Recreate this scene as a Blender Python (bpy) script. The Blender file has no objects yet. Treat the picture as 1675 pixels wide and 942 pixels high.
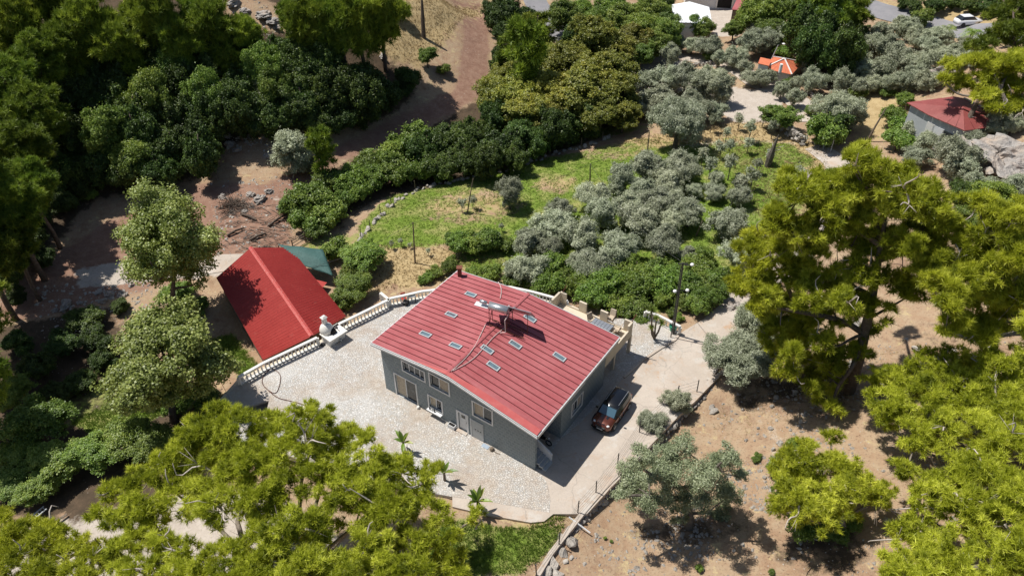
import bpy, bmesh, math, random
import numpy as np
from mathutils import Vector
from math import radians

# ------------------------------------------------------------------ camera, world, sun, exposure
S = bpy.context.scene
COL = S.collection
CAM_H, FPX, PITCH, IW, IH = 46.0, 1240.0, math.radians(39), 1675.0, 942.0
cd = bpy.data.cameras.new('camera'); cam = bpy.data.objects.new('camera', cd); COL.objects.link(cam)
cam.location = (0, 0, CAM_H); cam.rotation_euler = (math.pi/2-PITCH, 0, 0)
cd.sensor_width = 36; cd.lens = 36*FPX/IW; cd.clip_end = 6000; S.camera = cam
SUN = Vector((0.47, -0.21, -1.0)).normalized()            # direction the light travels
el = math.asin(-SUN.z); az = math.atan2(-SUN.x, -SUN.y)   # azimuth of the sun, clockwise from +Y
w = bpy.data.worlds.new('World'); S.world = w; w.use_nodes = True
nt = w.node_tree; sky = nt.nodes.new('ShaderNodeTexSky'); sky.sky_type = 'NISHITA'; sky.sun_disc = False
sky.sun_elevation = el; sky.sun_rotation = az
nt.links.new(sky.outputs[0], nt.nodes['Background'].inputs[0]); nt.nodes['Background'].inputs[1].default_value = 0.072
sd = bpy.data.lights.new('sun', 'SUN'); sd.energy = 4.9; sd.angle = radians(0.5); sd.color = (1.0, 0.955, 0.88)
sun = bpy.data.objects.new('sun', sd); COL.objects.link(sun); sun.rotation_euler = SUN.to_track_quat('-Z', 'Y').to_euler()
S.view_settings.view_transform = 'Standard'; S.view_settings.look = 'None'; S.view_settings.exposure = 0.1; S.view_settings.gamma = 1
S.cycles.max_bounces = 5; S.cycles.diffuse_bounces = 3; S.cycles.transparent_max_bounces = 4
random.seed(7); RNG = np.random.default_rng(11)

# ------------------------------------------------------------------ surveying helpers: sight line of a photo point against real heights
cP, sP = math.cos(PITCH), math.sin(PITCH)
def ray(x, y):
    u = (x-IW/2)/FPX; v = -(y-IH/2)/FPX
    return np.array([u, cP+v*sP, -sP+v*cP])
def at(x, y, z=0.0):
    r = ray(x, y); return np.array([0, 0, CAM_H]) + r*((CAM_H-z)/-r[2])
HA = at(632, 635); HB = at(875, 768); HL = np.linalg.norm(HB-HA)
HU = (HB-HA)/HL; HV = np.array([-HU[1], HU[0], 0])
def hw(u, v, z): return HA + u*HU + v*HV + np.array([0, 0, z])       # house axes -> world
_M = np.array([HU, HV, [0, 0, 1]]).T
def hloc(px, py, **k):
    n, val = list(k.items())[0]; i = 'uvz'.index(n)
    ru = np.linalg.solve(_M, ray(px, py)); cu = np.linalg.solve(_M, np.array([0, 0, CAM_H])-HA)
    return cu + (val-cu[i])/ru[i]*ru

# ------------------------------------------------------------------ terrain heights
CTRL = [ # x, y of a sight line, height there
 (360,500,-3.5),(420,570,-3.5),(470,400,-3.4),(600,470,-2.9),(650,440,-2.6),(620,350,-2.8),(720,420,-2.4),(850,330,-2.0),(780,300,-2.4),
 (960,280,-1.3),(1100,220,-.5),(1200,200,.0),(1290,230,.3),(1000,380,-1.3),(1150,380,-.6),(1220,400,-.1),(900,430,-1.6),(1060,450,-.9),(1180,470,-.2),
 (700,290,-3.8),(600,320,-3.4),(850,240,-3.2),(1000,212,-1.8),(1050,190,-1),(500,340,-2.8),(560,240,-2),(640,200,-1.5),(740,150,-.5),(780,90,1),(760,15,2),
 (420,310,-2),(350,300,-2),(250,320,-2.2),(150,340,-2.5),(200,450,-3.6),(300,430,-3.4),(60,600,-4),(100,750,-4),(250,640,-4),(60,450,-2.6),(160,560,-4),
 (40,300,-.4),(180,230,.6),(300,200,1.1),(450,210,.4),(580,160,.8),(660,110,2.4),(40,150,3.5),(200,110,5.8),(350,100,6),(500,80,6),(620,60,5.5),(690,40,4.8),
 (20,20,9.5),(200,5,10.5),(430,20,9.5),(600,0,8.5),(700,0,7),
 (850,150,-2.2),(900,60,0),(890,15,1),(950,100,-.6),(1050,90,-.4),(1150,60,0),(1170,10,.5),(1280,110,.8),(1200,170,0),(1330,190,.8),(1420,20,3),(1560,45,3.4),
 (1550,210,3),(1450,180,1.5),(1480,120,2.5),(1640,270,4.5),(1670,120,9),(1670,20,7),
 (1300,450,.4),(1250,540,.2),(1400,560,1.3),(1300,600,.6),(1200,640,-.3),(1165,690,-.6),(1120,720,-.8),(1060,790,-1),(1000,860,-1.2),(1250,750,.0),(1400,700,1.5),(1600,600,3.5),(1670,500,5.5),
 (1100,930,-.9),(1250,900,.1),(1500,900,2.2),(1670,900,3.5),(1550,400,3.4),(1640,380,5),
 (850,880,-.15),(760,900,-.25),(880,870,-.1),(650,930,-1.2),(700,830,-.15),(800,870,-.12),(930,850,-.1),(920,880,-.25),(560,790,-.6),(350,720,-1.5),(400,850,-1.6),(300,850,-2.6),(100,900,-3.6),
 (1185,505,.0),(1230,460,.1),(1150,600,-.02)]
_c = np.array([at(a, b, z) for a, b, z in CTRL])
_far = np.array([[-160,40,4],[-160,120,20],[-120,200,40],[-60,130,20],[-30,135,19],[0,220,14],[60,230,10],[140,200,16],[180,100,22],[140,20,14],[40,-10,4],[0,-20,-1],[-60,-10,-6],[-140,-20,-2],[-70,180,30]], float)
_c = np.vstack([_c, _far])
def _phi(d): return np.sqrt(d*d+16.0)
_K = _phi(np.hypot(_c[:,None,0]-_c[None,:,0], _c[:,None,1]-_c[None,:,1])) + np.eye(len(_c))*-.5
_K = np.block([[_K, np.ones((len(_c),1))],[np.ones((1,len(_c))), np.zeros((1,1))]])
_wt = np.linalg.solve(_K, np.append(_c[:,2], 0))
def vnoise(x, y, seed=0):
    xi = np.floor(x).astype(np.int64); yi = np.floor(y).astype(np.int64); fx = x-xi; fy = y-yi
    def h(a, b):
        n = (a*374761393 + b*668265263 + seed*982451653) & 0xffffffff
        n = ((n ^ (n >> 13))*1274126177) & 0xffffffff
        return ((n ^ (n >> 16)) & 0xffff)/65535.0
    fx = fx*fx*(3-2*fx); fy = fy*fy*(3-2*fy)
    return (h(xi,yi)*(1-fx)+h(xi+1,yi)*fx)*(1-fy)+(h(xi,yi+1)*(1-fx)+h(xi+1,yi+1)*fx)*fy
def fbm(x, y, seed=0, o=4):
    s = 0; a = .5
    for i in range(o): s = s+a*vnoise(x*2**i, y*2**i, seed+i); a *= .5
    return s
def inpoly(x, y, P):
    c = np.zeros(x.shape, bool); n = len(P)
    for i in range(n):
        x0, y0 = P[i][:2]; x1, y1 = P[(i+1) % n][:2]
        if y0 == y1: continue
        k = ((y0 > y) != (y1 > y)) & (x < (x1-x0)*(y-y0)/(y1-y0)+x0)
        c ^= k
    return c
def area(P): return sum(P[i][0]*P[(i+1) % len(P)][1]-P[(i+1) % len(P)][0]*P[i][1] for i in range(len(P)))/2
def segdist(x, y, P, closed=False):
    d = np.full(x.shape, 1e9)
    for i in range(len(P)-(0 if closed else 1)):
        a = np.array(P[i][:2]); b = np.array(P[(i+1) % len(P)][:2]); ab = b-a
        t = np.clip(((x-a[0])*ab[0]+(y-a[1])*ab[1])/max(ab@ab, 1e-9), 0, 1)
        d = np.minimum(d, np.hypot(x-a[0]-t*ab[0], y-a[1]-t*ab[1]))
    return d
# the flat yard round the house: cobbled patio + concrete drive, both at z = 0
BAL_L = [at(*p) for p in [(352,668),(392,623),(430,604),(520,563),(557,540),(600,519),(634,502)]]     # balustrade foot, barn side
BAL_B = [at(*p) for p in [(638,499),(665,493),(691,487),(718,484),(780,479),(835,480),(872,488),(905,497),(928,503)]]
PATIO = BAL_L + BAL_B + [at(*p) for p in [(985,520),(1052,522),(1075,528),(1112,545),(1104,556),(1080,570),(1050,590),(1020,618),(985,655),(950,690),(915,720),(880,768),(895,790),(900,812),(899,838),(850,829),(800,820),(740,812),(660,798),(560,770),(470,745),(400,725),(352,705)]]
DRIVE = [at(*p) for p in [(1112,545),(1150,522),(1188,490),(1215,500),(1200,560),(1166,618),(1134,655),(1108,680),(1060,735),(1004,792),(960,840),(935,840),(905,840),(890,852),(868,854),(800,842),(740,828),(740,812),(800,820),(850,829),(899,838),(900,812),(895,790),(880,768),(915,720),(950,690),(985,655),(1020,618),(1050,590),(1080,570),(1104,556)]]
YARD = BAL_L + BAL_B + [at(*p) for p in [(985,520),(1052,522),(1112,545),(1150,522),(1188,490),(1215,500),(1200,560),(1166,618),(1134,655),(1108,680),(1060,735),(1004,792),(960,840),(935,840),(905,840),(890,852),(868,854),(800,842),(740,828),(660,798),(560,770),(470,745),(400,725),(352,705)]]
HOLE = [at(*p) for p in [(383,672),(440,655),(436,672),(416,690),(396,690)]]
def rbf(x, y):
    s = np.full(x.shape, _wt[-1])
    for i in range(len(_c)): s = s + _wt[i]*_phi(np.hypot(x-_c[i,0], y-_c[i,1]))
    return np.clip(s, -7, 60)
gx = np.concatenate([[-2500,-1200,-600,-350,-230], np.arange(-165, 190.1, .62), [230,350,600,1200,2500]])
gy = np.concatenate([[-1500,-500,-150], np.arange(-20, 245.1, .62), [290,400,700,1300,3000]])
GX, GY = np.meshgrid(gx, gy)
GZ = rbf(np.clip(GX,-200,220), np.clip(GY,-40,270))
_yd = segdist(GX, GY, YARD, True); _in = inpoly(GX, GY, YARD)
_sd = np.where(_in, 0, _yd)
rough = np.clip(_sd/6, 0, 1)
hill = np.clip((GZ-1)/8, 0, 1)
GZ = GZ + (fbm(GX/9, GY/9, 3)-.5)*(.5+2.0*hill)*rough + (fbm(GX/1.8, GY/1.8, 9, 3)-.5)*(.16+.5*hill)*np.clip(_sd/2, 0, 1)
FIELD_R = [at(1185,490), at(1250,440)]
GZ = np.where(_in & (_yd > .35), np.minimum(GZ, -.35), GZ)
GZ = np.where(_in & (_yd <= .35), np.minimum(GZ, -.2), GZ)
GZ = np.where(~_in & (_yd < 2.5), np.minimum(GZ, -.06-.1*np.clip(1-_yd/2.5,0,1)), GZ)
_in_h = inpoly(GX, GY, HOLE) | (segdist(GX, GY, HOLE, True) < .9)
GZ = np.where(_in_h, -3.2, GZ)
def tz(x, y):
    x = np.asarray(x, float); y = np.asarray(y, float)
    i = np.clip(np.searchsorted(gx, x)-1, 0, len(gx)-2); j = np.clip(np.searchsorted(gy, y)-1, 0, len(gy)-2)
    fx = np.clip((x-gx[i])/(gx[i+1]-gx[i]),0,1); fy = np.clip((y-gy[j])/(gy[j+1]-gy[j]),0,1)
    return (GZ[j,i]*(1-fx)+GZ[j,i+1]*fx)*(1-fy)+(GZ[j+1,i]*(1-fx)+GZ[j+1,i+1]*fx)*fy
_T = np.geomspace(20, 400, 3000)
def hit(px, py, above=0.0):
    """first point of the sight line that lies `above` metres over the ground"""
    r = ray(px, py); P = np.array([0,0,CAM_H])+_T[:,None]*r
    d = P[:,2]-above-tz(P[:,0], P[:,1])
    k = np.argmax(d < 0) if (d < 0).any() else len(d)-1
    if k > 0:
        a, b = d[k-1], d[k]; f = a/(a-b) if a != b else 0
        p = P[k-1]*(1-f)+P[k]*f
    else: p = P[k]
    return p
def mpp(p): # metres per photo pixel at a point
    d = np.array(p)-np.array([0,0,CAM_H]); return (d[1]*cP-d[2]*sP)/FPX

# ------------------------------------------------------------------ object helpers
def tag(o, label=None, cat=None, group=None, kind=None):
    if label: o['label'] = label
    if cat: o['category'] = cat
    if group: o['group'] = group
    if kind: o['kind'] = kind
    return o
def empty(name, loc, rz=0, **k):
    o = bpy.data.objects.new(name, None); o.empty_display_size = .3; COL.objects.link(o)
    o.location = [float(a) for a in loc]; o.rotation_euler = (0, 0, rz); return tag(o, **k)
def link(name, me, parent=None, loc=None, rot=None, scale=None):
    o = bpy.data.objects.new(name, me); COL.objects.link(o)
    if parent: o.parent = parent
    if loc is not None: o.location = [float(a) for a in loc]
    if rot is not None: o.rotation_euler = rot
    if scale is not None: o.scale = scale
    return o
def kids(o): return [c for c in COL.objects if c.parent == o]
def copy_tree(o, parent=None, ch=None):
    c = o.copy(); COL.objects.link(c); c.parent = parent
    for k in (ch if ch is not None else list(o.children)): copy_tree(k, c)
    return c
class MB:
    def __init__(s): s.v = []; s.f = []
    def add(s, v, f):
        n = len(s.v); s.v += [tuple(float(c) for c in p) for p in v]; s.f += [tuple(i+n for i in q) for q in f]; return s
    def box(s, c, d, ax=None):
        """box, centre c, full sizes d, axes ax (3 vectors)"""
        ax = ax or ((1,0,0),(0,1,0),(0,0,1)); ax = [np.array(a, float) for a in ax]; c = np.array(c, float)
        v = [c+ax[0]*i*d[0]/2+ax[1]*j*d[1]/2+ax[2]*k*d[2]/2 for i in (-1,1) for j in (-1,1) for k in (-1,1)]
        return s.add(v, [(0,1,3,2),(4,6,7,5),(0,4,5,1),(2,3,7,6),(0,2,6,4),(1,5,7,3)])
    def hex8(s, b, t):
        """b and t: lower and upper quads"""
        n = len(b); f = [tuple(range(n))[::-1], tuple(range(n, 2*n))]+[(i,(i+1)%n,(i+1)%n+n,i+n) for i in range(n)]
        return s.add(list(b)+list(t), f)
    def prism(s, P, z0, z1):
        return s.hex8([(p[0],p[1],z0) for p in P], [(p[0],p[1],z1) for p in P])
    def bar(s, a, b, wd, ht=None, up=(0,0,1)):
        a = np.array(a, float); b = np.array(b, float); d = b-a; L = np.linalg.norm(d)
        if L < 1e-6: return s
        d = d/L; up = np.array(up, float)
        if abs(d@up) > .98: up = np.array([1.,0,0])
        n = np.cross(d, up); n /= np.linalg.norm(n); u2 = np.cross(n, d)
        return s.box((a+b)/2, (L, wd, ht or wd), (d, n, u2))
    def tube(s, path, rad, n=6, cap=True):
        path = [np.array(p, float) for p in path]; rad = [rad]*len(path) if np.isscalar(rad) else list(np.interp(np.linspace(0, 1, len(path)), np.linspace(0, 1, len(rad)), rad))
        v = []; f = []
        t = path[1]-path[0]; a = np.cross(t, (0,0,1)) if abs(t[2]) < .9*np.linalg.norm(t) else np.cross(t, (1,0,0)); a /= np.linalg.norm(a)
        for i, p in enumerate(path):
            t = path[min(i+1, len(path)-1)]-path[max(i-1, 0)]; t = t/(np.linalg.norm(t)+1e-9)
            a = a-t*(a@t); a /= np.linalg.norm(a)+1e-9; b = np.cross(t, a)
            for k in range(n): q = 2*math.pi*k/n; v.append(p+(a*math.cos(q)+b*math.sin(q))*rad[i])
        for i in range(len(path)-1):
            for k in range(n): f.append((i*n+k, i*n+(k+1)%n, (i+1)*n+(k+1)%n, (i+1)*n+k))
        if cap: f += [tuple(range(n))[::-1], tuple(range(len(v)-n, len(v)))]
        return s.add(v, f)
    def lathe(s, prof, c=(0,0,0), n=8):
        """prof: (radius, z) list"""
        v = [(c[0]+r*math.cos(2*math.pi*k/n), c[1]+r*math.sin(2*math.pi*k/n), c[2]+z) for r, z in prof for k in range(n)]
        f = [(i*n+k, i*n+(k+1)%n, (i+1)*n+(k+1)%n, (i+1)*n+k) for i in range(len(prof)-1) for k in range(n)]
        f += [tuple(range(n))[::-1], tuple(range(len(v)-n, len(v)))]
        return s.add(v, f)
    def mesh(s, name, m, smooth=False):
        me = bpy.data.meshes.new(name); me.from_pydata(s.v, [], s.f); me.update()
        bm = bmesh.new(); bm.from_mesh(me); bmesh.ops.recalc_face_normals(bm, faces=bm.faces); bm.to_mesh(me); bm.free()
        if m: me.materials.append(m)
        if smooth: me.polygons.foreach_set('use_smooth', [True]*len(me.polygons))
        return me
    def build(s, name, m, parent=None, smooth=False, bevel=0, local=False, **k):
        o = link(name, s.mesh(name, m, smooth), parent)
        if parent is not None and not local:
            o.matrix_parent_inverse = (parent_matrix(parent)).inverted()
        if bevel:
            b = o.modifiers.new('b', 'BEVEL'); b.width = bevel; b.segments = 2; b.limit_method = 'ANGLE'
        return tag(o, **k)
def parent_matrix(p):
    from mathutils import Matrix, Euler
    m = Matrix.Translation(p.location) @ p.rotation_euler.to_matrix().to_4x4()
    if p.parent: m = parent_matrix(p.parent) @ p.matrix_parent_inverse @ m
    return m

# ------------------------------------------------------------------ materials
def mat(name, col, rough=.8, metal=0, spec=.3, noise=None, bump=None, stripes=None, coat=0, obj_var=0):
    """noise: list of (scale, colour2, lo, hi, detail); bump: list of (scale, strength, dist)"""
    m = bpy.data.materials.new(name); m.use_nodes = True; t = m.node_tree; N = t.nodes; Lk = t.links
    b = N['Principled BSDF']; b.inputs['Roughness'].default_value = rough; b.inputs['Metallic'].default_value = metal
    b.inputs['Specular IOR Level'].default_value = spec; b.inputs['Coat Weight'].default_value = coat
    g = N.new('ShaderNodeNewGeometry'); cur = None
    c = N.new('ShaderNodeRGB'); c.outputs[0].default_value = (*col, 1); cur = c.outputs[0]
    for (sc, c2, lo, hi, det) in (noise or []):
        n = N.new('ShaderNodeTexNoise'); n.inputs['Scale'].default_value = sc; n.inputs['Detail'].default_value = det; n.inputs['Roughness'].default_value = .65
        Lk.new(g.outputs['Position'], n.inputs['Vector'])
        r = N.new('ShaderNodeMapRange'); r.inputs[1].default_value = lo; r.inputs[2].default_value = hi; Lk.new(n.outputs[0], r.inputs[0])
        mx = N.new('ShaderNodeMix'); mx.data_type = 'RGBA'; Lk.new(r.outputs[0], mx.inputs[0]); Lk.new(cur, mx.inputs[6]); mx.inputs[7].default_value = (*c2, 1); cur = mx.outputs[2]
    if obj_var:
        oi = N.new('ShaderNodeObjectInfo'); h = N.new('ShaderNodeHueSaturation'); r = N.new('ShaderNodeMapRange')
        r.inputs[3].default_value = 1-obj_var; r.inputs[4].default_value = 1+obj_var; Lk.new(oi.outputs['Random'], r.inputs[0]); Lk.new(r.outputs[0], h.inputs['Value']); Lk.new(cur, h.inputs['Color']); cur = h.outputs[0]
    Lk.new(cur, b.inputs['Base Color'])
    prev = None
    for (sc, st, di) in (bump or []):
        n = N.new('ShaderNodeTexNoise'); n.inputs['Scale'].default_value = sc; n.inputs['Detail'].default_value = 4
        Lk.new(g.outputs['Position'], n.inputs['Vector'])
        bp = N.new('ShaderNodeBump'); bp.inputs['Strength'].default_value = st; bp.inputs['Distance'].default_value = di; Lk.new(n.outputs[0], bp.inputs['Height'])
        if prev: Lk.new(prev, bp.inputs['Normal'])
        prev = bp.outputs[0]
    if prev: Lk.new(prev, b.inputs['Normal'])
    return m
def foliage_mat(name, c1, c2, c3, trans=.3, gloss=.04, rough=.5, var=.28):
    """c1..c3 by the per-leaf tone; a little object-to-object variation"""
    m = bpy.data.materials.new(name); m.use_nodes = True; t = m.node_tree; N = t.nodes; Lk = t.links; N.clear()
    out = N.new('ShaderNodeOutputMaterial'); a = N.new('ShaderNodeAttribute'); a.attribute_name = 'tone'
    cr = N.new('ShaderNodeValToRGB'); e = cr.color_ramp; e.elements[0].color = (*c1,1); e.elements[1].color = (*c3,1); k = e.elements.new(.55); k.color = (*c2,1); e.elements[0].position = .05; e.elements[-1].position = .95
    Lk.new(a.outputs['Fac'], cr.inputs[0])
    oi = N.new('ShaderNodeObjectInfo'); h = N.new('ShaderNodeHueSaturation'); r = N.new('ShaderNodeMapRange'); r.inputs[3].default_value = 1-var; r.inputs[4].default_value = 1+var
    r2 = N.new('ShaderNodeMapRange'); r2.inputs[3].default_value = .5-var*.05; r2.inputs[4].default_value = .5+var*.05
    mm = N.new('ShaderNodeMath'); mm.operation = 'FRACT'; m2 = N.new('ShaderNodeMath'); m2.operation = 'MULTIPLY'; m2.inputs[1].default_value = 7.31
    Lk.new(oi.outputs['Random'], r.inputs[0]); Lk.new(oi.outputs['Random'], m2.inputs[0]); Lk.new(m2.outputs[0], mm.inputs[0]); Lk.new(mm.outputs[0], r2.inputs[0])
    Lk.new(r.outputs[0], h.inputs['Value']); Lk.new(r2.outputs[0], h.inputs['Hue']); Lk.new(cr.outputs[0], h.inputs['Color'])
    d = N.new('ShaderNodeBsdfDiffuse'); tr = N.new('ShaderNodeBsdfTranslucent'); g = N.new('ShaderNodeBsdfGlossy'); g.inputs['Roughness'].default_value = rough; g.inputs['Color'].default_value = (1,1,1,1)
    Lk.new(h.outputs[0], d.inputs[0]); Lk.new(h.outputs[0], tr.inputs[0])
    a1 = N.new('ShaderNodeMixShader'); a1.inputs[0].default_value = trans; Lk.new(d.outputs[0], a1.inputs[1]); Lk.new(tr.outputs[0], a1.inputs[2])
    a2 = N.new('ShaderNodeMixShader'); a2.inputs[0].default_value = gloss; Lk.new(a1.outputs[0], a2.inputs[1]); Lk.new(g.outputs[0], a2.inputs[2])
    Lk.new(a2.outputs[0], out.inputs[0]); return m
M = {}
M['roof'] = mat('roof_paint', (.385,.108,.115), .5, spec=.35, noise=[(.35,(.42,.135,.145),.35,.75,7),(2.2,(.30,.078,.09),.45,.72,6),(.9,(.44,.17,.17),.56,.8,7)], bump=[(3,.12,.02)], obj_var=.07)
M['roof_edge'] = mat('roof_flashing_paint', (.46,.10,.095), .5, noise=[(2,(.50,.14,.13),.4,.8,3)])
M['barn_roof'] = mat('barn_roof_paint', (.38,.045,.038), .5, spec=.3, noise=[(.5,(.45,.065,.055),.35,.8,7),(5,(.29,.032,.03),.5,.8,5),(1.3,(.44,.13,.10),.60,.8,7)])
M['barn_ridge'] = mat('barn_ridge_paint', (.45,.07,.06), .5, noise=[(6,(.5,.22,.2),.5,.75,4)])
M['red_dark'] = mat('dark_red_steel', (.17,.037,.042), .5, noise=[(5,(.12,.03,.033),.4,.7,3)])
M['white'] = mat('white_paint', (.74,.72,.68), .6, noise=[(2.5,(.62,.6,.56),.45,.8,6),(14,(.5,.48,.44),.62,.8,4)])
M['fascia'] = mat('fascia_grey_white', (.6,.6,.6), .5, noise=[(3,(.48,.48,.47),.45,.8,4)])
M['cream'] = mat('cream_plaster', (.62,.54,.42), .85, noise=[(1.2,(.5,.43,.34),.45,.8,6),(9,(.42,.37,.3),.6,.85,4)], bump=[(20,.15,.01)])
M['grey_render'] = mat('grey_render', (.23,.24,.25), .85, noise=[(1.2,(.3,.31,.31),.4,.8,6)], bump=[(20,.2,.01)])
M['frame'] = mat('white_frame', (.7,.71,.72), .45, noise=[(5,(.6,.6,.6),.5,.8,3)])
M['glass'] = mat('dark_window_glass', (.025,.03,.035), .08, spec=.6)
M['skyglass'] = mat('blue_grey_skylight_glass', (.14,.2,.24), .12, spec=.6, noise=[(6,(.1,.15,.17),.4,.7,3)])
M['skyframe'] = mat('pale_skylight_frame', (.42,.45,.46), .5, noise=[(12,(.55,.56,.56),.5,.7,3)])
M['curtain'] = mat('cream_curtain', (.55,.48,.38), .9, noise=[(9,(.36,.3,.24),.45,.65,5)], bump=[(18,.6,.05)])
M['door'] = mat('white_door', (.66,.68,.7), .45, noise=[(4,(.55,.57,.59),.5,.8,3)])
M['panel'] = mat('light_grey_panel', (.42,.44,.45), .6, noise=[(3,(.36,.38,.39),.45,.8,4)])
M['metal'] = mat('galvanised_steel', (.55,.56,.57), .32, metal=.7, noise=[(5,(.4,.41,.42),.4,.8,4)])
M['steel_dark'] = mat('dark_steel', (.06,.06,.062), .5, metal=.3, noise=[(5,(.1,.08,.07),.5,.8,4)])
M['pipe'] = mat('pinkish_white_hose', (.62,.5,.47), .6, noise=[(4,(.5,.36,.33),.45,.75,3)])
M['hose'] = mat('brown_garden_hose', (.16,.09,.07), .6, noise=[(4,(.1,.06,.05),.4,.7,3)])
M['solar'] = mat('dark_solar_panel', (.012,.008,.012), .25, spec=.5, noise=[(3,(.03,.015,.02),.5,.8,3)])
M['wood'] = mat('grey_wood', (.2,.16,.12), .9, noise=[(6,(.12,.09,.07),.4,.7,6)], bump=[(20,.3,.01)])
M['bark'] = mat('brown_bark', (.11,.08,.062), .95, noise=[(4,(.19,.155,.125),.4,.7,8),(12,(.05,.038,.03),.55,.75,4)], bump=[(9,.9,.06)])
M['olive_bark'] = mat('grey_olive_bark', (.16,.14,.115), .95, noise=[(4,(.08,.066,.055),.4,.7,8)], bump=[(9,.9,.06)])
M['pine_limb'] = mat('grey_brown_pine_bark', (.21,.175,.145), .95, noise=[(4,(.30,.26,.22),.4,.7,8),(12,(.09,.07,.055),.55,.75,4)], bump=[(9,.9,.06)])
M['dead'] = mat('pale_dead_branch', (.52,.46,.41), .9, noise=[(6,(.34,.29,.25),.45,.75,6)], bump=[(14,.5,.03)])
M['rock'] = mat('limestone', (.36,.335,.31), .95, noise=[(.7,(.46,.36,.28),.45,.75,6),(2.2,(.2,.185,.17),.5,.75,8),(8,(.52,.5,.47),.58,.75,6)], bump=[(1.6,1,.3),(7,.8,.08)])
M['rock_white'] = mat('pale_stone', (.42,.385,.34), .95, noise=[(2.2,(.26,.23,.20),.45,.7,8),(9,(.52,.48,.44),.58,.75,6)], bump=[(3,.9,.15),(12,.6,.04)], obj_var=.2)
M['stonewall'] = mat('grey_wall_stone', (.3,.28,.26), .95, noise=[(2.2,(.2,.18,.165),.45,.7,8),(9,(.42,.4,.37),.58,.75,6)], bump=[(4,.9,.1)], obj_var=.25)
M['black'] = mat('black_plastic', (.015,.015,.016), .4, noise=[(8,(.03,.03,.03),.5,.7,3)])
M['green_tarp'] = mat('green_tarp', (.045,.11,.10), .7, noise=[(.8,(.07,.15,.14),.4,.75,6),(6,(.03,.075,.07),.5,.75,4)], bump=[(2,.5,.1)])
M['white_roof'] = mat('white_sheet_roof', (.82,.83,.85), .5, noise=[(1,(.74,.75,.77),.4,.8,4)])
M['red_far'] = mat('brown_red_sheet_roof', (.28,.075,.07), .5, noise=[(.4,(.21,.055,.05),.4,.75,6),(3,(.34,.1,.09),.55,.8,4)])
M['terracotta'] = mat('terracotta_tile', (.66,.2,.1), .7, noise=[(2,(.55,.15,.08),.4,.75,4)], obj_var=.15)
M['asphalt'] = mat('worn_asphalt', (.24,.235,.25), .9, noise=[(.8,(.3,.29,.3),.4,.75,6),(12,(.18,.18,.18),.5,.8,4)])
M['lamp_white'] = mat('white_lamp_globe', (.85,.85,.83), .3)
M['green_pot'] = mat('green_plastic_tub', (.03,.28,.15), .5, noise=[(4,(.04,.34,.2),.4,.7,3)])
M['red_plastic'] = mat('red_plastic', (.4,.04,.03), .4, noise=[(4,(.45,.06,.05),.4,.7,3)])
M['tan_cushion'] = mat('tan_cushion', (.52,.43,.33), .9, noise=[(9,(.42,.34,.26),.45,.75,4)], bump=[(25,.4,.01)])
M['chairframe'] = mat('brown_chair_frame', (.1,.065,.05), .5, noise=[(9,(.06,.04,.03),.45,.75,4)])
M['rust'] = mat('rusty_iron', (.2,.07,.045), .8, noise=[(9,(.12,.05,.035),.45,.75,4)])
M['soot_shade'] = mat('soot_and_shade_black', (.02,.018,.017), .95, noise=[(6,(.05,.045,.04),.5,.8,4)])
M['litter'] = mat('dry_branches', (.2,.16,.13), .95, noise=[(3,(.1,.08,.065),.4,.7,6)])
M['banana'] = foliage_mat('banana_leaf', (.10,.17,.02), (.17,.27,.03), (.3,.36,.05), .35, .06)
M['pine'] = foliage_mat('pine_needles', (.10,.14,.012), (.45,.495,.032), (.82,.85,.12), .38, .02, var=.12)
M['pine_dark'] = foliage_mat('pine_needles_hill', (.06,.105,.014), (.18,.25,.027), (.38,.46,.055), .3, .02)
M['olive'] = foliage_mat('olive_leaves', (.15,.18,.10), (.38,.41,.27), (.62,.65,.48), .2, .03, .45)
M['olive_near'] = foliage_mat('olive_leaves_green', (.10,.13,.06), (.215,.25,.135), (.40,.43,.27), .2, .03, .45)
M['broad'] = foliage_mat('broad_leaves', (.085,.145,.022), (.18,.27,.04), (.31,.38,.07), .3, .03)
M['plane'] = foliage_mat('plane_leaves', (.13,.17,.03), (.27,.33,.065), (.47,.51,.15), .3, .04, var=.08)
M['yellow'] = foliage_mat('yellowing_leaves', (.13,.155,.025), (.25,.27,.04), (.40,.37,.055), .3, .03)
M['dark'] = foliage_mat('dark_shrub_leaves', (.03,.057,.013), (.07,.118,.022), (.155,.22,.037), .25, .025)
M['fig'] = foliage_mat('fig_leaves', (.05,.10,.035), (.10,.18,.06), (.19,.28,.11), .25, .05)
M['flower'] = foliage_mat('bougainvillea_leaves', (.08,.13,.02), (.2,.1,.04), (.45,.03,.04), .25, .02)
M['pinkflower'] = foliage_mat('oleander_leaves', (.08,.1,.04), (.16,.13,.09), (.42,.22,.22), .25, .02)
M['grass'] = foliage_mat('grass_blades', (.13,.20,.03), (.21,.29,.045), (.36,.38,.11), .3, .01)
M['drygrass'] = foliage_mat('dry_grass_blades', (.28,.22,.1), (.38,.30,.15), (.5,.41,.22), .2, .01)
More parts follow.
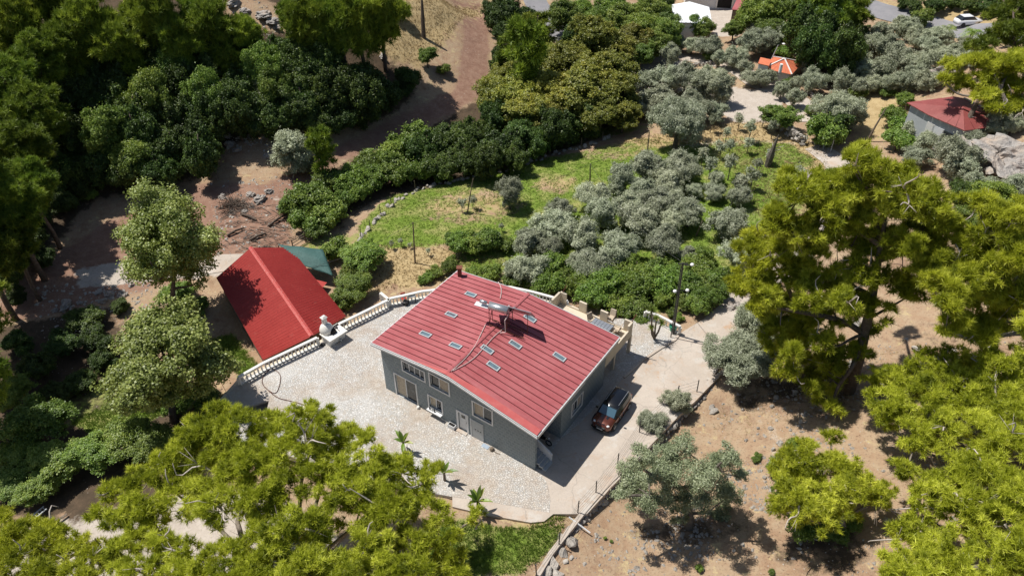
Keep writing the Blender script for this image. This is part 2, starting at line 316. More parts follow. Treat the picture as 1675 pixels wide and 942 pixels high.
# ------------------------------------------------------------------ ground sheet, painted by what grows or lies there, and by shade in the woods
def splat(lst):
    a = np.zeros(GX.shape)
    for px, py, rx, ry, st in lst:            # centre and half sizes as seen; turned into metres on the ground
        c = hit(px, py); cx = hit(px+rx, py); cy = hit(px, py-ry)
        rX = max(abs(cx[0]-c[0]), .5); rY = max(abs(cy[1]-c[1]), .5)
        q = ((GX-c[0])/rX)**2+((GY-c[1])/rY)**2
        a = np.maximum(a, st*np.clip(1.35-.5*q, 0, 1)) if st > 0 else np.minimum(a, a*(1+st*np.clip(1.3-q, 0, 1)))
    return a
def polymask(lst, soft=1.5):
    a = np.zeros(GX.shape)
    for P in lst:
        Q = [hit(x, y) for x, y in P]; ins = inpoly(GX, GY, Q); d = segdist(GX, GY, Q, True)
        a = np.maximum(a, np.clip(.5+np.where(ins, d, -d)/(2*soft), 0, 1))
    return a
green = polymask([[(585,370),(640,320),(760,292),(880,262),(960,246),(1060,225),(1150,232),(1200,215),(1290,235),(1335,262),(1290,320),(1245,400),(1190,470),(1100,500),(1000,470),(880,440),(740,405),(650,410),(590,400)],
 [(380,545),(425,600),(400,620),(330,560)], [(110,690),(230,640),(300,660),(180,720)], [(690,850),(860,865),(940,830),(900,900),(850,942),(690,942)]], 1.2)
green = green*(1-.55*splat([(770,335,75,24,1),(910,300,32,14,1),(1150,225,120,13,1),(1010,250,60,10,.8),(1310,300,30,40,.7),(620,440,60,22,1),(690,425,90,16,1),(890,845,40,14,.8),(1240,215,70,14,.55),(740,395,30,10,.5)]))
green = np.maximum(green, splat([(1160,395,30,30,1),(1190,330,40,20,.8),(820,420,60,22,.75),(1050,480,90,30,.75),(970,220,70,8,.6),(1240,300,60,45,.85),(1290,290,30,30,.7),(540,400,40,15,.55),(1120,470,60,30,.7),(150,640,60,30,.5),(1000,150,150,80,.35),(1420,90,120,50,.3)]))
dry = polymask([[(560,470),(590,400),(740,400),(900,445),(900,480),(700,465),(600,480)], [(690,335),(770,310),(850,330),(800,352),(700,352)], [(860,292),(960,285),(940,310),(860,312)],
 [(1000,235),(1120,212),(1250,195),(1360,240),(1340,330),(1270,390),(1230,300),(1160,240),(1010,262)], [(590,0),(800,0),(730,70),(690,110),(600,90)], [(1400,150),(1480,150),(1480,215),(1400,225)],[(1420,0),(1675,0),(1675,80),(1560,60),(1420,20)], [(860,835),(940,825),(930,850),(860,870)]], 3.5)
red = polymask([[(80,420),(180,360),(330,300),(440,300),(560,235),(640,195),(740,150),(760,70),(740,0),(800,0),(800,150),(740,185),(640,235),(560,260),(470,330),(480,400),(380,440),(250,470),(60,520),(0,530),(0,440)]], 1.2)
pale = polymask([[(120,440),(210,425),(370,425),(365,450),(230,462),(130,470)], [(1010,95),(1100,85),(1160,140),(1280,150),(1280,200),(1200,200),(1130,150),(1040,150)], [(0,870),(170,830),(330,800),(480,820),(560,880),(560,960),(0,960)], [(1150,10),(1200,0),(1210,60),(1170,60)]], .8)
pale = np.maximum(pale, .55*splat([(1180,240,110,9,1),(1240,650,22,90,.6),(1290,760,16,60,.7),(420,330,60,16,.6)]))
me = bpy.data.meshes.new('ground'); ny, nx = GX.shape
vv = np.stack([GX.ravel(), GY.ravel(), GZ.ravel()], 1); me.vertices.add(len(vv)); me.vertices.foreach_set('co', vv.ravel())
ii = (np.arange(ny-1)[:,None]*nx+np.arange(nx-1)[None,:]).ravel(); q = np.stack([ii, ii+1, ii+nx+1, ii+nx], 1).astype(np.int32)
me.loops.add(q.size); me.loops.foreach_set('vertex_index', q.ravel()); me.polygons.add(len(q)); me.polygons.foreach_set('loop_start', np.arange(0, q.size, 4, dtype=np.int32)); me.update(calc_edges=True)
me.polygons.foreach_set('use_smooth', [True]*len(q))
ca = me.color_attributes.new('cover', 'FLOAT_COLOR', 'POINT'); ca.data.foreach_set('color', np.stack([green, dry, red, pale], -1).reshape(-1, 4).astype(np.float32).ravel())
litter = np.maximum(polymask([[(-200,-50),(560,-20),(700,120),(650,190),(560,215),(480,200),(380,240),(330,290),(150,330),(60,420),(-200,480)],[(470,300),(560,260),(700,190),(800,110),(1030,60),(1040,200),(960,232),(860,262),(740,300),(620,325),(560,370),(480,380)],[(830,430),(900,470),(1180,490),(1200,440),(1100,440),(960,420)],[(-60,500),(190,500),(240,640),(330,700),(330,760),(240,830),(100,850),(-60,830)]], 2), 0)  # leaf litter; its dark tone also paints the woods' shade into the ground
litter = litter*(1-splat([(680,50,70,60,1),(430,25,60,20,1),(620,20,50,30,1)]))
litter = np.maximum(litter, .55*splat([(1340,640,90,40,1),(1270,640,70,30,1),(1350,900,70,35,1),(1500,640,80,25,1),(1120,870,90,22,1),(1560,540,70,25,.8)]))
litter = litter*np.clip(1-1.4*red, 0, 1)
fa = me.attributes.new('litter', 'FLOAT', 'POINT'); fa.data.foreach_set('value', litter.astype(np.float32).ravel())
m = bpy.data.materials.new('soil_and_grass'); m.use_nodes = True; t = m.node_tree; N = t.nodes; Lk = t.links; b = N['Principled BSDF']; b.inputs['Roughness'].default_value = .95; b.inputs['Specular IOR Level'].default_value = .1
g = N.new('ShaderNodeNewGeometry'); at_ = N.new('ShaderNodeAttribute'); at_.attribute_name = 'cover'; sp = N.new('ShaderNodeSeparateColor'); Lk.new(at_.outputs['Color'], sp.inputs[0])
def noi(sc, det=6, ro=.6):
    n = N.new('ShaderNodeTexNoise'); n.inputs['Scale'].default_value = sc; n.inputs['Detail'].default_value = det; n.inputs['Roughness'].default_value = ro; Lk.new(g.outputs['Position'], n.inputs['Vector']); return n.outputs[0]
def mr(x, a, b_, c=0, d=1):
    r = N.new('ShaderNodeMapRange'); r.inputs[1].default_value = a; r.inputs[2].default_value = b_; r.inputs[3].default_value = c; r.inputs[4].default_value = d; Lk.new(x, r.inputs[0]); return r.outputs[0]
def mixc(f, a, b_):
    x = N.new('ShaderNodeMix'); x.data_type = 'RGBA'; Lk.new(f, x.inputs[0]) if not isinstance(f, float) else setattr(x.inputs[0], 'default_value', f)
    for s_, c in ((6, a), (7, b_)):
        if isinstance(c, tuple): x.inputs[s_].default_value = (*c, 1)
        else: Lk.new(c, x.inputs[s_])
    return x.outputs[2]
def math_(op, a, b_=None):
    x = N.new('ShaderNodeMath'); x.operation = op
    for i, c in enumerate((a, b_)):
        if c is None: continue
        if isinstance(c, (int, float)): x.inputs[i].default_value = c
        else: Lk.new(c, x.inputs[i])
    return x.outputs[0]
n1 = noi(.12, 8, .7); n2 = noi(1.1, 8, .75); n3 = noi(6, 5, .7); n4 = noi(.45, 6, .6)
def edge(chan): return mr(math_('ADD', chan, math_('ADD', math_('MULTIPLY', math_('SUBTRACT', n2, .5), 1.1), math_('MULTIPLY', math_('SUBTRACT', n4, .5), .9))), .40, .62)
soil = mixc(mr(n1, .35, .65), (.32,.205,.13), (.41,.29,.19)); soil = mixc(mr(n2, .42, .68), soil, (.42,.325,.22)); soil = mixc(mr(noi(.3, 9, .8), .52, .64, 0, .75), soil, (.22,.135,.09)); soil = mixc(mr(n3, .55, .72), soil, (.14,.09,.06)); soil = mixc(mr(noi(.8, 8, .8), .56, .64), soil, (.50,.40,.225))
redc = mixc(mr(n2, .4, .7), (.25,.145,.105), (.36,.235,.17)); redc = mixc(mr(n3, .55, .75), redc, (.20,.10,.07))
pal = mixc(mr(n2, .4, .7), (.46,.40,.34), (.55,.49,.43)); pal = mixc(mr(n3, .52, .7), pal, (.34,.29,.25))
gr = mixc(mr(n2, .35, .68), (.12,.19,.028), (.22,.29,.055)); gr = mixc(mr(n4, .46, .68), gr, (.34,.32,.125)); gr = mixc(mr(n3, .52, .7), gr, (.06,.11,.014))
dr = mixc(mr(n2, .35, .7), (.37,.27,.135), (.52,.41,.23)); dr = mixc(mr(n3, .5, .75), dr, (.28,.19,.095))
v = N.new('ShaderNodeTexVoronoi'); v.inputs['Scale'].default_value = 2.6; v.inputs['Randomness'].default_value = 1; Lk.new(g.outputs['Position'], v.inputs['Vector'])
peb = math_('MULTIPLY', mr(v.outputs['Distance'], .13, .10), mr(noi(.35, 3), .45, .6))
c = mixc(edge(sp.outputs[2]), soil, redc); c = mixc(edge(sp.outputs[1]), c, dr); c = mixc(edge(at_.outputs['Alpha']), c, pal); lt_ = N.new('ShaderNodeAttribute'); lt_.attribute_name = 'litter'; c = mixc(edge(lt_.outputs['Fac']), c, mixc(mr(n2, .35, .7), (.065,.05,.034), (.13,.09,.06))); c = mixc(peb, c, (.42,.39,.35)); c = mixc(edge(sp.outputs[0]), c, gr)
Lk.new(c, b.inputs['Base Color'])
bp = N.new('ShaderNodeBump'); bp.inputs['Strength'].default_value = .8; bp.inputs['Distance'].default_value = .12; Lk.new(math_('ADD', n2, math_('MULTIPLY', n3, .35)), bp.inputs['Height']); Lk.new(bp.outputs[0], b.inputs['Normal'])
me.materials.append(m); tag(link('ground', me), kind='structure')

# ------------------------------------------------------------------ yard: cobbles, concrete, kerbs, retaining wall below the balustrade
def node_mat(name, fn, rough=.9):
    m = bpy.data.materials.new(name); m.use_nodes = True; global N, Lk, g
    t = m.node_tree; N = t.nodes; Lk = t.links; g = N.new('ShaderNodeNewGeometry'); b = N['Principled BSDF']; b.inputs['Roughness'].default_value = rough; b.inputs['Specular IOR Level'].default_value = .2
    col, h, dist = fn(); Lk.new(col, b.inputs['Base Color'])
    if h is not None:
        bp = N.new('ShaderNodeBump'); bp.inputs['Strength'].default_value = .9; bp.inputs['Distance'].default_value = dist; Lk.new(h, bp.inputs['Height']); Lk.new(bp.outputs[0], b.inputs['Normal'])
    return m
def f_cobble():
    mp = N.new('ShaderNodeVectorMath'); mp.operation = 'ADD'; nn = N.new('ShaderNodeTexNoise'); nn.inputs['Scale'].default_value = 1.2; Lk.new(g.outputs['Position'], nn.inputs['Vector']); Lk.new(g.outputs['Position'], mp.inputs[0]); sc_ = N.new('ShaderNodeVectorMath'); sc_.operation = 'SCALE'; sc_.inputs['Scale'].default_value = .25; Lk.new(nn.outputs['Color'], sc_.inputs[0]); Lk.new(sc_.outputs[0], mp.inputs[1])
    v = N.new('ShaderNodeTexVoronoi'); v.feature = 'DISTANCE_TO_EDGE'; v.inputs['Scale'].default_value = 6.6; Lk.new(mp.outputs[0], v.inputs['Vector'])
    v2 = N.new('ShaderNodeTexVoronoi'); v2.inputs['Scale'].default_value = 6.6; Lk.new(mp.outputs[0], v2.inputs['Vector'])
    sx = N.new('ShaderNodeSeparateColor'); Lk.new(v2.outputs['Color'], sx.inputs[0])
    st = mixc(mr(sx.outputs[0], 0, 1), (.49,.475,.445), (.68,.665,.64)); st = mixc(mr(sx.outputs[1], .6, 1), st, (.53,.47,.40))
    edge_ = mr(v.outputs['Distance'], .03, .09)
    c = mixc(edge_, (.39,.37,.345), st)
    worn = mr(noi(.2, 7, .75), .45, .6, 0, .9); c = mixc(worn, c, mixc(mr(noi(2, 6), .4, .7), (.46,.385,.315), (.56,.50,.43)))
    c = mixc(mr(noi(.35, 7, .75), .55, .68, 0, .7), c, (.42,.33,.265)); c = mixc(mr(noi(.16, 5), .5, .66, 0, .5), c, (.70,.69,.67)); c = mixc(mr(noi(.6, 8, .8), .6, .68, 0, .6), c, (.27,.25,.225))
    return c, edge_, .03
def f_conc():
    c = mixc(mr(noi(.3, 8, .7), .38, .66), (.45,.385,.325), (.54,.475,.41)); c = mixc(mr(noi(.5, 7, .7), .53, .68, 0, .8), c, (.47,.35,.26)); c = mixc(mr(noi(7, 5), .5, .8, 0, .6), c, (.34,.31,.28))
    v = N.new('ShaderNodeTexVoronoi'); v.feature = 'DISTANCE_TO_EDGE'; v.inputs['Scale'].default_value = .22
    nn = N.new('ShaderNodeTexNoise'); nn.inputs['Scale'].default_value = .9; nn.inputs['Detail'].default_value = 6; Lk.new(g.outputs['Position'], nn.inputs['Vector']); mp = N.new('ShaderNodeVectorMath'); mp.operation = 'ADD'; Lk.new(g.outputs['Position'], mp.inputs[0]); Lk.new(nn.outputs['Color'], mp.inputs[1]); Lk.new(mp.outputs[0], v.inputs['Vector'])
    c = mixc(mr(v.outputs['Distance'], .008, .002, 0, .4), c, (.25,.225,.2)); c = mixc(mr(noi(.9, 6, .8), .60, .68, 0, .8), c, (.27,.24,.21)); c = mixc(mr(noi(.45, 4, .7), .56, .62, 0, .5), c, (.56,.53,.49)); c = mixc(mr(noi(.28, 8, .8), .57, .63, 0, .75), c, (.45,.30,.19))
    return c, noi(4, 6), .02
def f_roof():
    def dot(v, s):
        d = N.new('ShaderNodeVectorMath'); d.operation = 'DOT_PRODUCT'; Lk.new(g.outputs['Position'], d.inputs[0]); d.inputs[1].default_value = [float(c)*s for c in v]; return d.outputs['Value']
    cb = N.new('ShaderNodeCombineXYZ'); Lk.new(dot(HU, .35), cb.inputs[0]); Lk.new(dot(HV, 3.2), cb.inputs[1])
    def sn(det, k):
        n = N.new('ShaderNodeTexNoise'); n.inputs['Scale'].default_value = k; n.inputs['Detail'].default_value = det; n.inputs['Roughness'].default_value = .7; Lk.new(cb.outputs[0], n.inputs['Vector']); return n.outputs[0]
    c = mixc(mr(noi(.3, 7, .7), .36, .66), (.345,.088,.094), (.43,.135,.142)); c = mixc(mr(sn(5, 1.0), .5, .75, 0, .55), c, (.47,.19,.19)); c = mixc(mr(sn(6, 2.3), .55, .78, 0, .6), c, (.27,.075,.075)); c = mixc(mr(noi(1.6, 7, .8), .60, .72, 0, .5), c, (.45,.24,.22))
    return c, noi(2.5, 4), .03
M['roof'] = node_mat('roof_paint_weathered', f_roof, .5)
M['cobble'] = node_mat('pale_cobblestones', f_cobble); M['concrete'] = node_mat('worn_concrete', f_conc)
def slab(name, P, z0, z1, m, holes=(), **k):
    bm = bmesh.new(); es = []
    for Q in [P]+list(holes):
        Q = [q for i, q in enumerate(Q) if math.dist(q[:2], Q[i-1][:2]) > .01]
        t_ = [bm.verts.new((float(p[0]), float(p[1]), z1)) for p in Q]; n = len(t_)
        es += [bm.edges.new((t_[i], t_[(i+1) % n])) for i in range(n)]
        lo = [bm.verts.new((float(p[0]), float(p[1]), z0)) for p in Q]
        for i in range(n): bm.faces.new((t_[i], lo[i], lo[(i+1) % n], t_[(i+1) % n]))
    bmesh.ops.triangle_fill(bm, use_beauty=True, edges=es)
    for f in bm.faces:
        f.normal_update()
        if abs(f.normal.z) > .9 and f.normal.z < 0: f.normal_flip()
    me = bpy.data.meshes.new(name); bm.to_mesh(me); bm.free(); me.materials.append(m)
    return tag(link(name, me), **k)
hh = [tuple(p[:2]) for p in HOLE]
slab('patio', PATIO, -.5, 0, M['cobble'], holes=[hh], kind='structure')
slab('driveway', DRIVE, -.5, -.012, M['concrete'], kind='structure')
# stair pit walls
pm = MB()
for i in range(len(hh)):
    a, b_ = hh[i], hh[(i+1) % len(hh)]; pm.add([(a[0],a[1],-.17),(b_[0],b_[1],-.17),(b_[0],b_[1],-3),(a[0],a[1],-3)], [(0,1,2,3)])
pm.prism(hh, -3.1, -3.0)
pm.build('stair_pit', M['grey_render'], kind='structure')
# retaining wall under the barn-side and rear edge
def offs(P, d):
    out = []
    for i in range(len(P)):
        a = np.array(P[max(i-1,0)][:2]); b_ = np.array(P[min(i+1,len(P)-1)][:2]); t_ = b_-a; t_ /= np.linalg.norm(t_)+1e-9
        out.append(np.array([P[i][0]-t_[1]*d, P[i][1]+t_[0]*d]))
    return out
def wall_strip(P, d0, d1, z0, z1, mb=None):
    mb = mb or MB(); A = offs(P, d0); B = offs(P, d1)
    for i in range(len(P)-1):
        za = z0 if np.isscalar(z0) else z0[i]; 
        mb.hex8([(A[i][0],A[i][1],za),(A[i+1][0],A[i+1][1],za),(B[i+1][0],B[i+1][1],za),(B[i][0],B[i][1],za)], [(A[i][0],A[i][1],z1),(A[i+1][0],A[i+1][1],z1),(B[i+1][0],B[i+1][1],z1),(B[i][0],B[i][1],z1)])
    return mb
wall_strip(BAL_L+BAL_B, .02, .32, -4.6, -.03).build('retaining_wall', M['cream'], kind='structure')
# kerb between cobbles and concrete, kerb of the curved corner
kb = [at(*p) for p in [(1112,545),(1104,556),(1080,570),(1050,590),(1020,618)]]
wall_strip(kb, -.1, .12, -.1, .09).build('kerb', M['concrete'], kind='structure')

# ------------------------------------------------------------------ roads and paths draped on the ground
def strip(name, pts, wid, m, dz=.04, z0=None, n=2, **k):
    P = [hit(*p) for p in pts]; W_ = [wid]*len(P) if np.isscalar(wid) else wid
    P2 = []; W2 = []
    for i in range(len(P)-1):
        L = np.linalg.norm(P[i+1]-P[i]); s_ = max(2, int(L/.6))
        for j in range(s_): P2.append(P[i]+(P[i+1]-P[i])*j/s_); W2.append(W_[i]+(W_[i+1]-W_[i])*j/s_)
    P2.append(P[-1]); W2.append(W_[-1])
    for _ in range(12): P2 = [P2[0]]+[(P2[i-1]+2*P2[i]+P2[i+1])/4 for i in range(1, len(P2)-1)]+[P2[-1]]
    mb = MB(); cols = 7
    rows = []
    for i, p in enumerate(P2):
        a = P2[max(i-1,0)]; b_ = P2[min(i+1,len(P2)-1)]; t_ = (b_-a)[:2]; t_ /= np.linalg.norm(t_)+1e-9; nn = np.array([-t_[1], t_[0]])
        for j in range(cols):
            q = p[:2]+nn*W2[i]*(j/(cols-1)-.5)*(1+.12*(vnoise(np.array(i*.35), np.array(j*1.), 5)-.5)); rows.append((q[0], q[1], float(tz(q[0], q[1]))+dz))
    f = [(i*cols+j, i*cols+j+1, (i+1)*cols+j+1, (i+1)*cols+j) for i in range(len(P2)-1) for j in range(cols-1)]
    mb.add(rows, f); return mb.build(name, m, smooth=True, kind='structure')
strip('lane', [(1186,502),(1232,462),(1290,425),(1345,370),(1385,310),(1370,262),(1330,240)], [4.2,3.6,3.2,3,3,3,2.6], M['concrete'], .05)
strip('lane', [(1325,200),(1315,175),(1285,150),(1240,140),(1200,108),(1120,92),(1020,100)], [3.2,3.4,3.4,3.2,3,3,3], M['concrete'], .06)
strip('road', [(860,-30),(882,15),(912,55),(960,100)], [4,4,4,3.6], M['asphalt'], .08)
strip('road', [(1340,-30),(1380,0),(1440,20),(1520,40),(1600,52),(1700,62)], 5.6, M['asphalt'], .09)
strip('path', [(1465,212),(1500,232),(1545,248)], [3,3.4,3], M['concrete'], .06)
strip('path', [(215,440),(300,440),(365,432),(400,425)], [2.6,3.2,3,2], M['concrete'], .05)
# ------------------------------------------------------------------ the house
def dist_uv(p): return p
house = empty('house', HA, label='long two-storey grey tiled house with a low red metal roof', cat='house')
def f_tile():
    # wall tiles: small rectangular tiles, measured along the house axes
    def dot(v): 
        d = N.new('ShaderNodeVectorMath'); d.operation = 'DOT_PRODUCT'; Lk.new(g.outputs['Position'], d.inputs[0]); d.inputs[1].default_value = v; return d.outputs['Value']
    a = math_('ADD', dot((HU[0], HU[1], 0)), dot((HV[0], HV[1], 0))); cb = N.new('ShaderNodeCombineXYZ'); Lk.new(a, cb.inputs[0]); sz = N.new('ShaderNodeSeparateXYZ'); Lk.new(g.outputs['Position'], sz.inputs[0]); Lk.new(sz.outputs[2], cb.inputs[1])
    bt = N.new('ShaderNodeTexBrick'); bt.offset = 0.5; bt.inputs['Scale'].default_value = 1; bt.inputs['Brick Width'].default_value = .34; bt.inputs['Row Height'].default_value = .3; bt.inputs['Mortar Size'].default_value = .035; Lk.new(cb.outputs[0], bt.inputs['Vector'])
    bt.inputs['Color1'].default_value = (.19,.235,.26,1); bt.inputs['Color2'].default_value = (.235,.28,.30,1); bt.inputs['Mortar'].default_value = (.28,.32,.34,1)
    c = mixc(mr(noi(.8, 6), .45, .7, 0, .4), bt.outputs['Color'], (.22,.24,.245)); c = mixc(mr(noi(14, 3), .55, .7, 0, .6), c, (.07,.09,.11))
    return c, math_('SUBTRACT', 1.0, bt.outputs['Fac']), .012
M['tile'] = node_mat('blue_grey_wall_tile', f_tile, .55)
RL0, RT0, RN0, RR0 = (-.5,-.4,5.2), (-.45,10.8,5.2), (14.95,-.4,4.42), (15.05,11.8,4.45)
RF, RB = (6.85,-.4,5.88), (6.95,11.15,6.0)
def roofz(u, v):
    if u < 6.9: t_ = (u+.5)/7.35; return 5.2+t_*(.68+.1*(v/11.5))
    t_ = (u-6.9)/8.1; return 5.88+.1*(v/11.5)-t_*1.45
def wallmesh(axis, fixed, a0, a1, z0, topf, holes, inward, depth=.16):
    """wall sheet with real openings and reveals; axis 'u' (along the front) or 'v'"""
    mb = MB(); P = (lambda a, z, d=0: hw(a, fixed+inward*d, z)) if axis == 'u' else (lambda a, z, d=0: hw(fixed+inward*d, a, z))
    A = sorted(set([a0, a1]+[x for h in holes for x in h[:2]]+list(np.linspace(a0, a1, 9)[1:-1])))
    Z = sorted(set([z0]+[x for h in holes for x in h[2:]]))
    for i in range(len(A)-1):
        am = (A[i]+A[i+1])/2
        for j in range(len(Z)):
            lo = Z[j]; top = j == len(Z)-1; hi = None if top else Z[j+1]
            if not top and any(h[0] < am < h[1] and h[2] < (lo+hi)/2 < h[3] for h in holes): continue
            if top: mb.add([P(A[i],lo),P(A[i+1],lo),P(A[i+1],topf(A[i+1])),P(A[i],topf(A[i]))], [(0,1,2,3)])
            else: mb.add([P(A[i],lo),P(A[i+1],lo),P(A[i+1],hi),P(A[i],hi)], [(0,1,2,3)])
    for h in holes:
        c = [(h[0],h[2]),(h[1],h[2]),(h[1],h[3]),(h[0],h[3])]
        for k in range(4):
            p, q_ = c[k], c[(k+1) % 4]; mb.add([P(*p),P(*q_),P(*q_,depth),P(*p,depth)], [(0,1,2,3)])
    return mb, P
def window(parent, P, h, depth=.15, kind='window', panes=(), fw=.09, lab=None):
    """frame standing 3 cm proud of the wall, panes set back; panes: list of (fraction0, fraction1, material, name)"""
    fr = MB(); a0, a1, z0, z1 = h
    def slab_(x0, x1, y0, y1, d0, d1, mb): mb.hex8([P(x0,y0,d0),P(x1,y0,d0),P(x1,y0,d1),P(x0,y0,d1)], [P(x0,y1,d0),P(x1,y1,d0),P(x1,y1,d1),P(x0,y1,d1)])
    e = .12
    slab_(a0-e, a1+e, z0-e, z0, -.04, -.003, fr); slab_(a0-e, a1+e, z1, z1+e, -.04, -.003, fr); slab_(a0-e, a0, z0, z1, -.04, -.003, fr); slab_(a1, a1+e, z0, z1, -.04, -.003, fr)
    o = fr.build(kind, M['frame'], parent, label=lab)
    for (f0, f1, mt, nm) in panes:
        x0 = a0+(a1-a0)*f0; x1 = a0+(a1-a0)*f1; p = MB(); s_ = .045
        slab_(x0+s_, x1-s_, z0+s_, z1-s_, depth-.02, depth, p); p.build(nm, mt, o)
        s = MB()
        for q_ in ((x0, x1, z0, z0+s_), (x0, x1, z1-s_, z1), (x0, x0+s_, z0+s_, z1-s_), (x1-s_, x1, z0+s_, z1-s_)): slab_(*q_, depth-.045, depth+.005, s)
        s.build('sash', M['frame'] if nm != 'dark_sash_pane' else M['steel_dark'], o)
    return o
G, C_ = M['glass'], M['curtain']
H1 = (1.22,3.38,.06,2.45); H2 = (2.25,4.42,3.42,4.42); H3 = (5.0,6.8,3.3,4.62); H4 = (4.68,5.95,.78,2.02); H5 = (7.6,8.42,.08,1.95); H6 = (9.1,10.8,2.55,4.0)
mb, PF = wallmesh('u', 0, 0, 14.66, -.15, lambda u: roofz(u, 0)-.12, [H1,H2,H3,H4,H5,H6], 1)
mb.build('front_wall', M['tile'], house)
window(house, PF, H1, panes=[(0,.46,C_,'curtain'),(.46,1,G,'pane')], kind='glass_door', lab='wide sliding glass door with a cream curtain')
window(house, PF, H2, panes=[(i/4,(i+1)/4,G,'pane') for i in range(4)], lab='long low window of four dark panes')
window(house, PF, H3, panes=[(0,.45,G,'pane'),(.45,1,C_,'curtain')], lab='window half covered by a cream curtain on its right')
wn = window(house, PF, H4, panes=[(0,.5,C_,'curtain'),(.5,1,G,'pane')], lab='small ground floor window with things on its sill')
s_ = MB(); s_.bar(PF(4.6,.63,-.22), PF(6.05,.63,-.22), .28, .05); s_.build('sill', M['frame'], wn)
for k, (a, hgt) in enumerate([(4.85,.28),(5.05,.2),(5.3,.34)]):
    s_ = MB(); p = PF(a, .655, -.2); s_.lathe([(.05,0),(.07,hgt*.5),(.03,hgt)], p, 6); s_.build('bottle', M['black'] if k != 1 else M['white'], wn)
window(house, PF, H6, panes=[(0,.5,C_,'curtain'),(.5,1,G,'pane')], lab='window with cream curtain on its left above the grey panel')
fr = MB()
for a0, a1, z0, z1 in ((7.42,7.6,0,2.13),(8.42,8.56,0,2.13),(7.6,8.42,1.95,2.13)): fr.hex8([PF(a0,z0,-.05),PF(a1,z0,-.05),PF(a1,z0,-.003),PF(a0,z0,-.003)], [PF(a0,z1,-.05),PF(a1,z1,-.05),PF(a1,z1,-.003),PF(a0,z1,-.003)])
dr_ = fr.build('door', M['frame'], house, label='white entrance door with a small dark glass')
def pbox(P, a0, a1, z0, z1, d0, d1, mb=None):
    mb = mb or MB(); return mb.hex8([P(a0,z0,d0),P(a1,z0,d0),P(a1,z0,d1),P(a0,z0,d1)], [P(a0,z1,d0),P(a1,z1,d0),P(a1,z1,d1),P(a0,z1,d1)])
pbox(PF, 7.62, 8.4, .08, 1.93, .06, .1).build('door_leaf', M['door'], dr_)
pbox(PF, 7.85, 8.2, 1.4, 1.72, .04, .055).build('pane', G, dr_)
pbox(PF, 8.28, 8.34, .95, 1.1, .0, .05).build('handle', M['metal'], dr_)
pbox(PF, 7.5, 8.5, .0, .07, -.35, -.06).build('step', M['concrete'], dr_)
o = pbox(PF, 8.86, 10.0, .02, 2.0, -.06, -.004).build('wall_panel', M['panel'], house, label='pale grey boarded door panel')
pbox(PF, 8.8, 8.87, .0, 2.06, -.09, -.003).build('post', M['frame'], o)
for a in (9.2,9.45,9.7): pbox(PF, a, a+.1, 1.0, 1.04, -.09, -.062).build('latch', M['steel_dark'], o)
# planter box beside the door
pl = empty('planter', PF(7.1,0,-.3), label='white planter box on the cobbles left of the white front door', cat='planter')
mm = MB(); pbox(PF, 6.75, 7.4, .02, .35, -.42, -.1, mm); mm.build('trough', M['frame'], pl)
mm = MB(); pbox(PF, 6.8, 7.35, .352, .37, -.38, -.14, mm); mm.build('soil', M['soot_shade'], pl)
mm = MB(); mm.lathe([(.16,.0),(.2,.1),(.13,.24),(.05,.26)], PF(10.95,0,-.3), 8); tag(mm.build('water_bowl', M['wood']), 'brown bowl on the cobbles against the grey front wall', 'bowl')
mm = MB(); mm.tube([PF(10.9,.03,-.25),PF(11.3,.03,-.35),PF(11.7,.03,-.3)], .03, 5); tag(mm.build('stick', M['wood']), 'short brown stick lying beside the bowl by the front wall', 'stick')
mm = MB(); mm.box(PF(10.35,.02,-.3), (.6,.34,.03), (tuple(HU), tuple(HV), (0,0,1))); tag(mm.build('door_mat', mat('pale_blue_mat', (.35,.42,.5), .9, noise=[(9,(.3,.35,.42),.4,.7,3)])), 'pale blue mat on the cobbles below the grey panel', 'mat')
mm = MB(); mm.lathe([(.0,.0),(.13,.02),(.15,.1),(.1,.22)], PF(3.6,0,-.2), 8); tag(mm.build('flower_pot', M['white']), 'small pale pot beside the sliding glass door', 'pot')
# right side: porch recess, then the tiled side wall with its window
SW = (5.25,6.75,.98,2.35)
mb, PS = wallmesh('v', 14.66, 3.62, 10.4, -.15, lambda v: roofz(14.6, v)-.12, [SW, (5.0,6.9,3.3,4.0)], -1)
mb.build('side_wall', M['tile'], house)
window(house, PS, SW, panes=[(0,.33,G,'pane'),(.33,.66,G,'pane'),(.66,1,C_,'curtain')], lab='side window above the parked car')
window(house, PS, (5.0,6.9,3.3,4.0), panes=[(0,.5,G,'pane'),(.5,1,G,'pane')], lab='upper side window just under the eave')
mb = MB()
mb.add([hw(14.66,3.62,-.15),hw(11.2,3.62,-.15),hw(11.2,3.62,roofz(11.2,3)-.15),hw(14.66,3.62,roofz(14.66,3)-.15)], [(0,1,2,3)])
mb.add([hw(11.2,3.62,-.15),hw(11.2,0.2,-.15),hw(11.2,0.2,roofz(11.2,0)-.15),hw(11.2,3.62,roofz(11.2,3)-.15)], [(0,1,2,3)])
mb.add([hw(14.66,0,-.15),hw(14.66,.22,-.15),hw(14.66,.22,roofz(14.66,0)-.12),hw(14.66,0,roofz(14.66,0)-.12)], [(0,1,2,3)])
mb.add([hw(11.2,.22,-.15),hw(14.66,.22,-.15),hw(14.66,.22,roofz(14.66,0)-.12),hw(11.2,.22,roofz(11.2,0)-.12)], [(0,1,2,3)])
mb.build('porch_wall', M['tile'], house)
mb = MB()
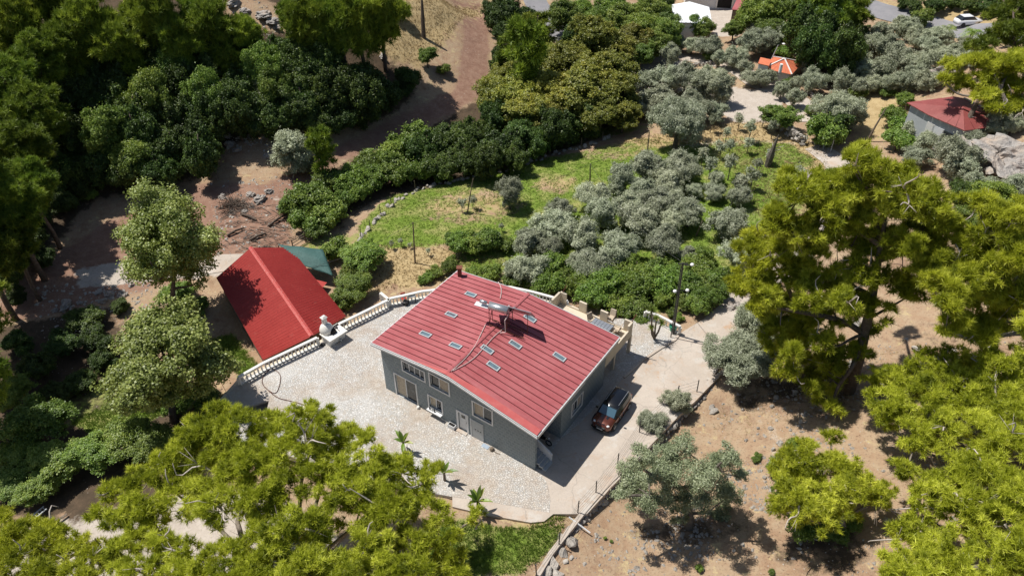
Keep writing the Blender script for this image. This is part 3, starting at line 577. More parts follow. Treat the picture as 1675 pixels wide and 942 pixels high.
for q in [((0,0),(0,10.4)), ((0,10.4),(14.66,10.4)), ((14.66,10.4),(14.66,10.4))]:
    (u0,v0),(u1,v1) = q
    n_ = 8
    for i in range(n_):
        ua, va, ub, vb = u0+(u1-u0)*i/n_, v0+(v1-v0)*i/n_, u0+(u1-u0)*(i+1)/n_, v0+(v1-v0)*(i+1)/n_
        mb.add([hw(ua,va,-.15),hw(ub,vb,-.15),hw(ub,vb,roofz(ub,vb)-.12),hw(ua,va,roofz(ua,va)-.12)], [(0,1,2,3)])
mb.build('rear_wall', M['tile'], house)
# porch: upper floor slab, stairs with stringer
mb = MB(); mb.hex8([hw(11.3,.3,2.35),hw(13.0,.3,2.35),hw(13.0,3.6,2.35),hw(11.3,3.6,2.35)], [hw(11.3,.3,2.5),hw(13.0,.3,2.5),hw(13.0,3.6,2.5),hw(11.3,3.6,2.5)]); mb.build('porch_floor', M['cream'], house)
st = empty('porch_stair', hw(14.9,.9,0), label='grey stone steps at the near corner of the house porch', cat='stairs')
for i in range(7):
    u1 = 15.45-.3*i; mb = MB(); v0, v1 = .28, 1.25
    mb.hex8([hw(u1-.34,v0,.17*i),hw(u1,v0,.17*i),hw(u1,v1,.17*i),hw(u1-.34,v1,.17*i)], [hw(u1-.34,v0,.17*(i+1)),hw(u1,v0,.17*(i+1)),hw(u1,v1,.17*(i+1)),hw(u1-.34,v1,.17*(i+1))]); mb.build('step', M['panel'], st)
mb = MB(); mb.hex8([hw(15.3,1.27,.0),hw(15.3,1.42,.0),hw(13.2,1.42,1.0),hw(13.2,1.27,1.0)], [hw(15.3,1.27,.85),hw(15.3,1.42,.85),hw(13.2,1.42,2.1),hw(13.2,1.27,2.1)]); mb.build('parapet', M['frame'], st)
# clutter in the porch: a parked scooter-like shape and a box
sc = empty('motorcycle', hw(13.7,2.5,0), label='dark motorbike half hidden in the shaded porch', cat='motorbike')
def wheel(mb, c, r, wd, ax, n=16):
    ax = np.array(ax)/np.linalg.norm(ax); up = np.array([0,0,1.]); fw = np.cross(up, ax)
    pts = [np.array(c)+(fw*math.cos(k*2*math.pi/n)+up*math.sin(k*2*math.pi/n))*r for k in range(n+1)]
    return mb.tube(pts, wd, 6, False)
for q in (-.6,.6): wheel(MB(), hw(13.7+q,2.5,.3), .25, .05, tuple(HV)).build('wheel', M['black'], sc)
MB().tube([hw(13.1,2.5,.3),hw(13.5,2.5,.55),hw(14.0,2.5,.6),hw(14.2,2.5,.9)], [.05,.14,.12,.04], 8).build('body', M['black'], sc)
MB().tube([hw(13.2,2.5,.72),hw(13.75,2.5,.76)], [.1,.13], 8).build('seat', M['soot_shade'], sc)
MB().tube([hw(14.2,2.2,.98),hw(14.2,2.8,.98)], .02, 6).build('handlebar', M['metal'], sc)
MB().lathe([(.0,-.05),(.08,0),(.08,.05),(0,.06)], hw(14.3,2.5,.82), 8).build('headlight', M['frame'], sc)
# roof: one panel per seam bay, rib between
NB = 21
def rp(u, v, dz=0): return hw(u, v, roofz(u, v)+dz)
def edge_u(side, v):    # eave line
    t_ = (v+.4)/11.6; return (-.5+.05*t_) if side < 0 else (14.95+.1*t_)
vl = lambda side, k: -.4 + (11.25 if side < 0 else 12.1)*k   # rear rake is skewed: longer towards the right eave
def vback(u): return 10.8+.03*(u+.5)/7.4 if u < 6.9 else 10.83+(u-6.9)/8.1*.97
def ruv(u, f, dz=0):  # f: 0 front .. 1 rear
    v = -.4+(vback(u)+.4)*f; return hw(u, v, roofz(u, v)+dz)
skl = [] # skylights, from where they are seen on the roof plane
for px, py in [(770,483),(738,516),(696,548),(745,567),(867,522),(843,565),(797,573),(807,600),(915,585)]:
    pt_ = None
    for z in np.arange(4.3, 6.2, .005):
        q_ = hloc(px, py, z=z)
        if abs(roofz(q_[0], q_[1])-z) < .006: pt_ = q_; break
    if pt_ is not None: skl.append(pt_)
for side in (-1, 1):
    for k in range(NB):
        f0, f1 = k/NB, (k+1)/NB
        ue = -.48 if side < 0 else 15.0; ur = 6.86 if side < 0 else 6.94; g_ = .0016
        a, b_, c_, d_ = ruv(ue, f0+g_), ruv(ur, f0+g_), ruv(ur, f1-g_), ruv(ue, f1-g_)
        jog = RNG.uniform(0, .008); up = np.array([0,0,.03+jog]); dn = np.array([0,0,-.02])
        mbp = MB(); mbp.hex8([a+dn,b_+dn,c_+dn,d_+dn], [a+up,b_+up,c_+up,d_+up])
        o = mbp.build('roof_panel', M['roof'], house)
        if k:
            rb = MB(); e = .0022; rb.hex8([ruv(ue,f0-e,.03),ruv(ur,f0-e,.03),ruv(ur,f0+e,.03),ruv(ue,f0+e,.03)], [ruv(ue,f0-e*.7,.085),ruv(ur,f0-e*.7,.085),ruv(ur,f0+e*.7,.085),ruv(ue,f0+e*.7,.085)])
            rb.build('seam', M['red_dark'], o)
mb = MB()
for k in range(12):
    f0, f1 = k/12+.001, (k+1)/12-.001
    for s2 in (-1, 1): mb.add([ruv(6.9,f0,.10),ruv(6.9,f1,.10),ruv(6.9+s2*.14,f1,.093),ruv(6.9+s2*.14,f0,.093)], [(0,1,2,3)])
mb.build('ridge_cap', M['roof'], house)
# white underside board, gutters and front flashing
mb = MB()
def rake(mb, f, v_off, z0, z1, th, ua, ub, n=14):
    for i in range(n):
        u0 = ua+(ub-ua)*i/n; u1 = ua+(ub-ua)*(i+1)/n
        def p(u, d, z): 
            v = -.4+(vback(u)+.4)*f+d; return hw(u, v, roofz(u, v)+z)
        mb.hex8([p(u0,v_off,z0),p(u1,v_off,z0),p(u1,v_off+th,z0),p(u0,v_off+th,z0)], [p(u0,v_off,z1),p(u1,v_off,z1),p(u1,v_off+th,z1),p(u0,v_off+th,z1)])
rake(mb, 0, -.06, -.3, .05, .055, -.52, 15.02); mb.build('fascia', M['fascia'], house); mb = MB(); rake(mb, 1, .005, -.3, .05, .055, -.52, 15.02); mb.build('fascia', M['fascia'], house)
mb = MB(); rake(mb, 0, -.1, -.22, -.08, .038, -.56, 15.06); mb.build('gutter', M['frame'], house)
for ue in (-.52, 15.04):
    mb = MB(); mb.hex8([ruv(ue-.05,0,-.26),ruv(ue+.05,0,-.26),ruv(ue+.05,1,-.26),ruv(ue-.05,1,-.26)], [ruv(ue-.05,0,.02),ruv(ue+.05,0,.02),ruv(ue+.05,1,.02),ruv(ue-.05,1,.02)]); mb.build('gutter', M['fascia'], house)
mb = MB() # widening bright red flashing on the near slope of the front edge
n = 16
for i in range(n):
    u0 = 4.2+(15.0-4.2)*i/n; u1 = 4.2+(15.0-4.2)*(i+1)/n
    w_ = lambda u: .06+.52*min(1, (u-4.2)/5.5)
    mb.add([hw(u0,-.41,roofz(u0,-.4)+.10),hw(u1,-.41,roofz(u1,-.4)+.10),hw(u1,-.41+w_(u1),roofz(u1,0)+.115),hw(u0,-.41+w_(u0),roofz(u0,0)+.115)], [(0,1,2,3)])
mb.build('front_flashing', M['roof_edge'], house)
# soffit
mb = MB(); mb.add([hw(-.5,-.4,roofz(-.5,0)-.06),hw(6.9,-.4,roofz(6.9,0)-.06),hw(6.9,10.8,roofz(6.9,10)-.06),hw(-.5,10.8,roofz(-.5,10)-.06)], [(0,1,2,3)]); mb.add([hw(6.9,-.4,roofz(6.9,0)-.06),hw(15,-.4,roofz(15,0)-.06),hw(15,11.7,roofz(15,11.7)-.06),hw(6.9,10.8,roofz(6.9,10)-.06)], [(0,1,2,3)]); mb.build('soffit', M['fascia'], house)
for q_ in skl:
    u, v = q_[0], q_[1]; du, dv = .52, .24
    def sq(du, dv, dz): return [rp(u+a*du, v+b_*dv, dz) for a, b_ in ((-1,-1),(1,-1),(1,1),(-1,1))]
    fr = MB()
    for (a0, a1, b0, b1) in ((-du,du,-dv,-dv+.08),(-du,du,dv-.08,dv),(-du,-du+.09,-dv+.08,dv-.08),(du-.09,du,-dv+.08,dv-.08)):
        fr.hex8([rp(u+a,v+b_,.02) for a, b_ in ((a0,b0),(a1,b0),(a1,b1),(a0,b1))], [rp(u+a,v+b_,.13) for a, b_ in ((a0,b0),(a1,b0),(a1,b1),(a0,b1))])
    o = fr.build('skylight', M['skyframe'], house)
    MB().hex8(sq(du-.09, dv-.08, .03), sq(du-.09, dv-.08, .075)).build('pane', M['skyglass'], o)
# chimney on the far left corner
cp = rp(.15,10.2)
ch = MB(); ch.bar(cp-[0,0,.1], cp+[0,0,.85], .34); o = ch.build('chimney', M['rust'], house)
MB().box(cp+[0,0,.95], (.5,.5,.07)).build('chimney_cap', M['rust'], o)
m_ = MB(); [m_.bar(cp+[a,b_,.83], cp+[a,b_,.93], .05) for a in (-.15,.15) for b_ in (-.15,.15)]; m_.build('cap_leg', M['red_dark'], o)
# rear terrace over the carport
tp = lambda u, v, z: hw(u, v, z)
TF, TB = 10.42, 15.15
mb = MB(); mb.hex8([tp(7.2,TF,2.05),tp(14.66,TF,2.05),tp(14.66,TB,2.05),tp(7.2,TB,2.05)], [tp(7.2,TF,2.4),tp(14.66,TF,2.4),tp(14.66,TB,2.4),tp(7.2,TB,2.4)]); mb.build('terrace_floor', M['cream'], house)
def wallbox(name, u0, v0, u1, v1, z0, z1, th, m_, parent=house, **k):
    b_ = MB(); b_.bar(hw(u0,v0,(z0+z1)/2), hw(u1,v1,(z0+z1)/2), th, z1-z0); return b_.build(name, m_, parent, **k)
wallbox('parapet', 14.58,TF+.05,14.58,TB-.1, 2.402,3.05, .16, M['cream'])
wallbox('parapet_rail', 14.58,TF+.02,14.58,12.5, 3.06,3.42, .2, M['cream'])
wallbox('terrace_rim', 7.5,TB-.1,14.48,TB-.1, 2.402,2.55, .16, M['cream'])
for (u0,v0,u1,v1,zt) in ((14.58,TB-.75,14.58,TB-.02,3.6),(13.9,TB-.1,14.47,TB-.1,3.6),(11.6,TB-.1,12.3,TB-.1,3.5),(9.5,TB-.1,10.2,TB-.1,3.5),(7.55,TB-.1,8.15,TB-.1,3.65),(7.5,TB-1.5,7.5,TB-.19,3.65)):
    wallbox('parapet_pillar', u0,v0,u1,v1, 2.56 if v0 == v1 else 2.41, zt, .18, M['cream'])
for (u, v) in ((14.55,TB-.15),(14.4,12.4),(10.5,TB-.15),(7.3,TB-.15)): wallbox('column', u,v,u+.001,v+.24, -.15,2.05, .24, M['cream'])
MB().hex8([hw(7.2,10.45,-.1),hw(11,10.45,-.1),hw(11,14.9,-.1),hw(7.2,14.9,-.1)],[hw(7.2,10.45,2.04),hw(11,10.45,2.04),hw(11,14.9,2.04),hw(7.2,14.9,2.04)]).build('carport_room', M['grey_render'], house)
for (u, v, z, lb) in ((14.55,TB-.05,3.6,'rusty iron stub leaning out of the right corner pillar of the terrace'),(7.75,TB-.1,3.65,'rusty iron stub above the left corner pillar of the terrace')):
    b_ = MB(); b_.bar(hw(u,v,z), hw(u+.25,v+.1,z+.8), .07); tag(b_.build('iron_stub', M['rust']), lb, 'iron bar')
# garden table and chairs on the terrace
tb = empty('garden_table', hw(*hloc(985,531,z=3.1)[:2],2.4), math.atan2(HU[1],HU[0]), label='grey slatted garden table on the terrace', cat='table')
for i in range(6): b_ = MB(); b_.box((-.75+.3*i,0,.72), (.27,.85,.03)); b_.build('slat', M['metal'], tb, local=True)
b_ = MB(); b_.box((0,0,.685), (1.85,.9,.03)); b_.build('table_frame', M['steel_dark'], tb, local=True)
for a in (-.8,.8):
    for c in (-.38,.38): b_ = MB(); b_.bar((a,c,0),(a,c,.67),.05); b_.build('leg', M['chairframe'], tb, local=True)
def make_chair():
    r = empty('armchair', (0,0,0), cat='chair', group='cushioned armchairs on the terrace')
    b_ = MB(); b_.box((0,0,.42), (.56,.56,.12)); b_.build('seat', M['tan_cushion'], r, local=True, bevel=.03)
    b_ = MB(); b_.hex8([(-.28,.24,.46),(.28,.24,.46),(.28,.34,.46),(-.28,.34,.46)],[(-.26,.42,1.05),(.26,.42,1.05),(.26,.5,1.05),(-.26,.5,1.05)]); b_.build('backrest', M['tan_cushion'], r, local=True, bevel=.03)
    for s2 in (-1,1):
        b_ = MB(); b_.tube([(s2*.32,-.3,.0),(s2*.32,-.3,.6),(s2*.32,-.1,.66),(s2*.32,.3,.62)], .025, 6); b_.build('arm', M['chairframe'], r, local=True)
        b_ = MB(); b_.tube([(s2*.3,.4,.0),(s2*.3,.3,.4),(s2*.28,.48,1.02)], .025, 6); b_.build('rear_leg', M['chairframe'], r, local=True)
    b_ = MB(); b_.box((0,0,.34), (.62,.6,.04)); b_.build('seat_frame', M['chairframe'], r, local=True)
    return r
c0 = make_chair(); hz = math.atan2(HU[1],HU[0])
for i, (u, v, rz, lb) in enumerate([(*hloc(970,522,z=3.0)[:2],math.pi*.42,'cushioned armchair at the left end of the terrace table'),(*hloc(1000,517,z=3.0)[:2],0.05,'cushioned armchair behind the terrace table, before the pillar'),(*hloc(1008,536,z=3.0)[:2],-math.pi*.45,'cushioned armchair right of the terrace table by the parapet'),(*hloc(997,544,z=3.0)[:2],-math.pi*.62,'cushioned armchair nearest the red roof edge on the terrace')]):
    c = c0 if i == 0 else copy_tree(c0); c.location = hw(u, v, 2.4); c.rotation_euler = (0, 0, hz+rz); c['label'] = lb

# ------------------------------------------------------------------ solar water heater, dish and pipes on the roof
sh = empty('solar_water_heater', rp(7.6,5.9), label='solar water heater with steel tank and dark panels on the red roof', cat='solar heater')
def up(u, v, h): return rp(u, v, h)
TZ = 1.85
ta, tb_ = [hw(*hloc(x, y, z=roofz(6.9,5)+TZ)) for x, y in ((800,500),(831.5,508.5))]
dax = (tb_-ta); dL = np.linalg.norm(dax); dax /= dL
o = MB().tube([ta-dax*.06, ta, ta+dax*.01, tb_-dax*.01, tb_, tb_+dax*.05], [.12,.26,.29,.29,.26,.12], 16).build('tank', M['metal'], sh, smooth=True)
MB().tube([tb_-dax*.02, tb_+dax*.012], .295, 16).build('end_cap', M['steel_dark'], o)
o2 = MB().tube([ta-dax*.75+[0,0,.25], ta-dax*.2+[0,0,.2]], .16, 12).build('feed_tank', M['metal'], sh, smooth=True)
MB().box(ta-dax*.6+[0,0,-.12], (1.15,.5,.04), (tuple(dax), tuple(np.cross((0,0,1), dax)), (0,0,1))).build('shelf', M['frame'], sh)
pn = np.cross((0,0,1), dax); pn /= np.linalg.norm(pn)     # horizontal, pointing away from the viewer
if pn[1] < 0: pn = -pn
basez = roofz(6.9,5)
for j, (a, L_) in enumerate(((-.1,1.6),(1.6,1.75))):
    p0 = ta+dax*a+pn*.32+[0,0,.05]; p1 = p0+dax*L_; q0 = p0+pn*.95-[0,0,1.15]+dax*.0; q1 = p1+pn*.95-[0,0,1.15]
    th = np.array([0,-.0,.06]); o = MB().hex8([p0,p1,q1,q0],[p0+th,p1+th,q1+th,q0+th]).build('collector_panel', M['solar'], sh)
    m_ = MB(); [m_.bar(x+th*1.2, y+th*1.2, .07, .05) for x, y in ((p0,p1),(p1,q1),(q1,q0),(q0,p0))]; m_.build('panel_frame', M['metal'], o)
P_ = lambda a, b_, z: ta+dax*a+pn*b_+np.array([0,0,z])
zf = lambda p: np.array([p[0], p[1], 0])
def onroof(p):
    d = np.array(p)-HA; u = d@HU; v = d@HV; return np.array([p[0], p[1], HA[2]+roofz(u, v)+.08])
for a in (.1,1.55):
    for b_ in (-.25,.35):
        p = P_(a,b_,-.2); MB().bar(p, onroof(p), .05).build('leg', M['rust'], sh)
    MB().bar(P_(a,-.25,-.25), P_(a,.35,-.25), .05).build('cross_bar', M['rust'], sh)
    MB().bar(onroof(P_(a,-.25,0)), P_(a,.35,-.5), .04).build('brace', M['rust'], sh)
for a in (3.4,3.6): p = P_(a,1.0,-1.0); 
MB().bar(P_(3.1,.35,-.1), onroof(P_(3.1,.35,0)), .05).build('leg', M['rust'], sh)
MB().bar(onroof(P_(.1,-.3,0))+[0,0,.1], onroof(P_(3.1,-.3,0))+[0,0,.1], .06).build('base_rail', M['rust'], sh)
MB().bar(onroof(P_(.1,.4,0))+[0,0,.1], onroof(P_(3.1,.4,0))+[0,0,.1], .06).build('base_rail', M['rust'], sh)
MB().tube([P_(1.7,-.1,-.25),P_(1.5,-.4,-.7),onroof(P_(1.6,-.5,0))+[0,0,.15],onroof(P_(1.2,-.7,0))+[0,0,.06]], .045, 6).build('insulated_pipe', M['pipe'], sh)
def roofpath(pts, h=.1):
    out = []
    for px, py in pts:
        lo, hi = 4.0, 6.6
        for _ in range(30):
            md = (lo+hi)/2; q_ = hloc(px, py, z=md+h)
            if roofz(*q_[:2]) > md: lo = md
            else: hi = md
        out.append(hw(*q_[:2], roofz(*q_[:2])+h))
    return out
def smooth(P, n=3):
    P = [np.array(p) for p in P]
    for _ in range(n): P = [P[0]]+[x for i in range(len(P)-1) for x in (.75*P[i]+.25*P[i+1], .25*P[i]+.75*P[i+1])]+[P[-1]]
    return P
for pts, lb in (([(794,531),(786,548),(776,568),(760,588),(738,607)],'pale thin pipe running down the red roof, left of its pair'),([(824,537),(808,550),(793,567),(772,590),(741,606)],'pale thin pipe running down the red roof, right of its pair'),([(815,461),(820,470),(820,480),(818,489)],'pale cable from the rear roof edge to the dish')):
    tag(MB().tube(smooth(roofpath(pts)), .032, 6).build('roof_pipe', M['pipe']), lb, 'pipe')
dsh = empty('satellite_dish', rp(7.6,7.4), label='grey satellite dish behind the roof water tank', cat='satellite dish')
dc = rp(7.6,7.4,1.1); prof = [(.0,0),(.2,.025),(.38,.1),(.42,.13)]
mb = MB(); ax = Vector((-.55,.35,.6)).normalized(); qd = ax.to_track_quat('Z','Y'); nn_ = 18
vs = [dc+np.array(qd @ Vector((r*math.cos(2*math.pi*k/nn_), r*math.sin(2*math.pi*k/nn_), z+dz))) for dz in (0,-.02) for r, z in prof[1:] for k in range(nn_)]
fs = [(b0+i*nn_+k, b0+i*nn_+(k+1)%nn_, b0+(i+1)*nn_+(k+1)%nn_, b0+(i+1)*nn_+k) for b0 in (0, 3*nn_) for i in range(2) for k in range(nn_)]+[tuple(range(nn_)), tuple(range(3*nn_,4*nn_))]
mb.add(vs, fs); mb.build('dish', M['metal'], dsh, smooth=True)
MB().tube([rp(7.6,7.4,.05), dc-[0,0,.05]], .03, 6).build('mast', M['steel_dark'], dsh)
tipp = dc+np.array(ax)*.45; MB().tube([dc-np.array([0,0,.38]), tipp], .015, 5).build('arm', M['steel_dark'], dsh); MB().box(tipp, (.09,.09,.09)).build('receiver', M['frame'], dsh)

# ------------------------------------------------------------------ barn with corrugated red roof
def barn():
    zr, ze = .2, -1.2
    r0, r1 = at(409.6,405.5,zr), at(510,550,zr); l0, l1 = at(353.6,454.7,ze), at(430,589,ze); q0, q1 = at(474,405.5,ze), at(566,517.6,ze)
    b = empty('barn', [*((r0+r1)/2)[:2], -3.5], label='low barn with bright red corrugated roof below the balustrade', cat='barn')
    for (e0, e1) in ((l0,l1),(q0,q1)):
        mb = MB(); n = 40; rows = []
        for i in range(n*2+1):
            t_ = i/(n*2); h = .15 if i % 2 else 0
            a = r0+(r1-r0)*t_; c = e0+(e1-e0)*t_; c = c+(c-a)*.0
            rows += [a+[0,0,h], c+[0,0,h]]
        mb.add(rows, [(2*i,2*i+1,2*i+3,2*i+2) for i in range(n*2)]); mb.build('roof_sheet', M['barn_roof'], b)
    mb = MB(); d = (r1-r0)/np.linalg.norm(r1-r0)
    for s_, e0 in ((1,l0),(-1,q0)):
        sd_ = (e0-r0); sd_ -= d*(sd_@d); sd_ /= np.linalg.norm(sd_)
        n = 48
        for i in range(n):
            a = r0+(r1-r0)*i/n; c = r0+(r1-r0)*(i+1)/n; h0 = .16
            mb.add([a+[0,0,h0],c+[0,0,h0],c+sd_*.22+[0,0,h0],a+sd_*.22+[0,0,h0]], [(0,1,2,3)])
    mb.build('ridge_cap', M['barn_ridge'], b)
    ins = lambda p, c: p+(c-p)*.06
    cen = (r0+r1)/2
    W4 = [ins(x, np.array([cen[0],cen[1],x[2]])) for x in (l0,l1,q1,q0)]
    mb = MB()
    for i in range(4):
        a, c = W4[i], W4[(i+1)%4]; mb.add([(a[0],a[1],-4.2),(c[0],c[1],-4.2),(c[0],c[1],ze-.12),(a[0],a[1],ze-.12)], [(0,1,2,3)])
    ri0, ri1 = ins(r0,cen), ins(r1,cen)
    mb.add([W4[0]-[0,0,.12], W4[3]-[0,0,.12], ri0-[0,0,.15]], [(0,1,2)]); mb.add([W4[1]-[0,0,.12], W4[2]-[0,0,.12], ri1-[0,0,.15]], [(0,1,2)])
    mb.build('wall', M['wood'], b)
barn()
# green tarp shelter behind the barn
tp_ = [(457,400),(500,403),(536,428),(543,452),(520,452),(497,432),(480,408)]
zt = [-.9,-.8,-1.3,-1.9,-1.7,-1.3,-1.0]
cv = [at(x, y, z) for (x, y), z in zip(tp_, zt)]
g_ = empty('tarp_shelter', [*at(515,430,-3.4)[:2], -3.4], label='green tarpaulin shelter behind the red barn', cat='shelter')
A4 = [at(455,401,-.9), at(528,409,-1.0), at(545,452,-1.9), at(498,436,-1.5)]
mb = MB(); n = 14; rows = []
for i in range(n+1):
    for j in range(n+1):
        s_, t_ = i/n, j/n; p = A4[0]*(1-s_)*(1-t_)+A4[1]*s_*(1-t_)+A4[2]*s_*t_+A4[3]*(1-s_)*t_
        p = p+[0,0,.35*math.sin(s_*math.pi)*math.sin(t_*math.pi)+.12*float(vnoise(np.array(s_*4.), np.array(t_*4.), 4))]; rows.append(p)
mb.add(rows, [(i*(n+1)+j, i*(n+1)+j+1, (i+1)*(n+1)+j+1, (i+1)*(n+1)+j) for i in range(n) for j in range(n)])
o = mb.build('tarp', M['green_tarp'], g_, smooth=True); sm = o.modifiers.new('s', 'SOLIDIFY'); sm.thickness = .03
for p in A4: MB().bar((p[0],p[1],-4), p+[0,0,-.05], .09).build('post', M['wood'], g_)
MB().hex8([at(508,455,-2.6),at(535,462,-2.6),at(528,470,-2.6),at(505,462,-2.6)],[at(508,455,-2.5),at(535,462,-2.5),at(528,470,-2.5),at(505,462,-2.5)]).build('low_sheet', M['barn_roof'], g_)
for (px, py, lb) in ((587,474,'pale board leaning on the grass right of the barn'),):
    p = hit(px, py); b_ = MB(); b_.box(p+[0,0,.5], (1.1,1.6,.06), ((.85,-.5,.1),(.4,.7,.55),(-.3,-.4,.8))); tag(b_.build('leaning_board', M['panel']), lb, 'board')

# ------------------------------------------------------------------ balustrades
bal_me = MB().lathe([(.075,0),(.075,.05),(.045,.09),(.085,.26),(.075,.36),(.04,.52),(.05,.58),(.075,.62),(.075,.68)], n=8).mesh('baluster', M['white'], True)
def balustrade(P, label, sp=.34, z=0, posts=True, posts_at=None):
    P = [np.array([p[0], p[1], z]) for p in P]; root = empty('balustrade', P[0], label=label, cat='balustrade')
    IN = offs(P, -.14); IN = [np.array([q[0], q[1], z]) for q in IN]
    m_ = wall_strip(IN, -.1, .1, z+.012, z+.13); m_.build('base', M['white'], root)
    A = offs(IN, -.13); B = offs(IN, .13); m_ = MB()
    for i in range(len(P)-1): m_.hex8([(*A[i],z+.81),(*A[i+1],z+.81),(*B[i+1],z+.81),(*B[i],z+.81)], [(*A[i],z+.95),(*A[i+1],z+.95),(*B[i+1],z+.95),(*B[i],z+.95)])
    m_.build('rail', M['white'], root)
    L = [0]
    for i in range(len(IN)-1): L.append(L[-1]+np.linalg.norm(IN[i+1]-IN[i]))
    n = int(L[-1]/sp)
    for k in range(n+1):
        s_ = k*L[-1]/n; i = min(np.searchsorted(L, s_, 'right')-1, len(IN)-2); f = (s_-L[i])/(L[i+1]-L[i]); p = IN[i]+(IN[i+1]-IN[i])*f
        if k in (0, n): b_ = MB(); b_.box(p+[0,0,.47], (.24,.24,.676)); b_.build('post', M['white'], root); continue
        o = link('baluster', bal_me, root); o.location = p+[0,0,.131]-np.array(root.location)
    return root
balustrade([at(*p) for p in [(392,628),(432,605),(520,563)]], 'white balustrade along the patio edge left of the stone oven')
balustrade([at(*p) for p in [(546,547),(557,540),(600,519),(634,502)]], 'white balustrade between the stone oven and its stepped corner')
balustrade([at(*p) for p in [(634,502),(622,492)]]+[at(622,492), at(640,498)][:0], 'short return of white balustrade at the stepped corner')
balustrade(BAL_B[:4]+[BAL_B[4]], 'white balustrade running behind the left end of the house')
balustrade(BAL_B[4:], 'white balustrade behind the house, ending at the terrace')
balustrade([at(*p) for p in [(1055,520),(1075,526),(1112,545)]], 'small white balustrade beside the lamp pole')
# ------------------------------------------------------------------ stone oven on the patio edge
ov = at(541,553)
oven = empty('oven', ov, math.atan2(*(BAL_L[4]-BAL_L[3])[[1,0]]), label='white masonry barbecue oven with a square chimney on the balustrade', cat='oven')
MB().box((.1,-.35,.42), (1.7,1.1,.84)).build('base', M['white'], oven, local=True, bevel=.02)
MB().box((.1,-.5,.9), (1.95,1.5,.1)).build('counter', M['white'], oven, local=True, bevel=.015)
MB().lathe([(.62,0),(.62,.3),(.5,.62),(.26,.8),(.2,.84)], (-.2,.05,.95), 14).build('dome', M['white'], oven, smooth=True, local=True)
MB().lathe([(.34,0),(.34,.06),(.3,.28),(.12,.4)], (0.05,-.45,.96), 12).build('hearth', M['soot_shade'], oven, local=True)
MB().box((-.2,.15,2.0), (.34,.34,.7)).build('chimney', M['white'], oven, local=True)
for a in (-.13,.13):
    for c in (-.13,.13): MB().box((-.2+a,.15+c,2.42), (.06,.06,.14)).build('cap_leg', M['white'], oven, local=True)
MB().hex8([(-.46,-.11,2.49),(.06,-.11,2.49),(.06,.41,2.49),(-.46,.41,2.49)], [(-.3,.05,2.66),(-.1,.05,2.66),(-.1,.25,2.66),(-.3,.25,2.66)]).build('chimney_cap', M['white'], oven, local=True)
for i in range(5): MB().box((.55+.0*i,-.55,.97+.03), (.03,.5,.03)).build('grill_bar', M['steel_dark'], oven, local=True) if i == 0 else None
MB().lathe([(.12,0),(.14,.12),(.1,.14)], (.62,-.2,.96), 8).build('pan', M['steel_dark'], oven, local=True)
mb = MB(); wheel(mb, at(528,564)+np.array([0,0,.06]), .16, .06, (0,0,1.0)) if False else mb.lathe([(.2,0),(.24,.06),(.2,.12)], at(528,564), 12); tag(mb.build('old_tyre', M['black']), 'small dark tyre lying left of the oven', 'tyre')
tag(MB().lathe([(.09,0),(.13,.25),(.12,.27)], at(558,558), 8).build('bucket', M['panel']), 'small grey bucket in the shade of the oven counter', 'bucket')
# chairs, stool and pots by the balustrade left of the roof
def pot(px, py, r, h, mt, lb, cat='pot', z=0):
    tag(MB().lathe([(r*.7,0),(r,h),(r*1.08,h),(r*.85,h-.02)], at(px, py, z)+[0,0,z*0], 10).build('plant_pot', M[mt]), lb, cat)
rc = empty('red_chair', at(661,493), .4, label='red plastic chair by the balustrade left of the roof', cat='chair')
MB().box((0,0,.42), (.45,.45,.04)).build('seat', M['red_plastic'], rc, local=True); MB().box((0,.22,.66), (.45,.04,.46)).build('backrest', M['red_plastic'], rc, local=True)
for a in (-.2,.2):
    for c in (-.2,.2): MB().bar((a,c,0),(a,c,.4),.04).build('leg', M['red_plastic'], rc, local=True)
ft = empty('patio_table', at(674,493), .2, label='small dark folding table by the balustrade next to the red chair', cat='table')
MB().box((0,0,.7), (.7,.5,.03)).build('table_top', M['panel'], ft, local=True)
for a in (-1,1): MB().tube([(a*.3,-.22,0),(a*.3,.22,.68)], .025, 5).build('leg', M['black'], ft, local=True); MB().tube([(a*.3,.22,0),(a*.3,-.22,.68)], .025, 5).build('leg', M['black'], ft, local=True)
tag(MB().lathe([(.26,0),(.28,.38),(.2,.42)], at(664,498), 10).build('stool', M['black']), 'round black stool on the cobbles beside the red chair', 'stool')
# garden hoses
def groundpath(pts, h=.03): return [at(*p)+np.array([0,0,h]) for p in pts]
tag(MB().tube(smooth(groundpath([(445,600),(430,615),(428,628),(440,640),(452,645),(458,630),(460,612),(446,603)])), .035, 5).build('garden_hose', M['hose']), 'loop of dark hose on the cobbles by the balustrade', 'hose')
tag(MB().tube(smooth(groundpath([(440,640),(455,652),(480,657),(500,663),(510,674),(520,690)])), .035, 5).build('garden_hose', M['hose']), 'brown hose snaking across the patio towards the pine', 'hose')

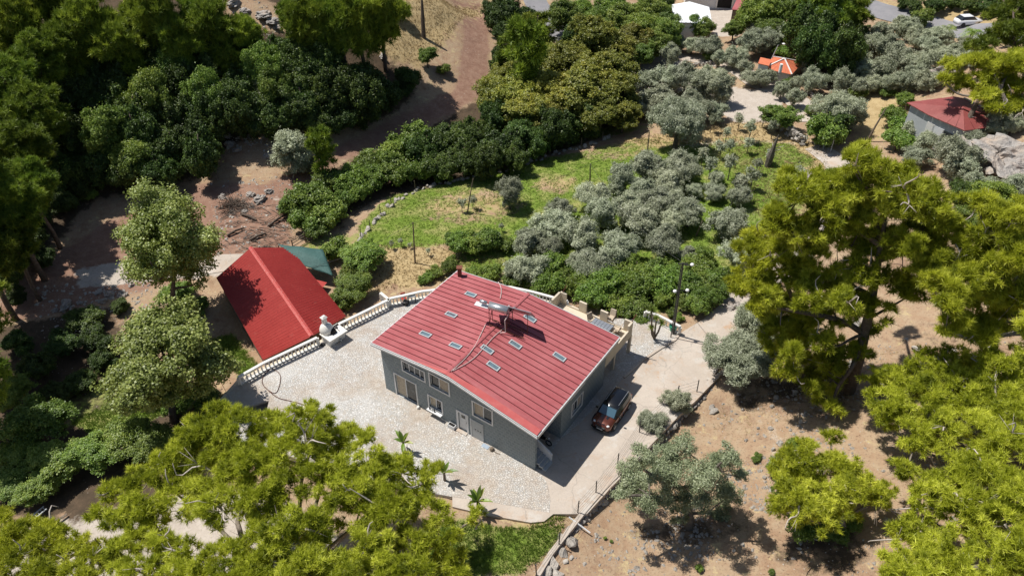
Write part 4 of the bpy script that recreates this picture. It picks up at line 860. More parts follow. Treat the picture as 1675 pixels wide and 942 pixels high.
# ------------------------------------------------------------------ the car
def build_car():
    # roof centre seen at (1004, 658), 1.5 m up; parallel to the side wall, nose towards the viewer
    c = at(1003, 657, 1.5); hd = math.atan2(*(-HV+HU*.03)[[1,0]])
    car = empty('parked_car', (c[0], c[1], -.01), hd, label='copper brown hatchback with black roof parked beside the house', cat='car')
    paint = mat('copper_car_paint', (.13,.035,.02), .25, metal=.4, spec=.5, coat=.6, noise=[(2,(.15,.045,.025),.4,.8,2)]); dk = mat('black_car_paint', (.006,.007,.01), .22, spec=.5, coat=.5)
    X = [-2.1,-2.02,-1.8,-1.3,-.6,.1,.75,1.1,1.6,1.92,2.08,2.13]
    Wd = [.62,.76,.85,.9,.91,.91,.9,.89,.85,.78,.66,.5]
    ZB = [.45,.32,.25,.22,.2,.2,.2,.22,.25,.28,.34,.45]
    ZT = [.95,1.02,1.04,1.03,1.02,1.0,.99,.98,.95,.88,.78,.68]
    prof = [(0.0,0),( .8,0),(1,.18),(1.0,.5),(.97,.78),(.9,.95),(.6,1.0),(0,1.03)]
    rows = []
    for x, wd, zb, zt_ in zip(X, Wd, ZB, ZT):
        r = [(x, wd*a, zb+(zt_-zb)*b_) for a, b_ in prof]; rows.append(r+[(p[0], -p[1], p[2]) for p in r[-2:0:-1]])
    n = len(rows[0]); mb = MB(); mb.add([p for r in rows for p in r], [(i*n+j, i*n+(j+1)%n, (i+1)*n+(j+1)%n, (i+1)*n+j) for i in range(len(rows)-1) for j in range(n)]+[tuple(range(n)), tuple(range((len(rows)-1)*n, len(rows)*n))])
    mb.build('body', paint, car, smooth=True, local=True)
    # greenhouse
    gh = [(-1.95,.70,.98,.60,1.0),(-1.75,.80,1.0,.64,1.42),(-1.2,.83,1.0,.66,1.52),(-.4,.84,1.0,.68,1.55),(.25,.84,1.0,.66,1.52),(.55,.83,.99,.62,1.40),(1.12,.80,.97,.66,.99)]
    rows = []
    for x, w0, z0, w1, z1 in gh: r = [(x,w0,z0),(x,(w0*.4+w1*.6),z0+(z1-z0)*.6),(x,w1,z1),(x,0,z1+.03)]; rows.append(r+[(p[0],-p[1],p[2]) for p in r[-2::-1]])
    n = 7; mb = MB(); mb.add([p for r in rows for p in r], [(i*n+j, i*n+j+1, (i+1)*n+j+1, (i+1)*n+j) for i in range(len(rows)-1) for j in range(n-1)]); mb.build('window_glass', M['glass'], car, smooth=True, local=True)
    mb = MB(); rr = [(-1.8,.62,1.40),(-1.2,.65,1.55),(-.4,.67,1.585),(.25,.65,1.555),(.42,.62,1.49)]; rows = []
    for x, wd, z in rr: rows += [(x,-wd-.02,z-.05),(x,-wd*.8,z+.01),(x,0,z+.03),(x,wd*.8,z+.01),(x,wd+.02,z-.05)]
    mb.add(rows, [(i*5+j,i*5+j+1,(i+1)*5+j+1,(i+1)*5+j) for i in range(4) for j in range(4)]); mb.build('roof', dk, car, smooth=True, local=True)
    ws = mat('windscreen', (.06,.12,.17), .08, spec=.7)  # sky light on the windscreen is put into its bluish colour
    MB().hex8([(1.1,-.66,1.01),(1.1,.66,1.01),(.55,.6,1.42),(.55,-.6,1.42)], [(1.12,-.66,1.03),(1.12,.66,1.03),(.57,.6,1.44),(.57,-.6,1.44)]).build('windscreen', ws, car, local=True)
    for s2 in (-1,1):
        for k, x in enumerate((-1.25,1.3)):
            w_ = MB().tube([(x,s2*.78,.33),(x,s2*.93,.33)], [.33,.33], 20).build('wheel', M['black'], car, local=True)
            MB().tube([(x,s2*.94,.33),(x,s2*.955,.33)], [.2,.19], 12).build('rim', M['metal'], w_, local=True)
            MB().tube([(x+.38*math.cos(a), s2*.9, .33+.38*math.sin(a)) for a in np.linspace(0,math.pi,9)], .045, 5).build('wheel_arch', M['black'], car, local=True)
        MB().lathe([(.0,-.05),(.15,0),(.13,.06),(0,.09)], (1.88,s2*.56,.8), 12).build('headlight', M['frame'], car, local=True)
        MB().lathe([(.0,-.05),(.08,0),(0,.05)], (2.04,s2*.55,.45), 10).build('fog_lamp', M['frame'], car, local=True)
        MB().box((.75,s2*1.0,1.05), (.14,.2,.14)).build('mirror', dk, car, local=True, bevel=.03)
        MB().box((-2.03,s2*.66,.8), (.06,.14,.3)).build('tail_light', M['red_plastic'], car, local=True, bevel=.02)
        MB().bar((-1.6,s2*.56,1.62),(.2,s2*.57,1.62), .03).build('roof_rail', M['metal'], car, local=True)
        MB().box((-.1,s2*.915,.72), (.16,.02,.03)).build('door_handle', M['metal'], car, local=True)
        MB().box((-.05,s2*.86,.28), (2.0,.12,.12)).build('sill', M['black'], car, local=True)
        MB().hex8([(1.1,s2*.22-.1,.99),(2.0,s2*.2-.1,.84),(2.0,s2*.2+.1,.84),(1.1,s2*.22+.1,.99)], [(1.1,s2*.22-.1,1.03),(2.0,s2*.2-.1,.875),(2.0,s2*.2+.1,.875),(1.1,s2*.22+.1,1.03)]).build('bonnet_stripe', dk, car, local=True)
    MB().box((2.1,0,.58), (.08,.85,.26)).build('grille', M['black'], car, local=True, bevel=.02)
    MB().box((2.15,0,.62), (.02,.8,.03)).build('grille_bar', M['metal'], car, local=True)
    MB().box((2.16,0,.42), (.02,.5,.11)).build('number_plate', M['frame'], car, local=True)
    MB().tube([(2.02,-.75,.32),(2.16,-.4,.3),(2.18,0,.3),(2.16,.4,.3),(2.02,.75,.32)], .09, 6).build('bumper', M['black'], car, local=True)
build_car()

# ------------------------------------------------------------------ poles, lamps, wires
def pole(name, base, top, r0, r1, label, cat='pole', m='wood'):
    root = empty(name, base, label=label, cat=cat); MB().tube([base-np.array([0,0,.3]), (base+top)/2, top], [r0,(r0+r1)/2,r1], 7).build('shaft', M[m], root); return root
b0 = at(1101,546); t0 = b0+np.array([-.2,.1,7.9])
lp = pole('lamp_pole', b0, t0, .1,.07, 'tall dark utility pole with round white lamps at the patio corner', 'lamp pole', 'steel_dark')
b1 = b0+np.array([-.28,-.45,0]); MB().tube([b1, t0+np.array([-.15,-.1,-.2])], .045, 6).build('conduit', M['steel_dark'], lp)
for z, sx in ((7.75,.55),(5.0,.55),(4.9,-.5)):
    MB().bar(b0+np.array([-.1,0,z]), b0+np.array([sx,0,z+.02]), .05).build('bracket', M['steel_dark'], lp)
    MB().lathe([(.0,-.13),(.13,-.08),(.18,0),(.13,.11),(0,.14)], b0+np.array([sx,0,z+.02]), 12).build('lamp_globe', M['lamp_white'], lp, smooth=True)
MB().bar(t0+np.array([-.4,0,-.1]), t0+np.array([.4,0,-.1]), .08).build('crossarm', M['steel_dark'], lp)
def utpole(px, py, topy, dx, label, m='wood', name='wooden_pole', r=.1, lamp=False, white=False):
    b = hit(px, py); lo, hi = 0, 14
    for _ in range(40):
        mid = (lo+hi)/2; p = b+[0,0,mid]; d = p-np.array([0,0,CAM_H]); zc = d[1]*cP-d[2]*sP; yc = d[1]*sP+d[2]*cP; y = IH/2-FPX*yc/zc
        if y > topy: lo = mid
        else: hi = mid
    t_ = b+np.array([dx*mpp(b), 0, lo]); ro = pole(name, b, t_, r, r*.6, label, 'pole' if not lamp else 'street lamp', m)
    if lamp:
        MB().bar(t_, t_+np.array([.7,0,.15]), .06).build('arm', M['steel_dark'], ro); MB().lathe([(.0,-.1),(.2,-.05),(.24,.05),(0,.16)], t_+np.array([.75,0,.15]), 10).build('lamp_head', M['lamp_white'], ro)
    return t_
A_ = utpole(679,430,364,3, 'weathered wooden pole in the dry grass just behind the balustrade')
B_ = utpole(764,348,292,12, 'crooked wooden pole beside the two-stemmed young olive in the field', r=.08)
C1 = utpole(965,303,268,-2, 'wooden pole in the green field left of the dense olive grove')
D_ = utpole(1058,257,216,-1, 'wooden pole in the upper field by the bare strip')
E1 = utpole(1138,386,362,6, 'short wooden stake in the bright grass right of the grove')
utpole(1417,232,178,14, 'dark leaning pole beside the lane near the far red-roofed house', r=.14)
utpole(1480,185,170,-3, 'thin post beside the yellow creeper left of the brown-red roof', r=.07)
utpole(1254,114,74,10, 'street lamp with white head beside the orange tiled roof', lamp=True, m='panel')
utpole(1204,56,25,3, 'pale lamp post by the dusty yard of the white-roofed house', lamp=True, m='panel')
utpole(1648,28,-8,12, 'thin white pole beside the main road at the top right corner', m='panel', r=.09)
def wire(a, b_, sag, label, r=.02):
    pts = [a+(b_-a)*t_-np.array([0,0,sag*4*t_*(1-t_)]) for t_ in np.linspace(0,1,14)]; tag(MB().tube(pts, r, 4).build('power_line', M['steel_dark']), label, 'wire')
wire(t0, C1, 1.2, 'power line sagging over the olive grove from the lamp pole to the field pole')
wire(C1, D_, .5, 'thin wire between the two upper field poles')
wire(C1, A_, .8, 'thin wire from the field pole to the pole behind the balustrade')
wire(A_, at(500,440,-1.5), .6, 'thin wire from the pole behind the balustrade to the tarp shelter')
# green tub, pots by the pole
tag(MB().lathe([(.3,0),(.38,.55),(.4,.56),(.3,.5)], at(1101,540), 12).build('tub', M['green_pot']), 'green plastic tub at the foot of the lamp pole', 'tub')

# ------------------------------------------------------------------ retaining wall + wire fence on the right of the drive
FW = [(878,942),(900,905),(926,872),(947,846),(975,812),(1000,785),(1030,758),(1050,738),(1075,712),(1105,681),(1135,654),(1152,636),(1172,616),(1195,598)]
wl = [at(x, y, -.1) for x, y in FW]
fw = empty('field_wall', wl[5]*[1,1,0], label='low broken stone retaining wall along the right of the driveway', cat='wall')
mb = wall_strip(wl, -.22, .12, -1.6, .06); mb.build('wall_core', M['concrete'], fw)
rk_me = []
def rockmesh(seed, sub=2, flat=.7, rough=.3):
    bm = bmesh.new(); bmesh.ops.create_icosphere(bm, subdivisions=sub, radius=1); r = random.Random(seed); from mathutils import noise
    off = Vector((r.uniform(0,99), r.uniform(0,99), r.uniform(0,99)))
    pl = [(Vector((r.gauss(0,1), r.gauss(0,1), r.gauss(0,1))).normalized(), r.uniform(.55,.85)) for _ in range(7)]
    for v in bm.verts:
        co = v.co.copy()
        for nrm, d in pl:
            k = co.dot(nrm)
            if k > d: co -= nrm*(k-d)
        co += v.co*rough*noise.fractal(v.co*1.8+off, 1, 2, 4); co.z *= flat; v.co = co
    me = bpy.data.meshes.new('rock'); bm.to_mesh(me); bm.free(); return me
RK = [rockmesh(i, 2) for i in range(8)]
for m_ in RK: m_.materials.append(M['stonewall'])
RKB = [rockmesh(50+i, 4, .75, .45) for i in range(6)]
for m_ in RKB: m_.materials.append(M['rock'])
RW = [rockmesh(30+i, 2) for i in range(5)]
for m_ in RW: m_.materials.append(M['rock_white'])
cum = [0]
for i in range(len(wl)-1): cum.append(cum[-1]+np.linalg.norm(wl[i+1]-wl[i]))
k = 0; s_ = 0
while s_ < cum[-1]:
    i = min(np.searchsorted(cum, s_, 'right')-1, len(wl)-2); f = (s_-cum[i])/(cum[i+1]-cum[i]); p = wl[i]+(wl[i+1]-wl[i])*f; d = wl[i+1]-wl[i]; d /= np.linalg.norm(d); nrm = np.array([d[1], -d[0], 0])
    for lay in range(2):
        q_ = p+nrm*(.26+.08*RNG.random()+.12*(1-lay))+[0,0,-.85+.45*lay+.1*RNG.random()]
        o = link('stone', RK[k % 8], fw, q_-np.array(fw.location), (RNG.random()*6, RNG.random()*6, RNG.random()*6), [.2+.14*RNG.random() for _ in range(3)]); k += 1
    s_ += .42
for (px, py, r_) in [(1187,600,.5),(992,800,.0)]: pass
# fallen stones at the wall foot
STW = ['']+'first second third fourth fifth sixth seventh eighth ninth tenth eleventh twelfth thirteenth fourteenth fifteenth sixteenth seventeenth eighteenth nineteenth'.split()
for i, (px, py, sz) in enumerate([(935,887,.62)]+sorted([(921,905,.4),(905,925,.5),(896,938,.45),(990,822,.42),(972,832,.3),(1048,745,.35),(1050,752,.3),(945,862,.3),(960,850,.28),(916,880,.3),(930,870,.35),(983,815,.28),(1166,674,.42),(1163,667,.3),(912,940,.4),(925,918,.24),(1005,800,.3),(935,912,.2)], key=lambda q: -q[1])):
    p = hit(px, py); o = link('stone', RW[i % 5], None, p+[0,0,sz*.15], (RNG.random()*.6, RNG.random()*.6, RNG.random()*6), (sz*1.2, sz*.8, sz*.6))
    tag(o, 'large flat pale stone lying at the foot of the low wall' if i == 0 else f'grey stone tumbled beside the low driveway wall, {STW[i]} counting towards the house', 'stone', None if i == 0 else 'stones fallen along the driveway wall')
    if px > 1160: o['label'] = 'larger grey boulder on the dry slope right of the driveway' if sz > .4 else 'smaller grey stone touching the boulder right of the driveway'
fen = empty('wire_fence', wl[5]*[1,1,0], label='black-posted wire fence on top of the driveway wall', cat='fence')
tops = []
for px, py in [(878,940),(914,890),(945,838),(975,805),(1010,760),(1046,706),(1106,650),(1140,640)]:
    b = at(px, py); lean = RNG.uniform(-.1,.1); t_ = b+np.array([lean,lean*.5,1.35]); MB().tube([b-[0,0,.3], t_], .045, 6).build('post', M['steel_dark'], fen); tops.append((b, t_))
mb = MB()
for (a, b_), (c, d) in zip(tops, tops[1:]):
    for f in (.1,.4,.7,.95): mb.tube([a+(b_-a)*f, ((a+(b_-a)*f)+(c+(d-c)*f))/2-[0,0,.03], c+(d-c)*f], .008, 3, False)
mb.build('wire', M['steel_dark'], fen, kind='stuff')
tag(MB().tube([hit(930,852)+[0,0,.5], hit(965,875)+[0,0,.3]], .05, 5).build('fallen_post', M['frame']), 'pale broken post lying across the low wall', 'post')
# field edge: dry-stone edge and stick fence along the creek
fe = [(590,392),(605,372),(640,335),(680,312),(720,300),(760,294),(800,288),(850,270),(900,254),(950,242),(985,230),(1010,222)]
st_root = empty('field_edge_wall', hit(760,296), label='low rubble wall and stick fence along the far edge of the green field', cat='wall')
P = [hit(*p) for p in fe]; k = 0
for i in range(len(P)-1):
    L_ = np.linalg.norm(P[i+1]-P[i]); n = int(L_/.55)
    for j in range(n):
        p = P[i]+(P[i+1]-P[i])*(j/n); p = np.array([p[0]+RNG.normal(0,.2), p[1]+RNG.normal(0,.25), 0]); p[2] = float(tz(p[0], p[1]))+.05; s2 = .18+.22*RNG.random()
        link('stone', RW[k % 5], st_root, p-np.array(st_root.location), (0, RNG.random(), RNG.random()*6), (s2*1.3, s2, s2)); k += 1
    for j in range(max(1, int(L_/2.6))):
        p = P[i]+(P[i+1]-P[i])*(j*2.6/L_); b_ = np.array([p[0], p[1], float(tz(p[0], p[1]))]); MB().tube([b_-[0,0,.2], b_+np.array([RNG.normal(0,.12), RNG.normal(0,.1), 1.0+.4*RNG.random()])], .05, 5).build('stake', M['wood'], st_root)
g2 = empty('plank_fence', hit(505,390), label='grey rail fence between the tarp shelter and the creek bushes', cat='fence')
Pf = [hit(*p) for p in [(480,408),(500,396),(522,383),(537,372)]]
for a, c in zip(Pf, Pf[1:]):
    for z in (.4,.8,1.1): MB().tube([a+[0,0,z], c+[0,0,z]], .05, 5).build('rail', M['wood'], g2)
for a in Pf: MB().tube([a-[0,0,.2], a+[0,0,1.3]], .07, 5).build('post', M['wood'], g2)
# dry-stone gate end beside the lane and gate posts
gw = empty('gate_wall', hit(1300,228), label='short white dry-stone wall beside the lane at the top of the field', cat='wall')
P = [hit(x, y) for x, y in [(1283,216),(1292,222),(1303,230),(1314,238)]]; k = 0
for i in range(3):
    for j in range(5):
        for l in range(4):
            p = P[i]+(P[i+1]-P[i])*(j/5)+[RNG.normal(0,.25), RNG.normal(0,.25), .15+.3*l]; s2 = .22+.12*RNG.random(); link('stone', RW[k % 5], gw, p-np.array(gw.location), (RNG.random(), RNG.random(), RNG.random()*6), (s2*1.3, s2, s2*.8)); k += 1
mf = empty('mesh_fence', hit(1340,240), label='wire mesh fence along the lane right of the dry-stone wall', cat='fence')
P = [hit(x, y) for x, y in [(1318,233),(1332,238),(1346,244),(1358,250)]]; mb = MB()
for p in P: MB().tube([p, p+[0,0,1.7]], .05, 5).build('post', M['panel'], mf)
for a, c in zip(P, P[1:]):
    for z in (.3,.7,1.1,1.5): mb.tube([a+[0,0,z], c+[0,0,z]], .015, 3, False)
mb.build('wire', M['panel'], mf, kind='stuff')

# ------------------------------------------------------------------ boulders and outcrops
ORD = ['first','second','third','fourth','fifth','sixth','seventh','eighth','ninth','tenth','eleventh','twelfth','thirteenth','fourteenth','fifteenth','sixteenth','seventeenth','eighteenth','nineteenth','twentieth','twenty-first','twenty-second','twenty-third','twenty-fourth','twenty-fifth','twenty-sixth','twenty-seventh','twenty-eighth']
def boulder(px, py, wpx, hpx, label, group=None, rx=1.0, meshes=None):
    p = hit(px, py+hpx*.3); s2 = wpx*mpp(p); o = link('boulder', (meshes or RKB)[RNG.integers(len(meshes or RKB))], None, p+[0,0,s2*.1], (RNG.normal(0,.2), RNG.normal(0,.2), RNG.random()*6), (s2, s2*rx, max(.3, hpx*mpp(p))*1.1)); return tag(o, label, 'rock', group)
boulder(1638,258,62,34, 'big pale ridged limestone outcrop right of the leaning bare pine')
boulder(1600,272,24,14, 'smaller pitted grey limestone block left of the big outcrop')
boulder(1668,272,26,18, 'limestone block at the right edge below the big outcrop')
boulder(1545,118,20,16, 'rounded grey boulder among the olives up right')
boulder(1556,102,12,10, 'grey boulder just above the rounded one among the olives')
boulder(1590,330,14,8, 'grey rock showing below the outcrop on the right', None)
boulder(1415,535,18,8, 'flat grey rock behind the trunk of the tall pine')
boulder(1395,595,10,7, 'small grey rock at the foot of the tall pine')
boulder(1318,560,10,6, 'grey rock under the shaded side of the tall pine')
boulder(1196,500,14,12, 'dark boulder at the end of the garden hedge')
for i, (x, y, a, b_) in enumerate(sorted([(430,25,16,9),(400,18,10,7),(445,35,12,7),(465,22,8,6),(382,5,12,8),(455,45,7,4),(415,40,8,5),(600,65,10,6),(585,58,7,4),(625,92,7,4),(50,8,8,4),(500,8,10,5),(520,22,8,4)])):
    boulder(x, y, a, b_, f'pale limestone rock on the hill among the upper left pines, {ORD[i]} from left', 'limestone rocks on the upper left hill')
for i, (x, y, a, b_) in enumerate(sorted([(425,325,10,8),(410,318,7,5),(440,312,8,5),(365,322,7,4),(400,345,5,3),(455,340,5,4),(375,235,7,8),(370,222,6,7),(388,245,8,5),(365,210,6,8),(420,215,5,6),(440,255,8,5),(180,480,9,6),(200,480,8,7),(160,478,6,4),(105,502,11,7),(110,495,8,5),(130,495,5,3),(215,466,5,3),(90,507,5,3),(170,492,6,3)])):
    boulder(x, y, a, b_, f'grey rock on the cleared red earth at the left, {ORD[i]} from left', 'grey rocks along the cleared red earth')
for i, (x, y, a) in enumerate(sorted([(1260,700,5),(1275,725,6),(1283,745,7),(1278,765,5),(1290,790,6),(1265,735,4),(1270,650,5),(1262,665,4),(1300,640,5),(1500,570,10),(1530,585,8),(1560,575,7),(1310,690,4),(1335,880,4),(1450,850,6),(1275,810,5),(1250,780,4),(1240,700,3),(1220,720,3),(1215,670,3),(1640,700,8),(1590,770,7),(1660,790,6),(1470,760,5),(1200,900,3),(1150,930,3),(1330,600,5)])):
    boulder(x, y, a, a*.5, f'small grey rock on the dry brown slope, {ORD[i]} from left', 'small rocks on the brown slope', meshes=RW)
# pebbles: one mesh, too many to count
def scatter_pebbles(n, polys, smin, smax, name, m):
    tet = np.array([[1,0,-.5],[-.5,.87,-.5],[-.5,-.87,-.5],[0,0,.7],[.6,.6,.3],[-.7,.1,.35]]); F_ = [(0,1,4),(1,5,3),(1,3,4),(2,0,3),(0,4,3),(1,2,5),(2,3,5)]
    V_ = []; FF = []; c = 0
    for P in polys:
        Q = np.array([hit(*p)[:2] for p in P]); lo, hi = Q.min(0), Q.max(0); A_ = abs(area([tuple(q) for q in Q])); k = 0; tgt = n*len(Q)/sum(len(x) for x in polys) if False else n/len(polys)
        xy = RNG.uniform(lo, hi, (int(tgt*3), 2)); xy = xy[inpoly(xy[:,0], xy[:,1], Q)][:int(tgt)]
        dens = fbm(xy[:,0]/3, xy[:,1]/3, 44) > RNG.uniform(.3,.62,len(xy)); xy = xy[dens]
        for x, y in xy:
            s2 = smin+(smax-smin)*RNG.random()**3; a = RNG.random()*6; R_ = np.array([[math.cos(a),-math.sin(a),0],[math.sin(a),math.cos(a),0],[0,0,.6]])
            V_.append((tet*RNG.uniform(.7,1.3,3))@R_.T*s2+[x,y,float(tz(x,y))+s2*.1]); FF += [(f[0]+c,f[1]+c,f[2]+c) for f in F_]; c += 6
    mb = MB(); mb.v = [tuple(p) for p in np.concatenate(V_)]; mb.f = FF; return mb.build(name, m, kind='stuff')
tag(scatter_pebbles(5200, [[(900,942),(1000,830),(1120,730),(1200,640),(1300,600),(1460,560),(1460,942)],[(1220,560),(1675,500),(1675,942),(1300,942)],[(1000,880),(1300,700),(1330,942),(980,942)]], .05, .24, 'pebbles', M['rock_white']), 'loose pale pebbles over the dry brown slope')
tag(scatter_pebbles(2600, [[(340,300),(480,290),(480,400),(360,430)],[(60,470),(250,440),(250,520),(60,560)],[(380,0),(500,0),(500,60),(380,60)],[(340,190),(480,190),(470,270),(350,260)]], .07, .3, 'pebbles', M['rock_white']), 'loose stones on the cleared red earth')
# felled branches on the cleared ground
mb = MB()
for i in range(150):
    p = hit(RNG.uniform(365,480), RNG.uniform(335,410)); a = RNG.uniform(-.7,.9); L_ = RNG.uniform(.5,2.2); d = np.array([math.cos(a), math.sin(a), 0])*L_/2
    mb.tube([p-d+[0,0,.08], p+[0,0,.18], p+d+[0,0,.1]], [.04,.035,.015], 4)
mb.build('felled_branches', M['litter'], kind='stuff')
for i, (x0, y0, x1, y1) in enumerate([(372,388,400,375),(395,352,420,362),(440,372,470,352),(410,395,436,384)]):
    a, c = hit(x0,y0), hit(x1,y1); tag(MB().tube([a+[0,0,.2],(a+c)/2+[0,0,.35],c+[0,0,.2]], [.16,.14,.1], 7).build('felled_trunk', M['bark']), ['dark felled trunk lying nearest the barn roof','pale felled trunk below the brush heap','felled trunk among branches on the right of the clearing','felled trunk just above the barn ridge'][i], 'log')
mb = MB()
c = hit(385,338)
for i in range(170):
    d = np.array([RNG.normal(), RNG.normal()*.8, abs(RNG.normal())*.7]); d /= np.linalg.norm(d); q_ = c+[RNG.normal()*.7, RNG.normal()*.5, .2]; mb.tube([q_, q_+d*1.6], [.03,.01], 3, False)
tag(mb.build('brush_heap', M['litter']), 'dark heap of dry brushwood beside the rubble on the clearing', 'brush heap')
# ladder and junk by the lower left wall
ld = empty('ladder', hit(70,845), label='grey ladder lying on the rubbish at the lower left', cat='ladder')
a0, a1 = hit(42,866)+[0,0,.5], hit(78,836)+[0,0,.5]; dd = (a1-a0)/np.linalg.norm(a1-a0); nn2 = np.cross((0,0,1), dd)*.2
for s2 in (-1,1): MB().bar(a0+nn2*s2, a1+nn2*s2, .07).build('rail', M['panel'], ld)
for i in range(8): p = a0+(a1-a0)*(i+.5)/8; MB().bar(p-nn2, p+nn2, .04).build('rung', M['panel'], ld)
jk = [('crate', (82,862), (.9,.6,.4), 'steel_dark', 'dark crate of scrap beside the ladder'), ('blue_can', (76,868), (.3,.3,.4), None, 'small blue can beside the scrap crate'), ('plank', (95,855), (1.6,.2,.06), 'wood', 'grey plank leaning over the scrap beside the ladder')]
for nm, (x, y), s3, mt, lb in jk:
    p = hit(x, y); mm = M[mt] if mt else mat('blue_plastic', (.03,.15,.4), .5); tag(MB().box(p+[0,0,.3+s3[2]/2], s3, ((.7,.7,0),(-.7,.7,0),(0,0,1))).build(nm, mm, bevel=.02), lb, nm.replace('_',' '))
# ------------------------------------------------------------------ far buildings
def hip(name, corners, z, h_wall, h_roof, wallm, roofm, label, ridge=.45, eave=.5):
    """corners: four ground points seen; roof hip with its ridge along the longer side; panels as parts"""
    C4 = [np.array([*p[:2], z]) for p in corners]; root = empty(name, sum(C4)/4, label=label, cat='house')
    mb = MB(); mb.prism(C4, z-2.5, z+h_wall); mb.build('wall', wallm, root)
    cen = sum(C4)/4; E4 = [cen+(c-cen)*(1+eave/np.linalg.norm(c-cen)*1.4) for c in C4]; E4 = [np.array([e_[0], e_[1], z+h_wall-.05]) for e_ in E4]
    m0, m1 = (E4[0]+E4[3])/2, (E4[1]+E4[2])/2
    r0 = m0+(m1-m0)*(.5-ridge/2)+[0,0,h_roof]; r1 = m0+(m1-m0)*(.5+ridge/2)+[0,0,h_roof]
    return root, E4, r0, r1
def tiled_face(P, e0, e1, r0, r1, n, rootm, parent, name='roof_tile_row', wave=.06):
    """rows of tiles running down the slope from ridge (r0,r1) to eave (e0,e1)"""
    for i in range(n):
        a, b_ = i/n, (i+.93)/n; q = [e0+(e1-e0)*a, e0+(e1-e0)*b_, r0+(r1-r0)*b_, r0+(r1-r0)*a]; up = np.array([0,0,wave])
        if np.linalg.norm(r1-r0) < .05: q = [q[0], q[1], r0+[0,0,.001], r0]
        MB().hex8(q, [q[0]+up, q[1]+up*.6, q[2]+up*.6, q[3]+up]).build(name, rootm, parent)
# orange tiled pavilion
z = float(hit(1283,112)[2])-.3
C4 = [at(1256,111,z+1.9), at(1292,119,z+1.9), at(1307,103,z+1.9), at(1268,96,z+1.9)]
r, E4, r0, r1 = hip('tiled_house', C4, z, 1.9, 1.0, M['white'], M['terracotta'], 'small house with bright orange tiled hip roof among the olives', .05)
apex = (r0+r1)/2
for a, c in zip(E4, E4[1:]+E4[:1]): tiled_face(None, a, c, apex, apex, 14, M['terracotta'], r)
mb = MB(); [mb.bar(e_+[0,0,.09], apex+[0,0,.1], .18, .08) for e_ in E4]; mb.build('hip_cap', M['white'], r)
p = at(1277,112,z+2.6); MB().tube([p-[0,0,.6], p+[0,0,.6]], .22, 10).build('water_tank', M['lamp_white'], r)
# flatter pinkish roof left of it
z2 = z; Q = [at(1240,104,z+2.6), at(1258,108,z+2.6), at(1262,98,z+2.6), at(1244,94,z+2.6)]
rt = empty('lean_to', [*Q[0][:2], z], label='pale red flat roof joined to the left of the orange tiled roof', cat='shed'); MB().hex8([q-[0,0,.08] for q in Q], Q).build('roof', M['terracotta'], rt); MB().prism([q+(sum(Q)/4-q)*.1 for q in Q], z-1, z+2.5).build('wall', M['white'], rt)
# house with brown-red roof, right
z = ZB = float(tz(*hit(1560,226)[:2])); EV = [at(1483,169,z+2.8), at(1512,188,z+2.8), at(1577,214,z+2.8), at(1645,205,z+2.8), at(1612,178,z+3.0), at(1578,163,z+3.2)]
RG = [at(1562,162,z+4.2), at(1577,166,z+4.3)]
hs = empty('brown_roofed_house', [*at(1560,200,z)[:2], z], label='house with a wide brown-red sheet roof behind the leaning bare pine', cat='house')
apx = at(1560,163,z+4.1); apx2 = at(1600,180,z+4.2)
EVo = [at(1483,169,z+2.8), at(1520,190,z+2.8), at(1578,215,z+2.8), at(1642,206,z+2.8), at(1625,187,z+3.0), at(1600,174,z+3.3), at(1576,162,z+3.7), at(1560,159,z+3.8)]
mid_ = at(1575,178,z+4.0)
for i in range(len(EVo)):
    a, c = EVo[i], EVo[(i+1) % len(EVo)]; up = np.array([0,0,.1])
    ns = max(2, int(np.linalg.norm(a-c)/1.1))
    for j in range(ns):
        p, q_ = a+(c-a)*j/ns, a+(c-a)*(j+.96)/ns; MB().hex8([p,q_,mid_], [p+up,q_+up*.7,mid_+up]).build('roof_sheet', M['red_far'], hs)
ctr = sum(EVo)/len(EVo); WB = [e_+(ctr-e_)*.09 for e_ in EVo]; mb = MB()
for i in range(len(WB)):
    a, c = WB[i], WB[(i+1) % len(WB)]; mb.add([(a[0],a[1],z-2),(c[0],c[1],z-2),(c[0],c[1],c[2]-.05),(a[0],a[1],a[2]-.05)], [(0,1,2,3)])
mb.build('wall', M['panel'], hs)
MB().tube([EVo[3]+[0,0,.12],EVo[4]+[0,0,.12],EVo[5]+[0,0,.12],EVo[6]+[0,0,.12]], .1, 5).build('eave_strip', M['white'], hs)
for (x, y, w_, h_, mt) in ((1520,205,1.0,2.0,'white'),(1535,214,1.4,1.9,'frame'),(1556,222,1.6,1.8,'glass')):
    b_ = at(x, y, z); d = EVo[2]-EVo[1]; d[2] = 0; d /= np.linalg.norm(d); a = EVo[1]+(EVo[2]-EVo[1])*((x-1515)/62); a = a+(ctr-a)*.075; MB().bar(np.array([a[0],a[1],z+h_/2])-d*w_/2, np.array([a[0],a[1],z+h_/2])+d*w_/2, .1, h_).build('door' if mt != 'glass' else 'window', M[mt], hs)
wt_ = at(1501,203,z+.2); tag(MB().lathe([(.5,0),(.55,1.1),(.4,1.9),(.1,2.1)], wt_, 12).build('water_tank', M['lamp_white'], smooth=True), 'white upright water tank left of the brown-red roofed house', 'water tank')
